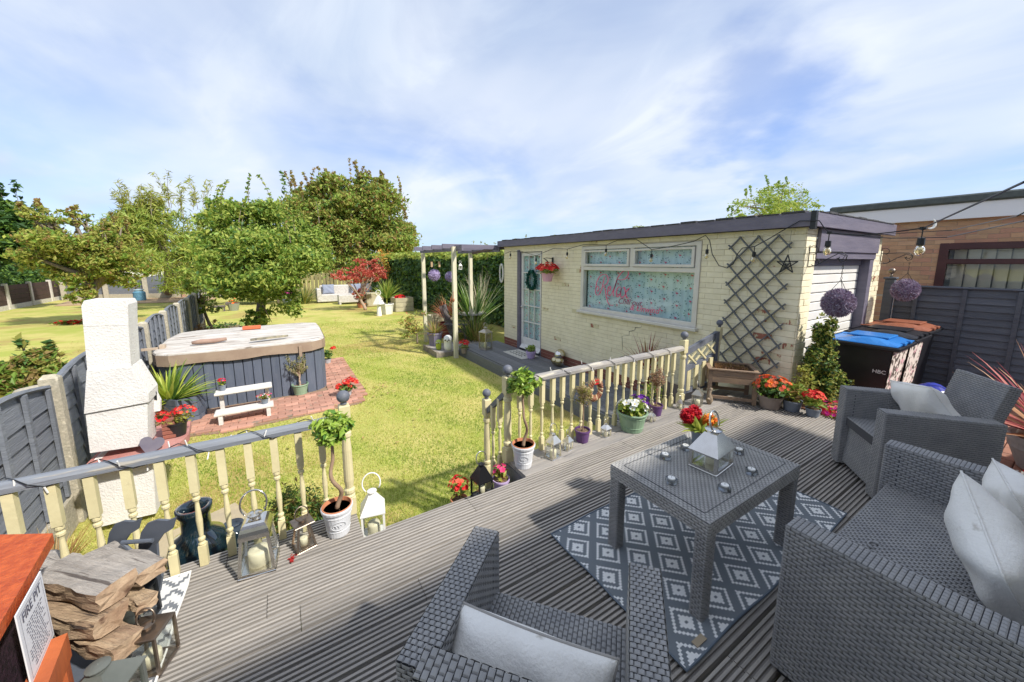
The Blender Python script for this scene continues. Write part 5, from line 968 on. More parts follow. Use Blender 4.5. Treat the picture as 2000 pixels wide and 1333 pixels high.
for k, (x, lab, m_) in enumerate(((-.72, 'blue-grey cushion at the left end of the white rattan sofa', cg), (.62, 'blue-grey cushion at the right end of the white rattan sofa', cg), (1.2, 'white cushion in the corner of the white rattan sofa', whitem))):
    c_ = cushion('sofa_cushion', lab, Ls+Vector((x, .62, .66)), (PI/2-.3, 0, .1*k), .55, .5, .16, m_, seed=k)
tb = T('rattan_coffee_table', 'low off-white rattan table in front of the white rattan sofa', 'table', Ls+Vector((.1, -.75, 0))); g = G(); g.box(-.55, .45, -.3, .3, .08, .45, 0, .02); ob('top', g, wr, tb)
for x in (-.5, .4):
    for y in (-.25, .25): g = G(); g.box(x-.04, x+.04, y-.04, y+.04, 0, .079); ob('leg', g, wr, tb)
def bigpot(label, p, r, h, pm_, style, lv, ln, w_, mats, seed, z=0, tilt=(.05, 1.3)):
    t = T('potted_cordyline', label, 'potted plant', p); pot(t, r, h, pm_, style); g = G(); blades(g, (0, 0, h*.9+z), lv, ln, w_, tuple(range(len(mats))), tilt, .3, 6, seed, r*.3)
    if z: g.tube([(0, 0, h*.8), (0, 0, h+z)], .03, 6, 0)
    ob('leaves', g, mats, t); return t
bigpot('yellow-green yucca in white hexagonal pot on the far lawn', at(757, 614, L), .26, .42, whitem, 'hex', 80, .85, .05, [gY, gB, gA], 51, .25)
bx0 = T('wooden_planter', 'square pale wooden planter with red flowers beside the white-potted yucca', 'planter', at(786, 607, L)); 
for k in range(3):
    for j, (a, b_) in enumerate((((-.36, -.36), (.36, -.36)), ((.36, -.36), (.36, .36)), ((.36, .36), (-.36, .36)), ((-.36, .36), (-.36, -.36)))): g = G(); g.bar((*a, .1+.19*k), (*b_, .1+.19*k), .04, .18); ob('board', g, wdb, bx0)
g = G(); g.box(-.34, .34, -.34, .34, .1, .5); ob('soil', g, soil, bx0); g = G(); blossoms(g, [(-.1, 0, .5, .25, .25, .2)], 60, .06, (0,), 3); ob('flowers', g, [red], bx0)
wl = T('watering_can_stand', 'white metal lamp-shaped ornament on the grass left of the yucca', 'ornament', at(741, 617, L)); g = G(); g.lathe([(.10, 0), (.07, .3), (.05, .45)], 12); g.lathe([(.22, .45), (.06, .75), (.05, .76)], 4); g.tube([(.09*math.cos(a), 0, .88+.1*math.sin(a)) for a in [2*PI*i/12 for i in range(12)]], .015, 5, 0, True); ob('body', g, whitem, wl)
flowerpot('pink flowers in a dark pot at the lawn end left of the sofa', Vector((.25, 20.4, L)), .3, .3, gpot, [(0, 0, .42, .35, .3, .12, 120)], .14, [gC, gA], [(0, 0, .5, .33, .25, .15)], 50, .07, [magenta, pink], seed=11)
flowerpot('dark red-leaved plant in grey pot right of the maple trunk', Vector((4.0, 18.9, L)), .28, .42, gpot, [(0, 0, .62, .35, .3, .22, 160)], .14, [gBr, gC], [], 0, .02, [red], seed=12)
flowerpot('deep red bush with pink flowers in front of the white rattan sofa', Vector((3.0, 17.6, L)), .2, .2, terra, [(0, 0, .5, .3, .3, .3, 200)], .12, [leafm('leaf_wine', (.14, .02, .03), (.2, .04, .04)), gBr], [(.1, 0, .75, .25, .2, .12)], 26, .06, [coral, pink], seed=13)
pbx = T('rattan_planter', 'pale square rattan planter right of the maple trunk', 'planter', Vector((3.6, 18.0, L))); g = G(); g.box(-.35, .4, -.3, .3, 0, .62, 0, .03); ob('body', g, wdb, pbx)
br_ = T('blue_barrel', 'blue metal drum with lid on the bare soil by the back fence', 'barrel', at(274, 588, L)*1 ); brl = mat('blue_drum', (.10, .24, .36), (.14, .32, .42), sc=5, rough=.55); br_.scale = (.62, .62, .62); g = G(); g.lathe([(.38, 0), (.40, .04), (.40, .35), (.415, .37), (.40, .39), (.40, .68), (.41, .72), (.30, .82), (.28, .83)], 20); ob('body', g, brl, br_); g = G(); g.lathe([(.27, .83), (.28, .9), (.33, .92), (.33, .98), (.05, 1.0)], 20); ob('lid', g, mat('pale_blue_lid', (.4, .55, .6), rough=.6), br_)
mc_ = T('metal_planter', 'small galvanised bucket of orange flowers on the lawn beyond the pear tree', 'potted plant', at(457, 607, L)); g = G(); g.lathe([(.16, 0), (.22, .3), (.23, .31), (.21, .3), (.2, .2)], 14); ob('pot', g, mat('galvanised', (.42, .44, .46), rough=.4, metal=.7), mc_); g = G(); blossoms(g, [(0, 0, .3, .15, .15, .25)], 26, .05, (0, 1), 3); ob('flowers', g, [orange, gA], mc_)
dg = T('dog_ornament', 'small dark wooden dachshund-shaped ornament on the far lawn', 'ornament', at(430, 609, L)); g = G(); g.box(-.3, .2, -.05, .05, .16, .26, 0, .03); g.box(.2, .38, -.05, .05, .24, .38, 0, .03); [g.box(x, x+.05, -.05, .05, 0, .165) for x in (-.28, .12)]; g.tube([(-.3, 0, .24), (-.42, 0, .32)], .015, 5); ob('body', g, mat('dark_wood', (.12, .10, .09), rough=.8), dg)
g = G(); leafcloud(g, [(0, 0, .06, .5, .25, .08, 160)], .12, .8, (0, 1), None, 1, 0, 0, .1, 0, 4); o = ob('red_flower_bed', g, [red, gA], loc=atY(132, 600, 18).xy.to_3d()+Vector((0, 0, L))); tag(o, 'low patch of red flowers on the neighbouring lawn', 'flowers')
g = G(); leafcloud(g, [(0, 0, .0, 1, 1, .01, 10)], .05, .8)
# fallen leaves on both lawns
g = G(); leafcloud(g, [(-3.5, 11, L+.03, 2.2, 4, .008, 330), (1.2, 6, L+.03, 2, 3.4, .006, 130), (1.5, 14, L+.03, 2.5, 5, .006, 160)], .05, .6, (0, 1), None, 3, 0, 0, .0, 0, 4); o = ob('fallen_leaves', g, [gDry, gY]); tag(o, 'scattered dry fallen leaves lying on the grass', 'leaves', kind='stuff')
# ============================================================ PERGOLA and what hangs there
pst = mat('cream_post_wood', (.70, .66, .50), (.58, .53, .38), sc=5, rough=.7, bump=.3, st=(2, 2, .5)); pg_ = T('pergola', 'cream-posted pergola with dark slatted roof beams beside the cabin', 'pergola', (3.05, 7.2, L))
PZ = 1.62; PX0 = 3.06; PX1 = 4.15; PY0 = 7.16; PY1 = 9.1
pos3 = atX(944, 600, 4.15)
for x, y, z1 in ((PX0, PY0, PZ+.09), (PX0, PY1, PZ-.01), (PX1, PY1-.45, PZ-.01)):
    g = G(); g.box(x-.04, x+.04, y-.04, y+.04, L, z1, 0, .003); ob('post', g, pst, pg_, world=True)
g = G(); g.box(PX0+.045, PX0+.085, PY0-.3, PY1+.35, PZ, PZ+.12, 0, .003); ob('beam', g, purp, pg_, world=True); g = G(); g.box(PX1-.02, PX1+.02, PY0, PY1+.3, PZ, PZ+.12); ob('beam', g, purp, pg_, world=True)
for k in range(4):
    y = PY0+.05+k*.62; g = G(); g.box(PX0-.22, CXW+.35, y, y+.035, PZ+.05+.0, PZ+.145, 0, .003); ob('rafter', g, purp, pg_, world=True)
g = G(); g.bar((3.95, PY1-1.0, PZ-.02), (CXW+.1, 6.9, PZ+.16), .05, .05); ob('brace', g, mat('brown_timber', (.14, .10, .08), rough=.8), pg_, world=True)
lav = mat('lavender_topiary', (.34, .27, .46), (.40, .32, .52), sc=30, rough=.8, sss=.1); lavd = mat('heather_topiary', (.24, .16, .23), (.32, .24, .34), sc=30, rough=.8)
def hangball(label, c, r, ms, top, group=None, n=1500, sq=.82, chain=dullblack):
    t = T('topiary_ball', label, 'hanging ball', c, group=group); g = G(); rs = np.random.RandomState(int(r*1e4)); d = rs.normal(size=(n, 3)); d /= np.linalg.norm(d, axis=1)[:, None]; P_ = d*r*.80*np.array([1, 1, sq]); out = d+rs.normal(size=(n, 3))*.45; out /= np.linalg.norm(out, axis=1)[:, None]; s_ = np.cross(out, rs.normal(size=(n, 3))); s_ /= np.linalg.norm(s_, axis=1)[:, None]; l = r*.26
    v = np.stack([P_-s_*l*.12, P_+out*l*.6-s_*l*.16, P_+out*l, P_+s_*l*.14+out*l*.4], 1).reshape(-1, 3); g.addnp(v, np.arange(4*n).reshape(-1, 4), rs.randint(0, len(ms), n).astype(np.int32)); ob('foliage', g, ms, t)
    g = G(); g.ball((0, 0, 0), r*.78, 14, 0, sq); ob('core', g, ms[0], t)
    g = G(); tp = Vector((0, 0, top)); jn = Vector((0, 0, r*sq+(top-r*sq)*.35))
    for a in (0, 2.1, 4.2): g.tube([(r*.55*math.cos(a), r*.55*math.sin(a), r*sq*.75), jn], .0025, 4)
    k = max(3, int((top-jn.z)/.022))
    for i in range(k):
        zz_ = jn.z+(top-jn.z)*(i+.5)/k; g.tube([(.006*math.cos(a)*(1 if i % 2 else .2), .006*math.cos(a)*(.2 if i % 2 else 1), zz_+.014*math.sin(a)) for a in [2*PI*q/6 for q in range(6)]], .002, 4, 0, True)
    ob('chain', g, chain, t); return t
p = atY(848, 538, 7.9); p = atX(848, 538, 3.5); hangball('lilac hanging flower ball nearer the left pergola post', p, wid(12, p), [lav, mat('lilac_pale', (.5, .42, .62), rough=.8)], PZ+.04-p.z, 'hanging lavender balls', 700, 1)
p = atX(880, 541, 3.9); hangball('lilac hanging flower ball half hidden behind the front pergola post', p, wid(11, p), [lav, MC['lilac_pale']], PZ+.04-p.z, 'hanging lavender balls', 700, 1)
for px, nm, lb_, xx in ((896, 'hanging_lantern', 'tiny white lantern hanging on the front pergola post', 3.13),):
    p = atX(899, 527, 3.2); lantern(lb_, p, .06, .14, whitem, name=nm, group=None, candle=False, ring=.2)
for k, px in enumerate((843, 858)):
    p = atX(px, 522, 3.6); o = ob('wind_chime', G().lathe([(.03, 0), (.03, .14), (.04, .15)], 8), mat('bamboo', (.55, .38, .22), rough=.7), loc=p); tag(o, ['left', 'right'][k]+' one of two short bamboo tubes hanging above the lilac ball', 'ornament')
p = atX(896, 586, PX0-.05); g = G(); g.tube([(0, 0, 0), (0, 0, .15)], .008, 5); g.ball((0, 0, -.03), .03, 8, 0, 1.3); o = ob('rusty_spoon', g, mat('rust', (.30, .12, .06), rough=.8), loc=(PX0-.055, PY0-.05, p.z)); tag(o, 'rusty spoon-shaped ornament fixed to the front pergola post', 'ornament')
p = at(868, 680, CDK); 
def owl(label, loc, s, m):
    t = T('owl_ornament', label, 'ornament', loc, -.3); g = G(); g.lathe([(.055, 0), (.075, .04), (.082, .11), (.075, .165), (.078, .17), (.085, .21), (.07, .265), (.035, .29), (.002, .295)], 18); ob('body', g, m, t, smooth=True); ew = mat('dark_eye', (.03, .015, .01), rough=.1)
    for x in (-.03, .03):
        d = Vector((x*1.1-.02, -.07, .215)); g = G(); g.ball(d, .022, 10); ob('eye', g, whitem, t, smooth=True); g = G(); g.ball(d+Vector((-.003, -.012, 0)), .015, 8); ob('pupil', g, ew, t, smooth=True)
    g = G(); g.lathe([(.001, -.02), (.009, 0), (.001, .012)], 6, (-.02, -.088, .195)); ob('beak', g, ew, t); t.scale = (s, s, s); return t
owl('large white ceramic owl at the pergola corner', Vector((3.0, 7.45, L+.12)), 1.15, whitem); owl('small lime green ceramic owl next to the white owl', Vector((2.84, 7.6, L+.12)), .78, mat('lime_glaze', (.33, .42, .04), (.4, .48, .08), rough=.25))
hp = T('hexagonal_pot', 'grey-purple hexagonal pot with brownish spiky plant under the pergola', 'potted plant', Vector((2.95, 8.1, L+.12))); pot(hp, .19, .30, mat('plum_grey_pot', (.17, .15, .22), (.22, .2, .27), rough=.5), 'hex'); g = G(); blades(g, (0, 0, .27), 44, .42, .03, (0, 1), (.2, 1.5), .4, 5, 61, .05); ob('leaves', g, [gO, gBr], hp)
bigpot('red-bronze cordyline in maroon pot under the pergola', Vector((3.75, 9.3, L)), .26, .42, maroon, 'plain', 70, .72, .036, [leafm('leaf_bronze_red', (.36, .09, .06), (.5, .18, .1)), leafm('leaf_burnt', (.55, .25, .12), (.4, .15, .08))], 62, .15)
g = G(); [g.box(-.4, .4, -.02, .02, .02+.14*k, .15+.14*k, 0, .005) for k in range(4)]; g.box(-.38, .38, .02, .5, 0, .5); o = ob('slatted_planter', g, wdb, loc=Vector((3.95, 10.0, L))); tag(o, 'pale wooden box planter behind the red cordyline', 'planter')
ch_ = T('garden_chair', 'dark weathered wooden slatted garden chair in the shade of the pergola', 'chair', Vector((3.75, 8.55, L)), .9); cw_ = mat('grey_brown_wood', (.10, .085, .085), (.15, .13, .13), sc=7, rough=.8)
for k in range(5): g = G(); g.bar((-.2+.1*k, .2, .3), (-.24+.12*k, .42, .95), .07, .015); ob('back_slat', g, cw_, ch_)
for k in range(4): g = G(); g.box(-.25, .25, -.22+.11*k, -.13+.11*k, .30, .32); ob('seat_slat', g, cw_, ch_)
for x in (-.27, .27):
    g = G(); g.bar((x, -.25, 0), (x, -.2, .5), .03, .06); ob('leg', g, cw_, ch_); g = G(); g.bar((x, .3, 0), (x, .1, .35), .03, .06); ob('leg', g, cw_, ch_); g = G(); g.box(x-.04, x+.04, -.3, .3, .50, .53); ob('arm', g, cw_, ch_)
bt_ = T('bistro_table', 'small round-topped bistro table with dark ornaments under the pergola', 'table', Vector((4.3, 8.9, L))); g = G(); g.lathe([(.38, .66), (.38, .69), (.01, .69)], 20); ob('top', g, mat('dusty_metal', (.42, .40, .36), rough=.6), bt_)
for a in (0, 2.1, 4.2): g = G(); g.tube([(.3*math.cos(a), .3*math.sin(a), 0), (.05*math.cos(a), .05*math.sin(a), .4), (.25*math.cos(a), .25*math.sin(a), .66)], .012, 5); ob('leg', g, dullblack, bt_)
flowerpot('orange-red geranium at the foot of the front pergola post', Vector((3.19, 7.02, CDK-.1)), .07, .12, brnp, [(0, 0, .15, .1, .1, .08, 60)], .05, [gA, gY], [(0, 0, .2, .12, .1, .1)], 60, .022, [red, coral], seed=14)
# ---- on the cabin deck
gl_ = lantern('tall ornate glass lantern with candle standing on the cabin deck', at(953, 684, CDK)+Vector((0, .1, 0)), .20, .50, mat('pewter', (.45, .42, .36), rough=.35, metal=.8), .3, body=.72, group=None, cw=.16, ring=.10)
mt = T('door_mat', 'white doormat with dark script lying before the glazed door', 'mat', Vector((3.92, 6.02, CDK)), 0); g = G(); g.box(-.19, .2, -.40, .30, .002, .012, 0, .003); ob('mat', g, mat('off_white_coir', (.62, .60, .54), (.5, .48, .42), sc=30, rough=1, bump=.6), mt)
g = G(); rs3 = random.Random(2)
for ln_ in range(3):
    pts = [(-.08+ln_*.08+.02*math.sin(i*1.9+ln_), .22-i*.03, .0135) for i in range(17)]; g.tube(pts, .005, 4)
ob('script', g, mat('dark_print', (.06, .06, .06), rough=1), mt)
flowerpot('small green plant in lilac pot standing on the cabin deck', at(1037, 700, CDK), .098, .145, lil, [(0, 0, .20, .11, .11, .06, 150)], .05, [gA, gB], [], 0, .01, [red], 'bowl')
sb = T('chrome_spheres', 'cluster of mirrored gold and silver balls on the cabin deck', 'ornament', at(1092, 716, CDK)); gold = mat('pale_gold_mirror', (.55, .48, .30), rough=.08, metal=1)
for x, y, z, r_, m_ in ((0, 0, .085, .085, gold), (.02, -.02, .075, .07, steel), (.01, .02, .20, .085, steel), (.07, .06, .20, .09, gold), (-.03, .08, .09, .07, gold)):
    g = G(); g.ball((x, y, z), r_, 20); ob('ball', g, m_, sb, smooth=True)
# wreath on the door
p = atX(1035, 547, CXW-.0); wt_ = T('leaf_wreath', 'dark green leaf wreath hung on the glazed door', 'wreath', Vector((CXW-.0, 6.0, p.z))); g = G(); leafcloud(g, [(-.0, .135*math.cos(a), .17*math.sin(a), .045, .04, .04, 26) for a in [2*PI*i/26 for i in range(26)]], .045, .6, (0, 1), None, 0, 0, 0, .2, 0, 3); ob('leaves', g, [leafm('leaf_blue_green', (.015, .09, .07), (.02, .13, .09)), leafm('leaf_teal', (.03, .16, .12), (.02, .08, .06))], wt_)
# bracket, hanging basket
p = atX(1075, 535, 4.0); bk = T('wall_basket', 'pink hanging pot of scarlet petunias on an iron wall bracket beside the door', 'hanging basket', Vector((4.0, 5.22, 1.06))); r_ = .11; g = G(); g.lathe([(r_*.7, 0), (r_, .14), (r_*1.05, .15), (r_*.9, .14)], 18); ob('pot', g, mat('pink_pot', (.68, .36, .48), (.72, .42, .52), rough=.5), bk)
g = G(); leafcloud(g, [(0, 0, .18, .2, .2, .07, 240)], .05, .5, (0, 1), None, .5, 0, 0, .3, 0, 3); ob('foliage', g, [gY, gA], bk); g = G(); blossoms(g, [(0, 0, .20, .2, .22, .13)], 85, .034, (0, 1), 4, 5, .4); ob('flowers', g, [red, coral], bk)
g = G(); g.box(.175, .19, .08, .11, .12, .42); g.tube([(.18, .1, .40), (.05, .1, .41), (-.05, .05, .40), (-.04, 0, .37), (0, 0, .36), (0, 0, .3)], .006, 6); g.tube([(.18, .1, .2), (.1, .1, .3), (.02, .08, .39)], .005, 6); ob('bracket', g, dullblack, bk)
p = atX(985, 545, CXW); g = G(); 
for k in range(7): g.tube([(.012*math.sin(k*2), .07*math.cos(a)+.01*math.sin(k), .20*math.sin(a)+.01*math.cos(k*3)) for a in [2*PI*i/16 for i in range(16)]], .004, 4, 0, True)
o = ob('cable_coil', g, whitem, loc=Vector((CXW-.03, 7.12, 1.15))); tag(o, 'coil of white cable hanging at the far corner of the cabin', 'cable')
# ============================================================ TRELLIS, STAR, FESTOON LIGHTS, BRACKETS
tr = T('trellis', 'grey diamond lattice trellis fixed to the cream cabin wall near its corner', 'trellis', (CXW-.03, 1.92, .15))
ty0, ty1, tz0, tz1 = -.27, .27, .06, 1.49; cy_ = .18; czz = .198; rs4 = random.Random(4)
for sgn in (1, -1):
    for k in range(-4, 12):
        # z = czz*k + sgn*(y-ty0)*czz/cy_
        sl_ = sgn*czz/cy_; zb_ = czz*k+(.02 if sgn > 0 else .62); pts = []
        f = lambda y: zb_+sl_*(y-ty0)-(.0)
        lo_y, hi_y = ty0, ty1
        ya_, yb_ = sorted(((tz0-zb_)/sl_+ty0, (tz1-zb_)/sl_+ty0)); lo_y = max(lo_y, ya_); hi_y = min(hi_y, yb_)
        if hi_y-lo_y < .06: continue
        e = .022; lo_y -= e; hi_y += e; x_ = -.006 if sgn > 0 else .006
        g = G(); g.bar((x_, lo_y, f(lo_y)), (x_, hi_y, f(hi_y)), .010, .0235, 0, (1, 0, 0)); ob('slat', g, mat('lattice_grey', (.12, .13, .135), (.17, .18, .18), sc=9, rough=.7), tr)
p = atX(1537, 517, CXW-.08); st_ = T('metal_star', 'open wire-frame metal star hanging in front of the trellis', 'ornament', p); g = G(); R_ = .092
for k in range(5):
    a = PI/2+2*PI*k*2/5; b_ = PI/2+2*PI*(k+1)*2/5; g.bar((0, R_*math.cos(a), R_*math.sin(a)), (0, R_*math.cos(b_), R_*math.sin(b_)), .006, .009)
for k in range(10):
    a = PI/2+2*PI*k/10; r1 = R_ if k % 2 == 0 else R_*.382; g.tube([(0, r1*math.cos(a), r1*math.sin(a)), (-.03, 0, 0)], .002, 4)
g.tube([(0, 0, R_), (0.02, 0, .32)], .001, 4); ob('frame', g, dullblack, st_)
XW_ = CXW-.118
cord = [(985, 497), (997, 491), (1020, 492), (1047, 500), (1080, 486), (1108, 487), (1140, 478), (1184, 479), (1205, 470), (1243, 468), (1273, 488), (1310, 482), (1355, 472), (1378, 460), (1386, 470), (1391, 497), (1404, 519), (1420, 524), (1433, 515), (1440, 497), (1450, 485), (1474, 482), (1500, 468), (1530, 450), (1562, 432)]
fl = T('festoon_lights', 'black festoon cable of clear bulbs strung along the cabin and across to the right', 'string lights', (XW_, 3, 1.6)); pts = [atX(x, y, XW_) for x, y in cord]
pc = Vector((CXW-.12, 1.40, 1.76)); b1 = atY(1620, 455, 1.32); b2 = atY(1803, 446, .78); e1 = atY(2000, 356, .20); e2 = Vector((e1.x+.2, -.5, 2.2)); e3 = Vector((e1.x+.25, -.80, 2.44))
g = G(); g.tube(pts+[pc, pc.lerp(b1, .5)-Vector((0, 0, .01)), b1, b1.lerp(b2, .35)-Vector((0, 0, .035)), b1.lerp(b2, .7)-Vector((0, 0, .02)), b2, e1, e2, e3], .0048, 5); ob('cable', g, dullblack, fl, world=True)
q = [b1, atY(1740, 466, 1.0), atY(1850, 464, .65), atY(2000, 432, .25), Vector((e2.x, -.5, 1.9)), e3-Vector((0, 0, .1))]; g = G(); g.tube(q, .0035, 5); q2 = [b1+Vector((0, 0, -.0)), atY(1700, 460, 1.1), atY(1860, 450, .6), e1-Vector((0, 0, .12)), e3-Vector((0, 0, .05))]; g.tube(q2, .0025, 5); ob('thin_wire', g, dullblack, fl, world=True)
bglass = mat('amber_bulb_glass', (.85, .72, .42), rough=.05, trans=.75, spec=.6)
for x, y in ((997, 491), (1047, 500), (1108, 487), (1184, 479), (1273, 488), (1382, 478), (1474, 482)): 
    c = atX(x, y, XW_); B = (c, .85)
    g = G(); g.lathe([(.004, 0), (.004, -.05), (.016, -.055), (.017, -.10), (.004, -.102)], 10, c); bu = ob('bulb_holder', g, dullblack, fl, world=True); g = G(); g.lathe([(.010, -.10), (.020, -.122), (.023, -.14), (.014, -.158), (.002, -.162)], 12, c); ob('bulb', g, bglass, bu, smooth=True)
for c, s_ in ((b1, .95), (b2, 1.0)):
    g = G(); g.lathe([(.02*s_, .01), (.02*s_, -.01), (.004, -.015), (.004, -.07*s_), (.022*s_, -.075*s_), (.024*s_, -.125*s_), (.004, -.13*s_)], 12, c); bu = ob('bulb_holder', g, dullblack, fl, world=True); g = G(); g.lathe([(.014*s_, -.128*s_), (.028*s_, -.15*s_), (.031*s_, -.175*s_), (.02*s_, -.20*s_), (.003, -.207*s_)], 14, c); ob('bulb', g, bglass, bu, smooth=True)
g = G(); g.tube([b2+Vector((.03, -.03, .03))+Vector((.025*math.cos(a), -.02*math.cos(a), .035*math.sin(a))) for a in [-2+i*.4 for i in range(9)]], [.003, .006, .008, .009, .01, .009, .008, .006, .003], 6); ob('cable_clip', g, whitem, fl, world=True)
def scroll(label, X, y1, z, ln):      # scrolled wall bracket in the plane x = X, reaching out towards -y
    t = T('scroll_bracket', label, 'wall bracket', (X, y1, z)); g = G()
    g.tube([(0, 0, .10), (0, 0, -.10)], .004, 5); g.tube([(0, 0, .03), (0, -ln*.5, .035), (0, -ln*.88, .032), (0, -ln, .0), (0, -ln*.97, -.045), (0, -ln*.86, -.055), (0, -ln*.78, -.03), (0, -ln*.82, -.01)], .0045, 5)
    g.tube([(0, -.02, .09)]+[(0, -.03+.04*math.cos(a), .055+.04*math.sin(a)) for a in [1+i*.5 for i in range(8)]], .0035, 5); g.tube([(0, -.0, -.10), (0, -.06, -.09), (0, -.14, -.03), (0, -.22, .02), (0, -.27, .0), (0, -.25, -.035), (0, -.21, -.02)], .004, 5); g.tube([(0, -.05+.035*math.cos(a), -.055+.035*math.sin(a)) for a in [2+i*.5 for i in range(8)]], .0035, 5); ob('bracket', g, dullblack, t)
    return t
p = atX(1637, 592, 4.27); scroll('black scrollwork bracket on the cabin corner pier holding the larger heather ball', 4.27, CYN-.005, zat(1640, 500, p)-.0, CYN-.005-p.y+.02); r_ = wid(27, p); hangball('large heather-purple ball hanging in front of the white garage door', p, r_, [lavd, mat('dusty_lilac', (.44, .38, .48), rough=.8)], zat(1640, 515, p)-p.z, 'hanging heather balls', 2600, 1.06)
p = atX(1768, 567, 6.38); scroll('black scrollwork bracket on the right garage pier before the tan brickwork', 6.38, CYN-.005, zat(1770, 500, p), CYN-.005-p.y+.02); r_ = wid(21, p); hangball('smaller heather-purple ball hanging before the dark side fence', p, r_, [lavd, MC['dusty_lilac']], zat(1772, 512, p)-p.z, 'hanging heather balls', 2000, 1.06)
# ============================================================ BINS
bblk = mat('black_bin_plastic', (.012, .012, .016), (.02, .02, .024), sc=5, rough=.35)
flor = mat('floral_film', (.74, .66, .60), (.10, .08, .07), sc=17, rough=.5, c3=(.70, .40, .44), s3=13, t3=.57, lo=.50, hi=.55, det=3)
def bin_(label, x, y0, lidm, z0, txt=None, front=None):
    t = T('wheelie_bin', label, 'wheelie bin', (x, y0, z0), group='wheelie bins beside the garage'); w, d, h = .52, .50, .70; k = .04
    g = G(); g.add([(k, k, 0), (w-k, k, 0), (w-k, d-k, 0), (k, d-k, 0), (0, 0, h), (w, 0, h), (w, d, h), (0, d, h)], [(3, 2, 1, 0), (4, 5, 6, 7), (0, 1, 5, 4), (1, 2, 6, 5), (2, 3, 7, 6), (3, 0, 4, 7)]); g.box(-.05, w+.035, -.055, d+.02, h-.02, h+.018, 0, .008); body = ob('body', g, bblk, t)
    g = G(); g.add([(.003+k*.0+.004, -.002+.0, h-.03), (w-.007, -.002, h-.03), (w-k-.004, k-.004, .03), (k+.004, k-.004, .03)], [(3, 2, 1, 0)]); g.add([(x_, y_-.004, z_) for x_, y_, z_ in [(.007, -.002, h-.03), (w-.007, -.002, h-.03), (w-k-.004, k-.004, .03), (k+.004, k-.004, .03)]], [(3, 2, 1, 0)]); ob('floral_sticker', g, flor, t) if front else None
    g = G(); vs = []; n = 8
    def zl(i): u = i/n; return h+.022+.055*math.sin(PI*min(1, u*1.15+.05))**.7*(1 if u < .9 else .8)
    for i in range(n+1):
        yy = -.035+(d+.07)*i/n; z_ = zl(i); vs += [(-.03, yy, h+.022), (-.02, yy, h+.03), (.04, yy, z_-.012), (.08, yy, z_), (w-.08, yy, z_), (w-.04, yy, z_-.012), (w+.02, yy, h+.03), (w+.03, yy, h+.022)]
    fs = [(i*8+j, i*8+j+1, i*8+j+9, i*8+j+8) for i in range(n) for j in range(7)]; fs += [tuple(range(8))[::-1], tuple(range(n*8, n*8+8))]; g.add(vs, fs); lid = ob('lid', g, lidm, t)
    g = G(); g.box(.11, w-.11, .06, d-.12, h+.070, h+.086, 0, .006); g.box(.13, .2, -.05, -.015, h+.02, h+.05, 0, .006); g.box(w-.2, w-.13, -.05, -.015, h+.02, h+.05, 0, .006); ob('lid_ridge', g, lidm, lid)
    g = G(); g.tube([(.05, d+.05, h-.0), (w-.05, d+.05, h-.0)], .014, 8); ob('handle', g, bblk, t)
    for x_ in (.0, w-.04): g = G(); M0 = g.M; g.M = Matrix.Translation((x_, d-.02, .07)) @ Matrix.Rotation(PI/2, 4, 'Y'); g.lathe([(.07, 0), (.085, .01), (.085, .03), (.07, .04)], 16); ob('wheel', g, MC['black_plastic'], t)
    if txt: o = ob('lettering', textmesh(txt, .05, mat('white_lettering', (.8, .8, .8), rough=.6), 0, .0005), None, t); o.rotation_euler = (PI/2, 0, -PI/2); o.location = (.012, .125, .44)
    return t
BX = 4.88; BZ = DRV
bin_('blue-lidded black wheelie bin nearest the holly, with floral film on its front', BX, .98, mat('blue_lid', (.02, .16, .50), (.03, .20, .56), sc=4, rough=.3), BZ, 'HBC', True)
bin_('black-lidded wheelie bin in the middle of the three bins', BX+.59, .98, bblk, BZ+.012, None, True); bin_('brown-lidded wheelie bin standing farthest right by the dark fence', BX+1.17, .99, mat('brown_lid', (.26, .085, .045), (.31, .11, .06), sc=4, rough=.4), BZ+.035, None, False)
# ============================================================ RAISED PLANTER, DUCK, POTS AT THE DECK CORNER
oldw = mat('old_planter_wood', (.33, .22, .14), (.22, .16, .12), sc=6, rough=.85, bump=.5, st=(1, 4, 4), rnd=.12)
rp = T('raised_planter', 'weathered wooden planter trough on legs filled with dry brown growth', 'planter', (3.60, 2.0, 0), -.918); W_, D_ = .43, .34
for x, y in ((0, 0), (W_-.035, 0), (0, D_-.035), (W_-.035, D_-.035)): g = G(); g.box(x, x+.035, y, y+.035, 0, .325, 0, .003); ob('leg', g, oldw, rp)
for z in (.20, .262):
    g = G(); g.box(.036, W_-.036, .0, .014, z, z+.058, 0, .002); ob('board', g, oldw, rp); g = G(); g.box(.036, W_-.036, D_-.014, D_, z, z+.058, 0, .002); ob('board', g, oldw, rp)
    for x in (0, W_-.014): g = G(); g.box(x, x+.014, .036, D_-.036, z, z+.058, 0, .002); ob('board', g, oldw, rp)
g = G(); g.box(-.008, W_+.008, -.008, .03, .326, .338); g.box(-.008, .03, .03, D_-.03, .326, .338); g.box(W_-.03, W_+.008, .03, D_-.03, .326, .338); g.box(-.008, W_+.008, D_-.03, D_+.008, .326, .338); ob('rim', g, oldw, rp)
g = G(); g.box(.03, W_-.03, .0, .014, .03, .06); g.box(.03, W_-.03, D_-.014, D_, .03, .06); ob('stretcher', g, oldw, rp)
g = G(); g.box(.03, W_-.03, .03, D_-.03, .2, .285); ob('soil', g, soil, rp); g = G(); leafcloud(g, [(W_/2, D_/2, .325, .17, .13, .025, 1300)], .03, .3, (0, 1), None, .3, 0, 0, .1, 0, 4); ob('dry_growth', g, [gBr, leafm('leaf_dead', (0, 0, 0), (0, 0, 0))], rp)
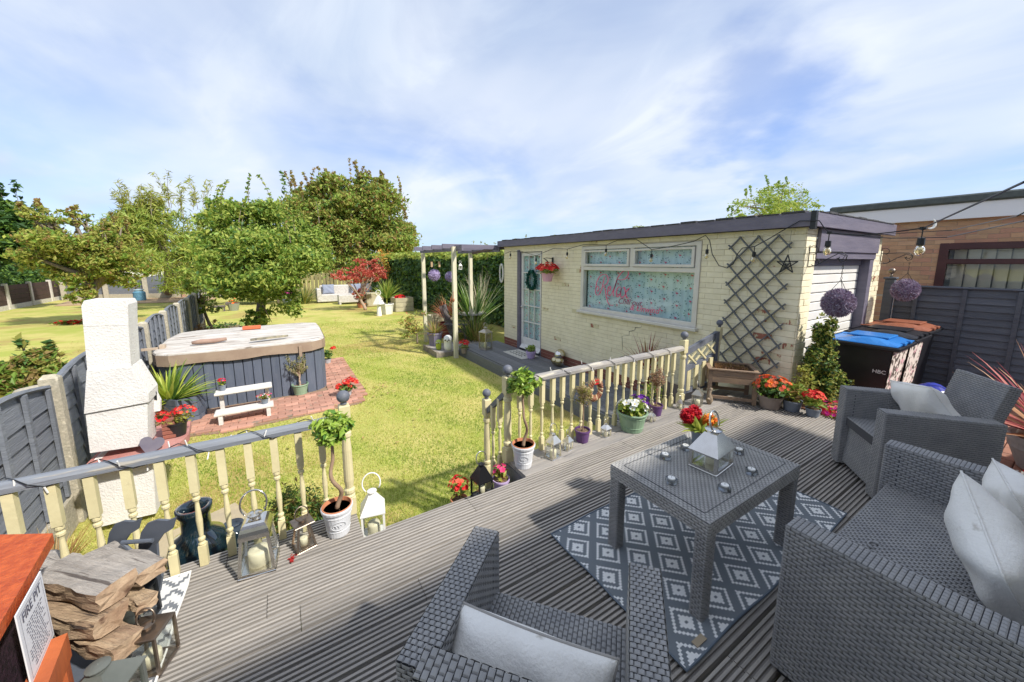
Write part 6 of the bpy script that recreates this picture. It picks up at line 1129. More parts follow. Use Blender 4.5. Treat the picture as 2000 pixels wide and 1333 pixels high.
dk_ = T('duck_ornament', 'carved wooden duck standing on the deck under the raised planter', 'ornament', at(1385, 790), .2); s_ = 1; g = G(); k = .9
g.tube([(.0, 0, .005), (.0, 0, .04), (-.005, 0, .075), (-.01, 0, .105), (-.0, 0, .13), (.01, 0, .145)], [.018, .032, .028, .014, .012, .014], 10); g.ball((.012, 0, .15), .018, 10); g.tube([(.02, 0, .15), (.055, 0, .152)], [.009, .003], 6); g.tube([(-.02, 0, .06), (-.06, 0, .075)], [.02, .004], 7); ob('body', g, mat('duck_wood', (.33, .25, .17), (.2, .16, .12), sc=20, rough=.6), dk_, smooth=True)
b_fl = petal('bronze_petal', (.60, .13, .04), (.45, .07, .03))
def hp_(px, py, wpx, hpx, z=0): p = at(px, py, z); return p, wid(wpx/2, p), None
p = at(1512, 800); flowerpot('orange-brown chrysanthemum-like flowers in taupe pot at the cabin corner', p+Vector((.02, .05, 0)), wid(22, p), .125, brnp, [(0, 0, .20, .18, .17, .09, 380)], .045, [gC, gA], [(0, 0, .22, .18, .18, .10)], 75, .022, [b_fl, orange, coral], seed=21, petals=7)
p = at(1555, 806); flowerpot('variegated coleus in dark grey pot between the taupe and the small grey pot', p+Vector((.03, .05, 0)), wid(17, p), .10, gpot, [(0, 0, .18, .14, .13, .09, 180)], .055, [gY, gA, gBr], [], 0, .02, [red], seed=22)
p = at(1590, 815); flowerpot('red geranium in small grey pot at the deck edge', p+Vector((.02, .02, 0)), wid(13, p), .075, gpot, [(0, 0, .13, .09, .09, .05, 130)], .04, [gY, gA], [(-.02, 0, .19, .09, .09, .06)], 80, .014, [red, coral], seed=23)
p = at(1622, 822, DRV); flowerpot('spilling pink and red busy-lizzie flowers beside the deck edge', Vector((4.33, 1.13, DRV)), .15, .10, terra, [(0, 0, .13, .22, .22, .07, 420)], .04, [gY, gA], [(0, 0, .13, .24, .24, .09)], 230, .016, [magenta, pink, coral, red], seed=24)
tg = T('terracotta_trough', 'terracotta trough behind the red and pink flowers under the holly', 'planter', Vector((4.32, 1.28, DRV)), -.5); g = G(); g.box(-.05, .42, -.07, .09, 0, .15, 0, .01); g.box(-.065, .435, -.085, .105, .15, .175, 0, .005); ob('trough', g, terra, tg); g = G(); g.box(-.03, .4, -.05, .07, .1755, .178); ob('soil', g, soil, tg)
t = T('wall_shrub', 'yellowish leafy twigs rising between the pots against the corner pier', 'plant', Vector((4.18, 1.42, DRV))); g = G(); leafcloud(g, [(0, -.02, .33, .10, .08, .16, 260), (0, -.02, .52, .05, .05, .1, 60)], .04, .5, (0, 1), None, .4, 10, .25, .3, 0, 4); [g.tube([(0, 0, 0), (.03*k, -.01, .5)], .004, 4, 1) for k in (-1, 0, 1)]; ob('leaves', g, [gY, gO], t)
# cordyline on the right edge
cp = at(1992, 826, DRV); cp = Vector((4.62, .02, DRV)); cd_ = T('red_cordyline', 'large burgundy-red spiky cordyline in a pale stone bowl at the right edge', 'potted plant', cp); pot(cd_, .24, .26, mat('pale_stone_pot', (.34, .32, .29), (.42, .40, .36), sc=9, rough=.9, bump=.3), 'bowl'); g = G(); blades(g, (0, 0, .26), 85, .68, .042, (0, 1, 2), (.05, 1.45), .28, 6, 72, .06); ob('leaves', g, [leafm('leaf_burgundy', (.25, .04, .06), (.36, .08, .09)), leafm('leaf_rose', (.50, .16, .14), (.42, .1, .1)), leafm('leaf_tan', (.5, .3, .16), (.42, .22, .12))], cd_)
flowerpot('small red flowers beside the stone bowl at the right edge', Vector((4.28, .02, DRV)), .07, .07, terra, [(0, 0, .09, .12, .12, .04, 90)], .04, [gY, gA], [(0, 0, .09, .12, .12, .07)], 50, .018, [red, coral], seed=25)
g = G(); g.lathe([(.06, 0), (.09, .38), (.095, .39), (.085, .40), (.04, .43), (.01, .44)], 18); o = ob('blue_tub', g, mat('royal_blue_plastic', (.02, .03, .30), rough=.35), loc=Vector((4.38, .62, DRV+.12))); tag(o, 'royal blue rounded tub just showing behind the far armchair', 'tub')
# red cordyline seen over the balustrade by the window
t = bigpot('small dark red cordyline on the cabin deck below the picture window', Vector((3.95, 3.0, CDK)), .12, .2, gpot, 'plain', 46, .48, .02, [MC['leaf_burgundy'], gBr], 74, .25)
# ============================================================ THINGS ALONG THE RIGHT BALUSTRADE AND THE LEFT
spl = mat('twisted_stem', (.26, .17, .11), (.34, .24, .16), sc=20, rough=.8)
def baytree(label, loc, rp_, hp, fol_z, fr, seed, turns=1.35, amp=.035, sr=.0095):
    t = T('bay_tree', label, 'potted tree', loc, group='standard bay trees in white pots'); pot(t, rp_, hp, wpt, 'ring', rimm=terra)
    g = G(); g.tube([(.012*math.sin(i*1.3)+rp_*.96*0, -(rp_*.86+.0035)*0, 0) for i in range(2)], .0001, 3)
    g = G(); em = [(.036*math.cos(a), .024*math.sin(a)) for a in [2*PI*i/20 for i in range(20)]]
    az = math.atan2(-loc[1], -loc[0]); 
    def onpot(u, v): rr_ = rp_*(.70+.22*((hp*.5+v)/hp))+.004; a = az+u/rr_; return (rr_*math.cos(a), rr_*math.sin(a), hp*.5+v)
    g.tube([onpot(*q) for q in em], .0016, 4, 0, True)
    for k in range(3): g.tube([onpot(-.018+.013*k+.008*math.cos(a), .007*math.sin(a)) for a in [2*PI*i/8 for i in range(6+k)]], .0016, 4)
    ob('oval_emblem', g, wpt, t)
    n = 26; zb_ = hp*.86; g = G(); g.tube([(amp*math.sin(2*PI*turns*i/n)*math.sin(PI*min(1, i/n*1.4+.06)), amp*math.cos(2*PI*turns*i/n)*.8*math.sin(PI*i/n), zb_+(fol_z-fr*.5-zb_)*i/n) for i in range(n+1)], [sr*(1.25-.5*i/n) for i in range(n+1)], 8); ob('trunk', g, spl, t, smooth=True)
    g = G(); leafcloud(g, [(0, 0, fol_z, fr, fr, fr*.88, 520), (0, 0, fol_z, fr*.7, fr*.7, fr*.6, 200)], .050, .46, (0, 1, 2), (.5, .2, .3), .5, 14, .13, .55, 0, seed); ob('crown', g, [leafG, leafG2, gB], t); return t
p = at(662, 1040); p2 = at(1022, 910)
baytree('twisted-stem bay tree in white pot at the end of the left balustrade', p, .076, .155, zat(660, 832, p), .088, 3, amp=.03)
baytree('twisted-stem bay tree in white pot beside the right newel post', p2, .082, .165, zat(1023, 748, p2), .105, 5, 1.1, .028)
def LP(px, py, z=0, dy=0): return at(px, py, z)+Vector((0, dy, 0))
p = LP(508, 1112, 0, .03); lantern('largest polished chrome lantern with domed roof, by the left balusters', p, .145, .285, steel, -.12, .22, 'dome', body=.62, ring=.20, d=.145, cw=.3)
p = LP(595, 1072, 0, .02); lantern('small tapered bronze lantern between the chrome lantern and the left bay tree', p, .09, .165, bronze, .25, .42, 'flat', body=.80, ring=.2, cw=.2)
lantern('open-handled white lantern on the step left of the opening', Vector((.345, 2.06, -.18)), .125, .315, whitem, -.2, .0, 'pyramid', body=.56, ring=.17, cw=.28)
lantern('black lantern with chrome chimney on the step by the lower newel post', Vector((1.045, 2.06, -.18)), .11, .26, mat('gloss_black', (.012, .012, .014), rough=.15), .1, .0, 'pyramid', body=.50, ring=.17, ringm=steel, cw=.2)
p = LP(1080, 893, 0, .0); lantern('tall polished lantern with star cut-outs right of the bay tree', p, .088, .195, steel, .15, .08, 'pyramid', body=.60, ring=.2, cw=.28)
p = LP(1109, 878); lantern('small chrome lantern just left of the first purple pot', p, .058, .12, steel, .2, 0, 'pyramid', body=.58, ring=.2)
p = LP(1183, 852); lantern('small chrome lantern between the purple pot and the green planter', p, .062, .115, steel, .05, 0, 'pyramid', body=.58, ring=.18)
p = LP(1272, 824); lantern('tiny chrome lantern between the green planter and the second purple pot', p, .052, .10, steel, .1, 0, 'pyramid', body=.58)
p = LP(1328, 799); lantern('small chrome lantern at the far end of the right balustrade', p, .06, .11, steel, .3, 0, 'pyramid', body=.58)
p = LP(1361, 792); lantern('pewter lantern with candle left of the raised planter', p, .088, .19, MC['pewter'], .35, 0, 'pyramid', body=.58, ring=.22, cw=.28)
dl = leafm('dried_lavender', (.36, .27, .15), (.26, .18, .12), .1)
def drytree(label, loc, fz, fr, m2, seed):
    t = T('dried_topiary', label, 'potted plant', loc, group='dried topiaries in purple pots'); pot(t, .062, .10, ppl, 'plain'); g = G(); g.tube([(0, 0, .09), (.006, 0, .18), (0, 0, fz-fr*.4)], .006, 6); [g.tube([(0, 0, fz-fr*.6), (fr*.5*math.cos(a), fr*.5*math.sin(a), fz)], .002, 4) for a in range(6)]; ob('stem', g, spl, t)
    g = G(); leafcloud(g, [(0, 0, fz, fr*.85, fr*.85, fr*1.25, 900)], .022, .28, (0, 1), None, 1.2, 14, .15, .35, -.8, seed); ob('crown', g, [dl, m2], t); return t
p = LP(1137, 862, 0, .0); drytree('dried olive-brown lavender ball in purple pot', p, zat(1140, 770, p), .075, gO, 3)
p = LP(1284, 812, 0, .02); drytree('reddish-brown dried ball plant in purple pot', p, zat(1280, 740, p), .082, leafm('dry_russet', (.33, .16, .09), (.25, .12, .08), .1), 4)
p = LP(1239, 842, 0, .03); gt_ = flowerpot('sage green planter of lime foliage with white and purple pansies', p, .125, .165, grn, [(0, 0, .20, .13, .12, .065, 330)], .045, [gB, gY, gA], [(0, 0, .205, .13, .12, .07)], 16, .03, [white_f], 'ring', seed=31, ctr=1)
g = G(); blossoms(g, [(.08, 0, .21, .08, .08, .08)], 14, .03, (0,), 5); ob('purple_flowers', g, [purple], gt_)
wr_ = T('leather_wreath', 'brown and cream twisted wreath hanging on the right balusters', 'wreath', (2.06, 2.045, .39)); g = G(); wc_ = [mat('brown_twist', (.22, .08, .04), (.3, .13, .07), sc=20, rough=.5), mat('cream_twist', (.62, .48, .30), (.5, .36, .2), sc=20, rough=.6)]
for i in range(26):
    a = 2*PI*i/26; c = Vector((.062*math.cos(a), 0, .072*math.sin(a))); d = Vector((math.cos(a), 0, math.sin(a))); tdir = Vector((-math.sin(a), 0, math.cos(a))); g.tube([c-d*.026+tdir*.012+Vector((0, .004, 0)), c+Vector((0, -.018, 0)), c+d*.026-tdir*.012], [.004, .010, .004], 6, i % 4 == 0)
ob('wreath', g, wc_, wr_, smooth=True); g = G(); g.box(-.02, .02, -.02, -.01, .05, .085); ob('bow', g, red, wr_)
tuft('climbing_leaves', 'pale green climbing leaves threading the last balusters', 'plant', Vector((3.0, 2.16, 0)), [lambda g: leafcloud(g, [(-.05, .02, .18, .22, .06, .13, 190)], .035, .6, (0, 1), None, .3, 0, 0, .1, 0, 5), lambda g: [g.tube([(k*.09, 0, -.1), (k*.08+.03, .02, .1), (k*.1, 0, .28)], .002, 3, 0) for k in (-2, -1, 0, 1)]], [gY, gA])
flowerpot('lilac pot with pink begonia standing on the step beside the black lantern', Vector((1.185, 2.04, -.18)), .062, .10, lil, [(0, 0, .14, .06, .05, .06, 60)], .035, [gY, gA, gBr], [(.0, 0, .15, .05, .05, .06)], 10, .02, [pink], 'plain', seed=33)
flowerpot('orange-red geranium low beside the steps, peeping over the deck edge', Vector((.93, 2.18, -.34)), .06, .12, terra, [(0, 0, .18, .07, .07, .05, 50)], .035, [gA, gY], [(0, 0, .22, .07, .07, .06)], 26, .018, [coral, red], seed=34)
g = G(); leafcloud(g, [(0, 0, .004, .045, .03, .003, 16)], .028, .35, (0,), None, 3, 0, 0, 0, 0, 3); o = ob('fallen_petals', g, [leafm('leaf_crimson', (.5, .05, .04), (.4, .03, .03))], loc=LP(572, 1090)); tag(o, 'red fallen leaves on the boards beside the small bronze lantern', 'leaves')
# ============================================================ RATTAN FURNITURE
wv = mat('rattan_strand', (.24, .24, .245), (.31, .305, .30), sc=14, rough=.42, bump=.15, bs=60, rnd=0); wv0 = mat('rattan_shadow_gap', (.06, .062, .07), rough=.7)
def weave(g, O, U, V, lu, lv, cu=.027, cv=.0115, m=1, lift=.0035, vert=False):
    """running-bond woven strands: each strand arches over one stake and dives under the next"""
    O = np.array(O, float); U = np.array(U, float)/np.linalg.norm(U); V = np.array(V, float)/np.linalg.norm(V); N = np.cross(U, V)
    nv = max(1, int(round(lv/cv))); cv = lv/nv; nu = max(1, int(round(lu/cu))); cu = lu/nu
    J, I = np.meshgrid(np.arange(nv), np.arange(-1, nu*1+1)); J = J.ravel(); I = I.ravel(); u0 = (I+.5*(J % 2))*cu; u1 = u0+cu*.98; u0 = np.clip(u0, 0, lu); u1 = np.clip(u1, 0, lu); k = (u1-u0) > cu*.2; u0 = u0[k]; u1 = u1[k]; v0 = J[k]*cv+cv*.07; v1 = v0+cv*.86; n = len(u0); du = u1-u0
    vs = []
    for f, hh in ((0, -.0005), (.16, lift*.85), (.84, lift), (1, -.0005)):
        for vv, e in ((v0, -.0012), (v0+(v1-v0)*.25, 0), (v0+(v1-v0)*.75, 0), (v1, -.0012)): vs.append(O+(u0+du*f)[:, None]*U+vv[:, None]*V+(hh+e*(1 if hh > 0 else 0))*N)
    v = np.stack(vs, 1).reshape(-1, 3); b = (np.arange(n)*16)[:, None]; q = []
    for i in range(3):
        for j in range(3): a = i*4+j; q.append(b+np.array([[a, a+4, a+5, a+1]]))
    g.addnp(v, np.concatenate(q), m)
def rbox(g, x0, x1, y0, y1, z0, z1, faces='xXyYZ', cu=.027, cv=.0115):
    e = .0015; g.box(x0+e, x1-e, y0+e, y1-e, z0+e, z1-e, 0); X, Y, Z = x1-x0, y1-y0, z1-z0
    if 'y' in faces: weave(g, (x0, y0, z0), (1, 0, 0), (0, 0, 1), X, Z, cu, cv)
    if 'Y' in faces: weave(g, (x1, y1, z0), (-1, 0, 0), (0, 0, 1), X, Z, cu, cv)
    if 'X' in faces: weave(g, (x1, y0, z0), (0, 1, 0), (0, 0, 1), Y, Z, cu, cv)
    if 'x' in faces: weave(g, (x0, y1, z0), (0, -1, 0), (0, 0, 1), Y, Z, cu, cv)
    if 'Z' in faces:
        if Y > X: weave(g, (x0, y0, z1), (1, 0, 0), (0, 1, 0), X, Y, min(cu*.62, X/4), cv*1.15)
        else: weave(g, (x1, y0, z1), (0, 1, 0), (-1, 0, 0), Y, X, min(cu*.62, Y/4), cv*1.15)
RM = [wv0, wv]; RT = [wv0, mat('rattan_table_strand', (.31, .305, .295), (.40, .39, .375), sc=12, rough=.4)]
def rseat(name, label, cat, loc, rz, W, D, seats=1, group=None, armh=.55, backh=.66, th=.08):
    t = T(name, label, cat, loc, rz, group)     # local +y is forward
    for s_ in (-1, 1):
        g = G(); x0, x1 = (-W/2, -W/2+th) if s_ < 0 else (W/2-th, W/2); rbox(g, x0, x1, -D/2, D/2, .02, armh); ob('arm', g, RM, t)
        g = G(); zz_ = .022; xi = x0+th if s_ < 0 else x0; g.box(min(xi, xi-s_*.002), max(xi, xi-s_*.002), D/2-.055, D/2-.051, .36, armh-.03); ob('seam', g, wv0, t)
    g = G(); a, b_ = -W/2+th, W/2-th; sy0 = -D/2+.10
    g.box(a, b_, sy0, D/2-.022, .30, .352, 0); weave(g, (a, sy0, .355), (0, 1, 0), (-1, 0, 0), .0001+D/2-.02-sy0, .0001, 1, 1) if False else None
    weave(g, (b_, sy0, .353), (0, 1, 0), (-1, 0, 0), D/2-.022-sy0, b_-a, .019, .0135); ob('seat', g, RM, t)
    g = G(); M0 = Matrix.Translation((0, D/2-.03, .04)) @ Matrix.Rotation(rad(4), 4, 'X'); g.M = M0; g.box(a, b_, -.02, .0, 0, .312, 0); g.M = None
    v0_ = (M0 @ Vector((b_, .001, 0))); weave(g, v0_, (-1, 0, 0), (M0.to_3x3() @ Vector((0, 0, 1))), b_-a, .312); ob('front_panel', g, RM, t)
    g = G(); M0 = Matrix.Translation((0, -D/2+.02, .30)) @ Matrix.Rotation(rad(14), 4, 'X'); R3_ = M0.to_3x3(); hb = backh-.28; g.M = M0; g.box(a, b_, 0, .055, 0, hb, 0); g.M = None
    weave(g, M0 @ Vector((b_, .056, 0)), R3_ @ Vector((-1, 0, 0)), R3_ @ Vector((0, 0, 1)), b_-a, hb); weave(g, M0 @ Vector((a, -.001, 0)), R3_ @ Vector((1, 0, 0)), R3_ @ Vector((0, 0, 1)), b_-a, hb)
    weave(g, M0 @ Vector((b_, 0, hb+.001)), R3_ @ Vector((0, 1, 0)), R3_ @ Vector((-1, 0, 0)), .056, b_-a, .019, .0155)
    for xx_, sg in ((a, -1), (b_, 1)): weave(g, M0 @ (Vector((xx_, .056, hb*.45)) if sg < 0 else Vector((xx_, 0, hb*.45))), R3_ @ Vector((0, -sg*-1, 0)) if sg > 0 else R3_ @ Vector((0, -1, 0)), R3_ @ Vector((0, 0, 1)), .056, hb*.55)
    ob('backrest', g, RM, t)
    for x in (-W/2+.03, W/2-.03):
        for y in (-D/2+.04, D/2-.04): g = G(); g.box(x-.02, x+.02, y-.02, y+.02, 0, .02); ob('foot', g, MC['black_plastic'], t)
    return t
f1 = Vector((.763, .646, 0)); c1_ = Vector((.655, .77, 0))-f1*.215
ch1 = rseat('rattan_armchair', 'grey rattan armchair nearest the camera at the bottom of the view', 'armchair', c1_, math.atan2(f1.y, f1.x)-PI/2, .56, .43, group='grey rattan armchairs', backh=.60)
f2 = Vector((-.63, .777, 0)); c2_ = Vector((3.05, .72, 0))-f2*.25
ch2 = rseat('rattan_armchair', 'far grey rattan armchair on the right with one pale cushion', 'armchair', c2_, math.atan2(f2.y, f2.x)-PI/2, .51, .50, group='grey rattan armchairs', backh=.72)
sf = rseat('rattan_sofa', 'grey rattan two-seat sofa at the right edge facing the coffee table', 'sofa', Vector((1.89, .45-.31, 0)), 0, 1.10, .62, backh=.70)
g = G(); q0 = at(1708, 1066, .36)-Vector(sf.location); g.tube([(q0.x+.022*math.cos(a), q0.y+.018*math.sin(a), .360) for a in [-.3+i*.35 for i in range(11)]], .003, 5); ob('emblem', g, wv, sf)
tbl = T('coffee_table', 'square grey rattan coffee table standing on the patterned rug', 'table', (1.67, .91, 0)); tx, ty = .385, .245
g = G(); rbox(g, -tx, tx, -ty, ty, .370, .43, 'xXyY'); weave(g, (tx, -ty, .43), (0, 1, 0), (-1, 0, 0), 2*ty, 2*tx, .0185, .0135); ob('top', g, RT, tbl)
g = G(); 
for q in ((-tx+.045, tx-.045, -ty+.042, -ty+.045), (-tx+.045, tx-.045, ty-.045, ty-.042), (-tx+.042, -tx+.045, -ty+.045, ty-.045), (tx-.045, tx-.042, -ty+.045, ty-.045)): g.box(*q, .4325, .4340)
ob('top_groove', g, wv0, tbl)
for x in (-tx, tx-.055):
    for y in (-ty, ty-.055): g = G(); rbox(g, x+.002, x+.053, y+.002, y+.053, .0, .369, 'xXyY', .022, .0115); ob('leg', g, RM, tbl)
TZ_ = .4345
def tl(px, py): return at(px, py, TZ_)
lantern('wide polished steel house-shaped lantern in the centre of the rattan table', tl(1388, 908), .18, .195, steel, .10, .0, 'pyramid', d=.13, body=.44, group=None, ring=.24, candle=True, cw=.13)
tgl = mat('smoky_glass', (.35, .37, .38), rough=.06, trans=.8, spec=.7)
for k, ((x, y), lb_) in enumerate(zip(((1299, 895), (1311, 943), (1415, 957), (1467, 925), (1443, 885), (1339, 878)), ('tealight in star-shaped glass at the left corner of the table', 'tealight in glass holder on the near-left part of the table', 'tealight in glass holder nearest the front corner of the table', 'tealight in darker smoky glass on the right part of the table', 'tealight in glass holder behind the lantern to the right', 'tealight in glass holder half hidden left of the steel lantern'))):
    t = T('tealight', lb_, 'tealight', tl(x, y), k*.5, 'tealights on the rattan table'); g = G(); pr = [(.027 if i % 2 == 0 else .021) for i in range(10)]
    g.prism([(pr[i]*math.cos(2*PI*i/10), pr[i]*math.sin(2*PI*i/10)) for i in range(10)], 'z', 0, .020); ob('glass_holder', g, tgl, t); g = G(); g.lathe([(.0155, .012), (.0155, .0245), (.001, .0245)], 16); c__ = ob('candle', g, mat('white_wax', (.85, .84, .8), rough=.4), t); g = G(); g.tube([(0, 0, .024), (.001, 0, .030)], .0008, 4); ob('wick', g, dullblack, c__)
cl_ = T('celosia', 'grey pot of crimson and orange celosia plumes on the far side of the table', 'potted plant', tl(1366, 866)); pot(cl_, .048, .075, gpot, 'plain')
g = G(); blades(g, (0, 0, .075), 34, .13, .034, (0, 1), (.2, 1.4), .5, 4, 3, .03); ob('leaves', g, [gY, gB], cl_)
for (dx, dy, dz, m_) in ((-.055, .045, .15, red), (.01, .045, .155, red), (.035, -.03, .125, orange)):
    g = G(); leafcloud(g, [(dx, dy, dz, .038, .038, .044, 900)], .018, .4, (0, 1), None, 1.5, 0, 0, .35, -1, 3); ob('plume', g, [m_, {red: mat('crimson_petal', (.42, .0, .02), rough=.7), orange: mat('amber_petal', (.85, .35, .03), rough=.7)}[m_]], cl_); g = G(); g.tube([(dx*.3, dy*.3, .07), (dx, dy, dz-.02)], .004, 5); ob('stem', g, gA, cl_)
# cushions
whc = mat('pale_cushion_fabric', (.86, .84, .80), (.79, .77, .73), sc=9, rough=.95, bump=.35, bs=120, c3=(.45, .41, .35), s3=5, t3=.66); pip = mat('cushion_piping', (.36, .34, .32), rough=.9)
rz1 = math.atan2(f1.y, f1.x)-PI/2; M1 = Matrix.Translation(c1_) @ Matrix.Rotation(rz1, 4, 'Z')
cushion('scatter_cushion', 'off-white cushion with dark piping leaning in the near armchair', M1 @ Vector((-.025, -.10, .452)), (PI/2-.45, .03, rz1), .40, .215, .12, whc, pip, 3)
rz2 = math.atan2(f2.y, f2.x)-PI/2; M2 = Matrix.Translation(c2_) @ Matrix.Rotation(rz2, 4, 'Z')
cushion('scatter_cushion', 'pale grey cushion propped diagonally in the far armchair', M2 @ Vector((.0, -.06, .53)), (PI/2-.5, .22, rz2), .40, .31, .13, whc, whc, 5)
cushion('scatter_cushion', 'rear white cushion leaning against the sofa back at the right edge', Vector((2.12, .02, .50)), (PI/2-.5, .1, .25), .36, .36, .15, whc, whc, 7)
cushion('scatter_cushion', 'front white cushion with creased corner slumped on the sofa seat', Vector((1.78, .06, .50)), (PI/2-.45, -.35, .45), .36, .36, .16, whc, whc, 9)
# ============================================================ RUGS
def rugmat(name, dark, light, pu, pv, ou=0, ov=0, chev=False):
    m = bpy.data.materials.new(name); m.use_nodes = True; N = m.node_tree.nodes; K = m.node_tree.links; p = N['Principled BSDF']; p.inputs['Roughness'].default_value = .75; p.inputs['Specular IOR Level'].default_value = .2
    t = N.new('ShaderNodeTexCoord'); s_ = N.new('ShaderNodeSeparateXYZ'); K.new(t.outputs['Object'], s_.inputs[0])
    def M_(op, a, b=None):
        q = N.new('ShaderNodeMath'); q.operation = op
        for i, v in enumerate((a, b)):
            if v is None: continue
            if isinstance(v, (int, float)): q.inputs[i].default_value = v
            else: K.new(v, q.inputs[i])
        return q.outputs[0]
    st_ = pv/20; vq = M_('MULTIPLY', M_('FLOOR', M_('DIVIDE', M_('ADD', s_.outputs[1], ov), st_)), st_)
    U_ = M_('DIVIDE', M_('ADD', s_.outputs[0], ou), pu); V_ = M_('DIVIDE', vq, pv)
    if chev: d = M_('ADD', M_('ABSOLUTE', M_('SUBTRACT', M_('FRACT', U_), .5)), M_('ABSOLUTE', M_('SUBTRACT', M_('FRACT', V_), .5)))
    else: d = M_('MULTIPLY', M_('MAXIMUM', M_('ABSOLUTE', M_('SUBTRACT', M_('FRACT', M_('ADD', U_, V_)), .5)), M_('ABSOLUTE', M_('SUBTRACT', M_('FRACT', M_('SUBTRACT', U_, V_)), .5))), 2.0)
    def band(a, b): return M_('MULTIPLY', M_('GREATER_THAN', d, a), M_('LESS_THAN', d, b))
    f = M_('MAXIMUM', band(.07, .36), band(.60, .74)) if not chev else M_('MAXIMUM', M_('MAXIMUM', band(.0, .16), band(.26, .42)), M_('MAXIMUM', band(.50, .68), band(.78, .95)))
    f = f
    wvn = N.new('ShaderNodeTexWave'); wvn.inputs['Scale'].default_value = 130; wvn.bands_direction = 'DIAGONAL'; K.new(t.outputs['Object'], wvn.inputs['Vector']); mr = M_('ADD', M_('MULTIPLY', wvn.outputs['Fac'], .35), .72)
    mx_ = N.new('ShaderNodeMix'); mx_.data_type = 'RGBA'; K.new(f, mx_.inputs[0]); mx_.inputs[6].default_value = (*dark, 1); mx_.inputs[7].default_value = (*light, 1)
    h = N.new('ShaderNodeHueSaturation'); K.new(mx_.outputs[2], h.inputs['Color']); K.new(mr, h.inputs['Value']); K.new(h.outputs[0], p.inputs['Base Color']); b = N.new('ShaderNodeBump'); b.inputs['Strength'].default_value = .4; b.inputs['Distance'].default_value = .002; K.new(wvn.outputs['Fac'], b.inputs['Height']); K.new(b.outputs[0], p.inputs['Normal']); return m
def rug(label, c, rz, w, h, m, edge, n=(26, 14), lab=True):
    t = T('outdoor_rug', label, 'rug', c, rz); g = G(); vs = []; rs_ = random.Random(5)
    for i in range(n[0]+1):
        for j in range(n[1]+1):
            x = -w/2+w*i/n[0]; y = -h/2+h*j/n[1]; e = 1 if i in (0, n[0]) or j in (0, n[1]) else .3; vs.append((x+.003*math.sin(y*20)*e, y+.004*math.sin(x*11)*e, .007+.003*e*abs(math.sin(x*8+y*5))))
    fs = [(i*(n[1]+1)+j, (i+1)*(n[1]+1)+j, (i+1)*(n[1]+1)+j+1, i*(n[1]+1)+j+1) for i in range(n[0]) for j in range(n[1])]; g.add(vs, fs); ob('pile', g, m, t, smooth=True)
    idx = [i*(n[1]+1) for i in range(n[0]+1)]+[n[0]*(n[1]+1)+j for j in range(1, n[1]+1)]+[i*(n[1]+1)+n[1] for i in range(n[0]-1, -1, -1)]+[j for j in range(n[1]-1, 0, -1)]
    g = G(); g.tube([vs[k] for k in idx], .0045, 5, 0, True); ob('bound_edge', g, edge, t)
    if lab: g = G(); g.box(-w/2+.10, -w/2+.16, -h/2+.02, -h/2+.045, .012, .014); ob('fabric_tab', g, mat('tan_tab', (.36, .29, .2), rough=.8), t)
    return t
bl2 = (.20, .225, .25); ctr_ = Vector((1.83, .975, 0)); rug('blue-grey outdoor rug with white stepped diamonds under the coffee table', ctr_, 0.0, 1.50, .76, rugmat('diamond_rug', bl2, (.88, .88, .87), .205, .205, 1, 1), mat('rug_edge', (.12, .15, .19), rough=.8))
rug('white and grey zigzag outdoor rug in the left corner under the lanterns', Vector((-.97, 1.56, 0)), -.02, 1.02, .98, rugmat('zigzag_rug', (.20, .215, .24), (.76, .76, .75), .26, .30, 2, 2, True), whitem, (12, 12), False)
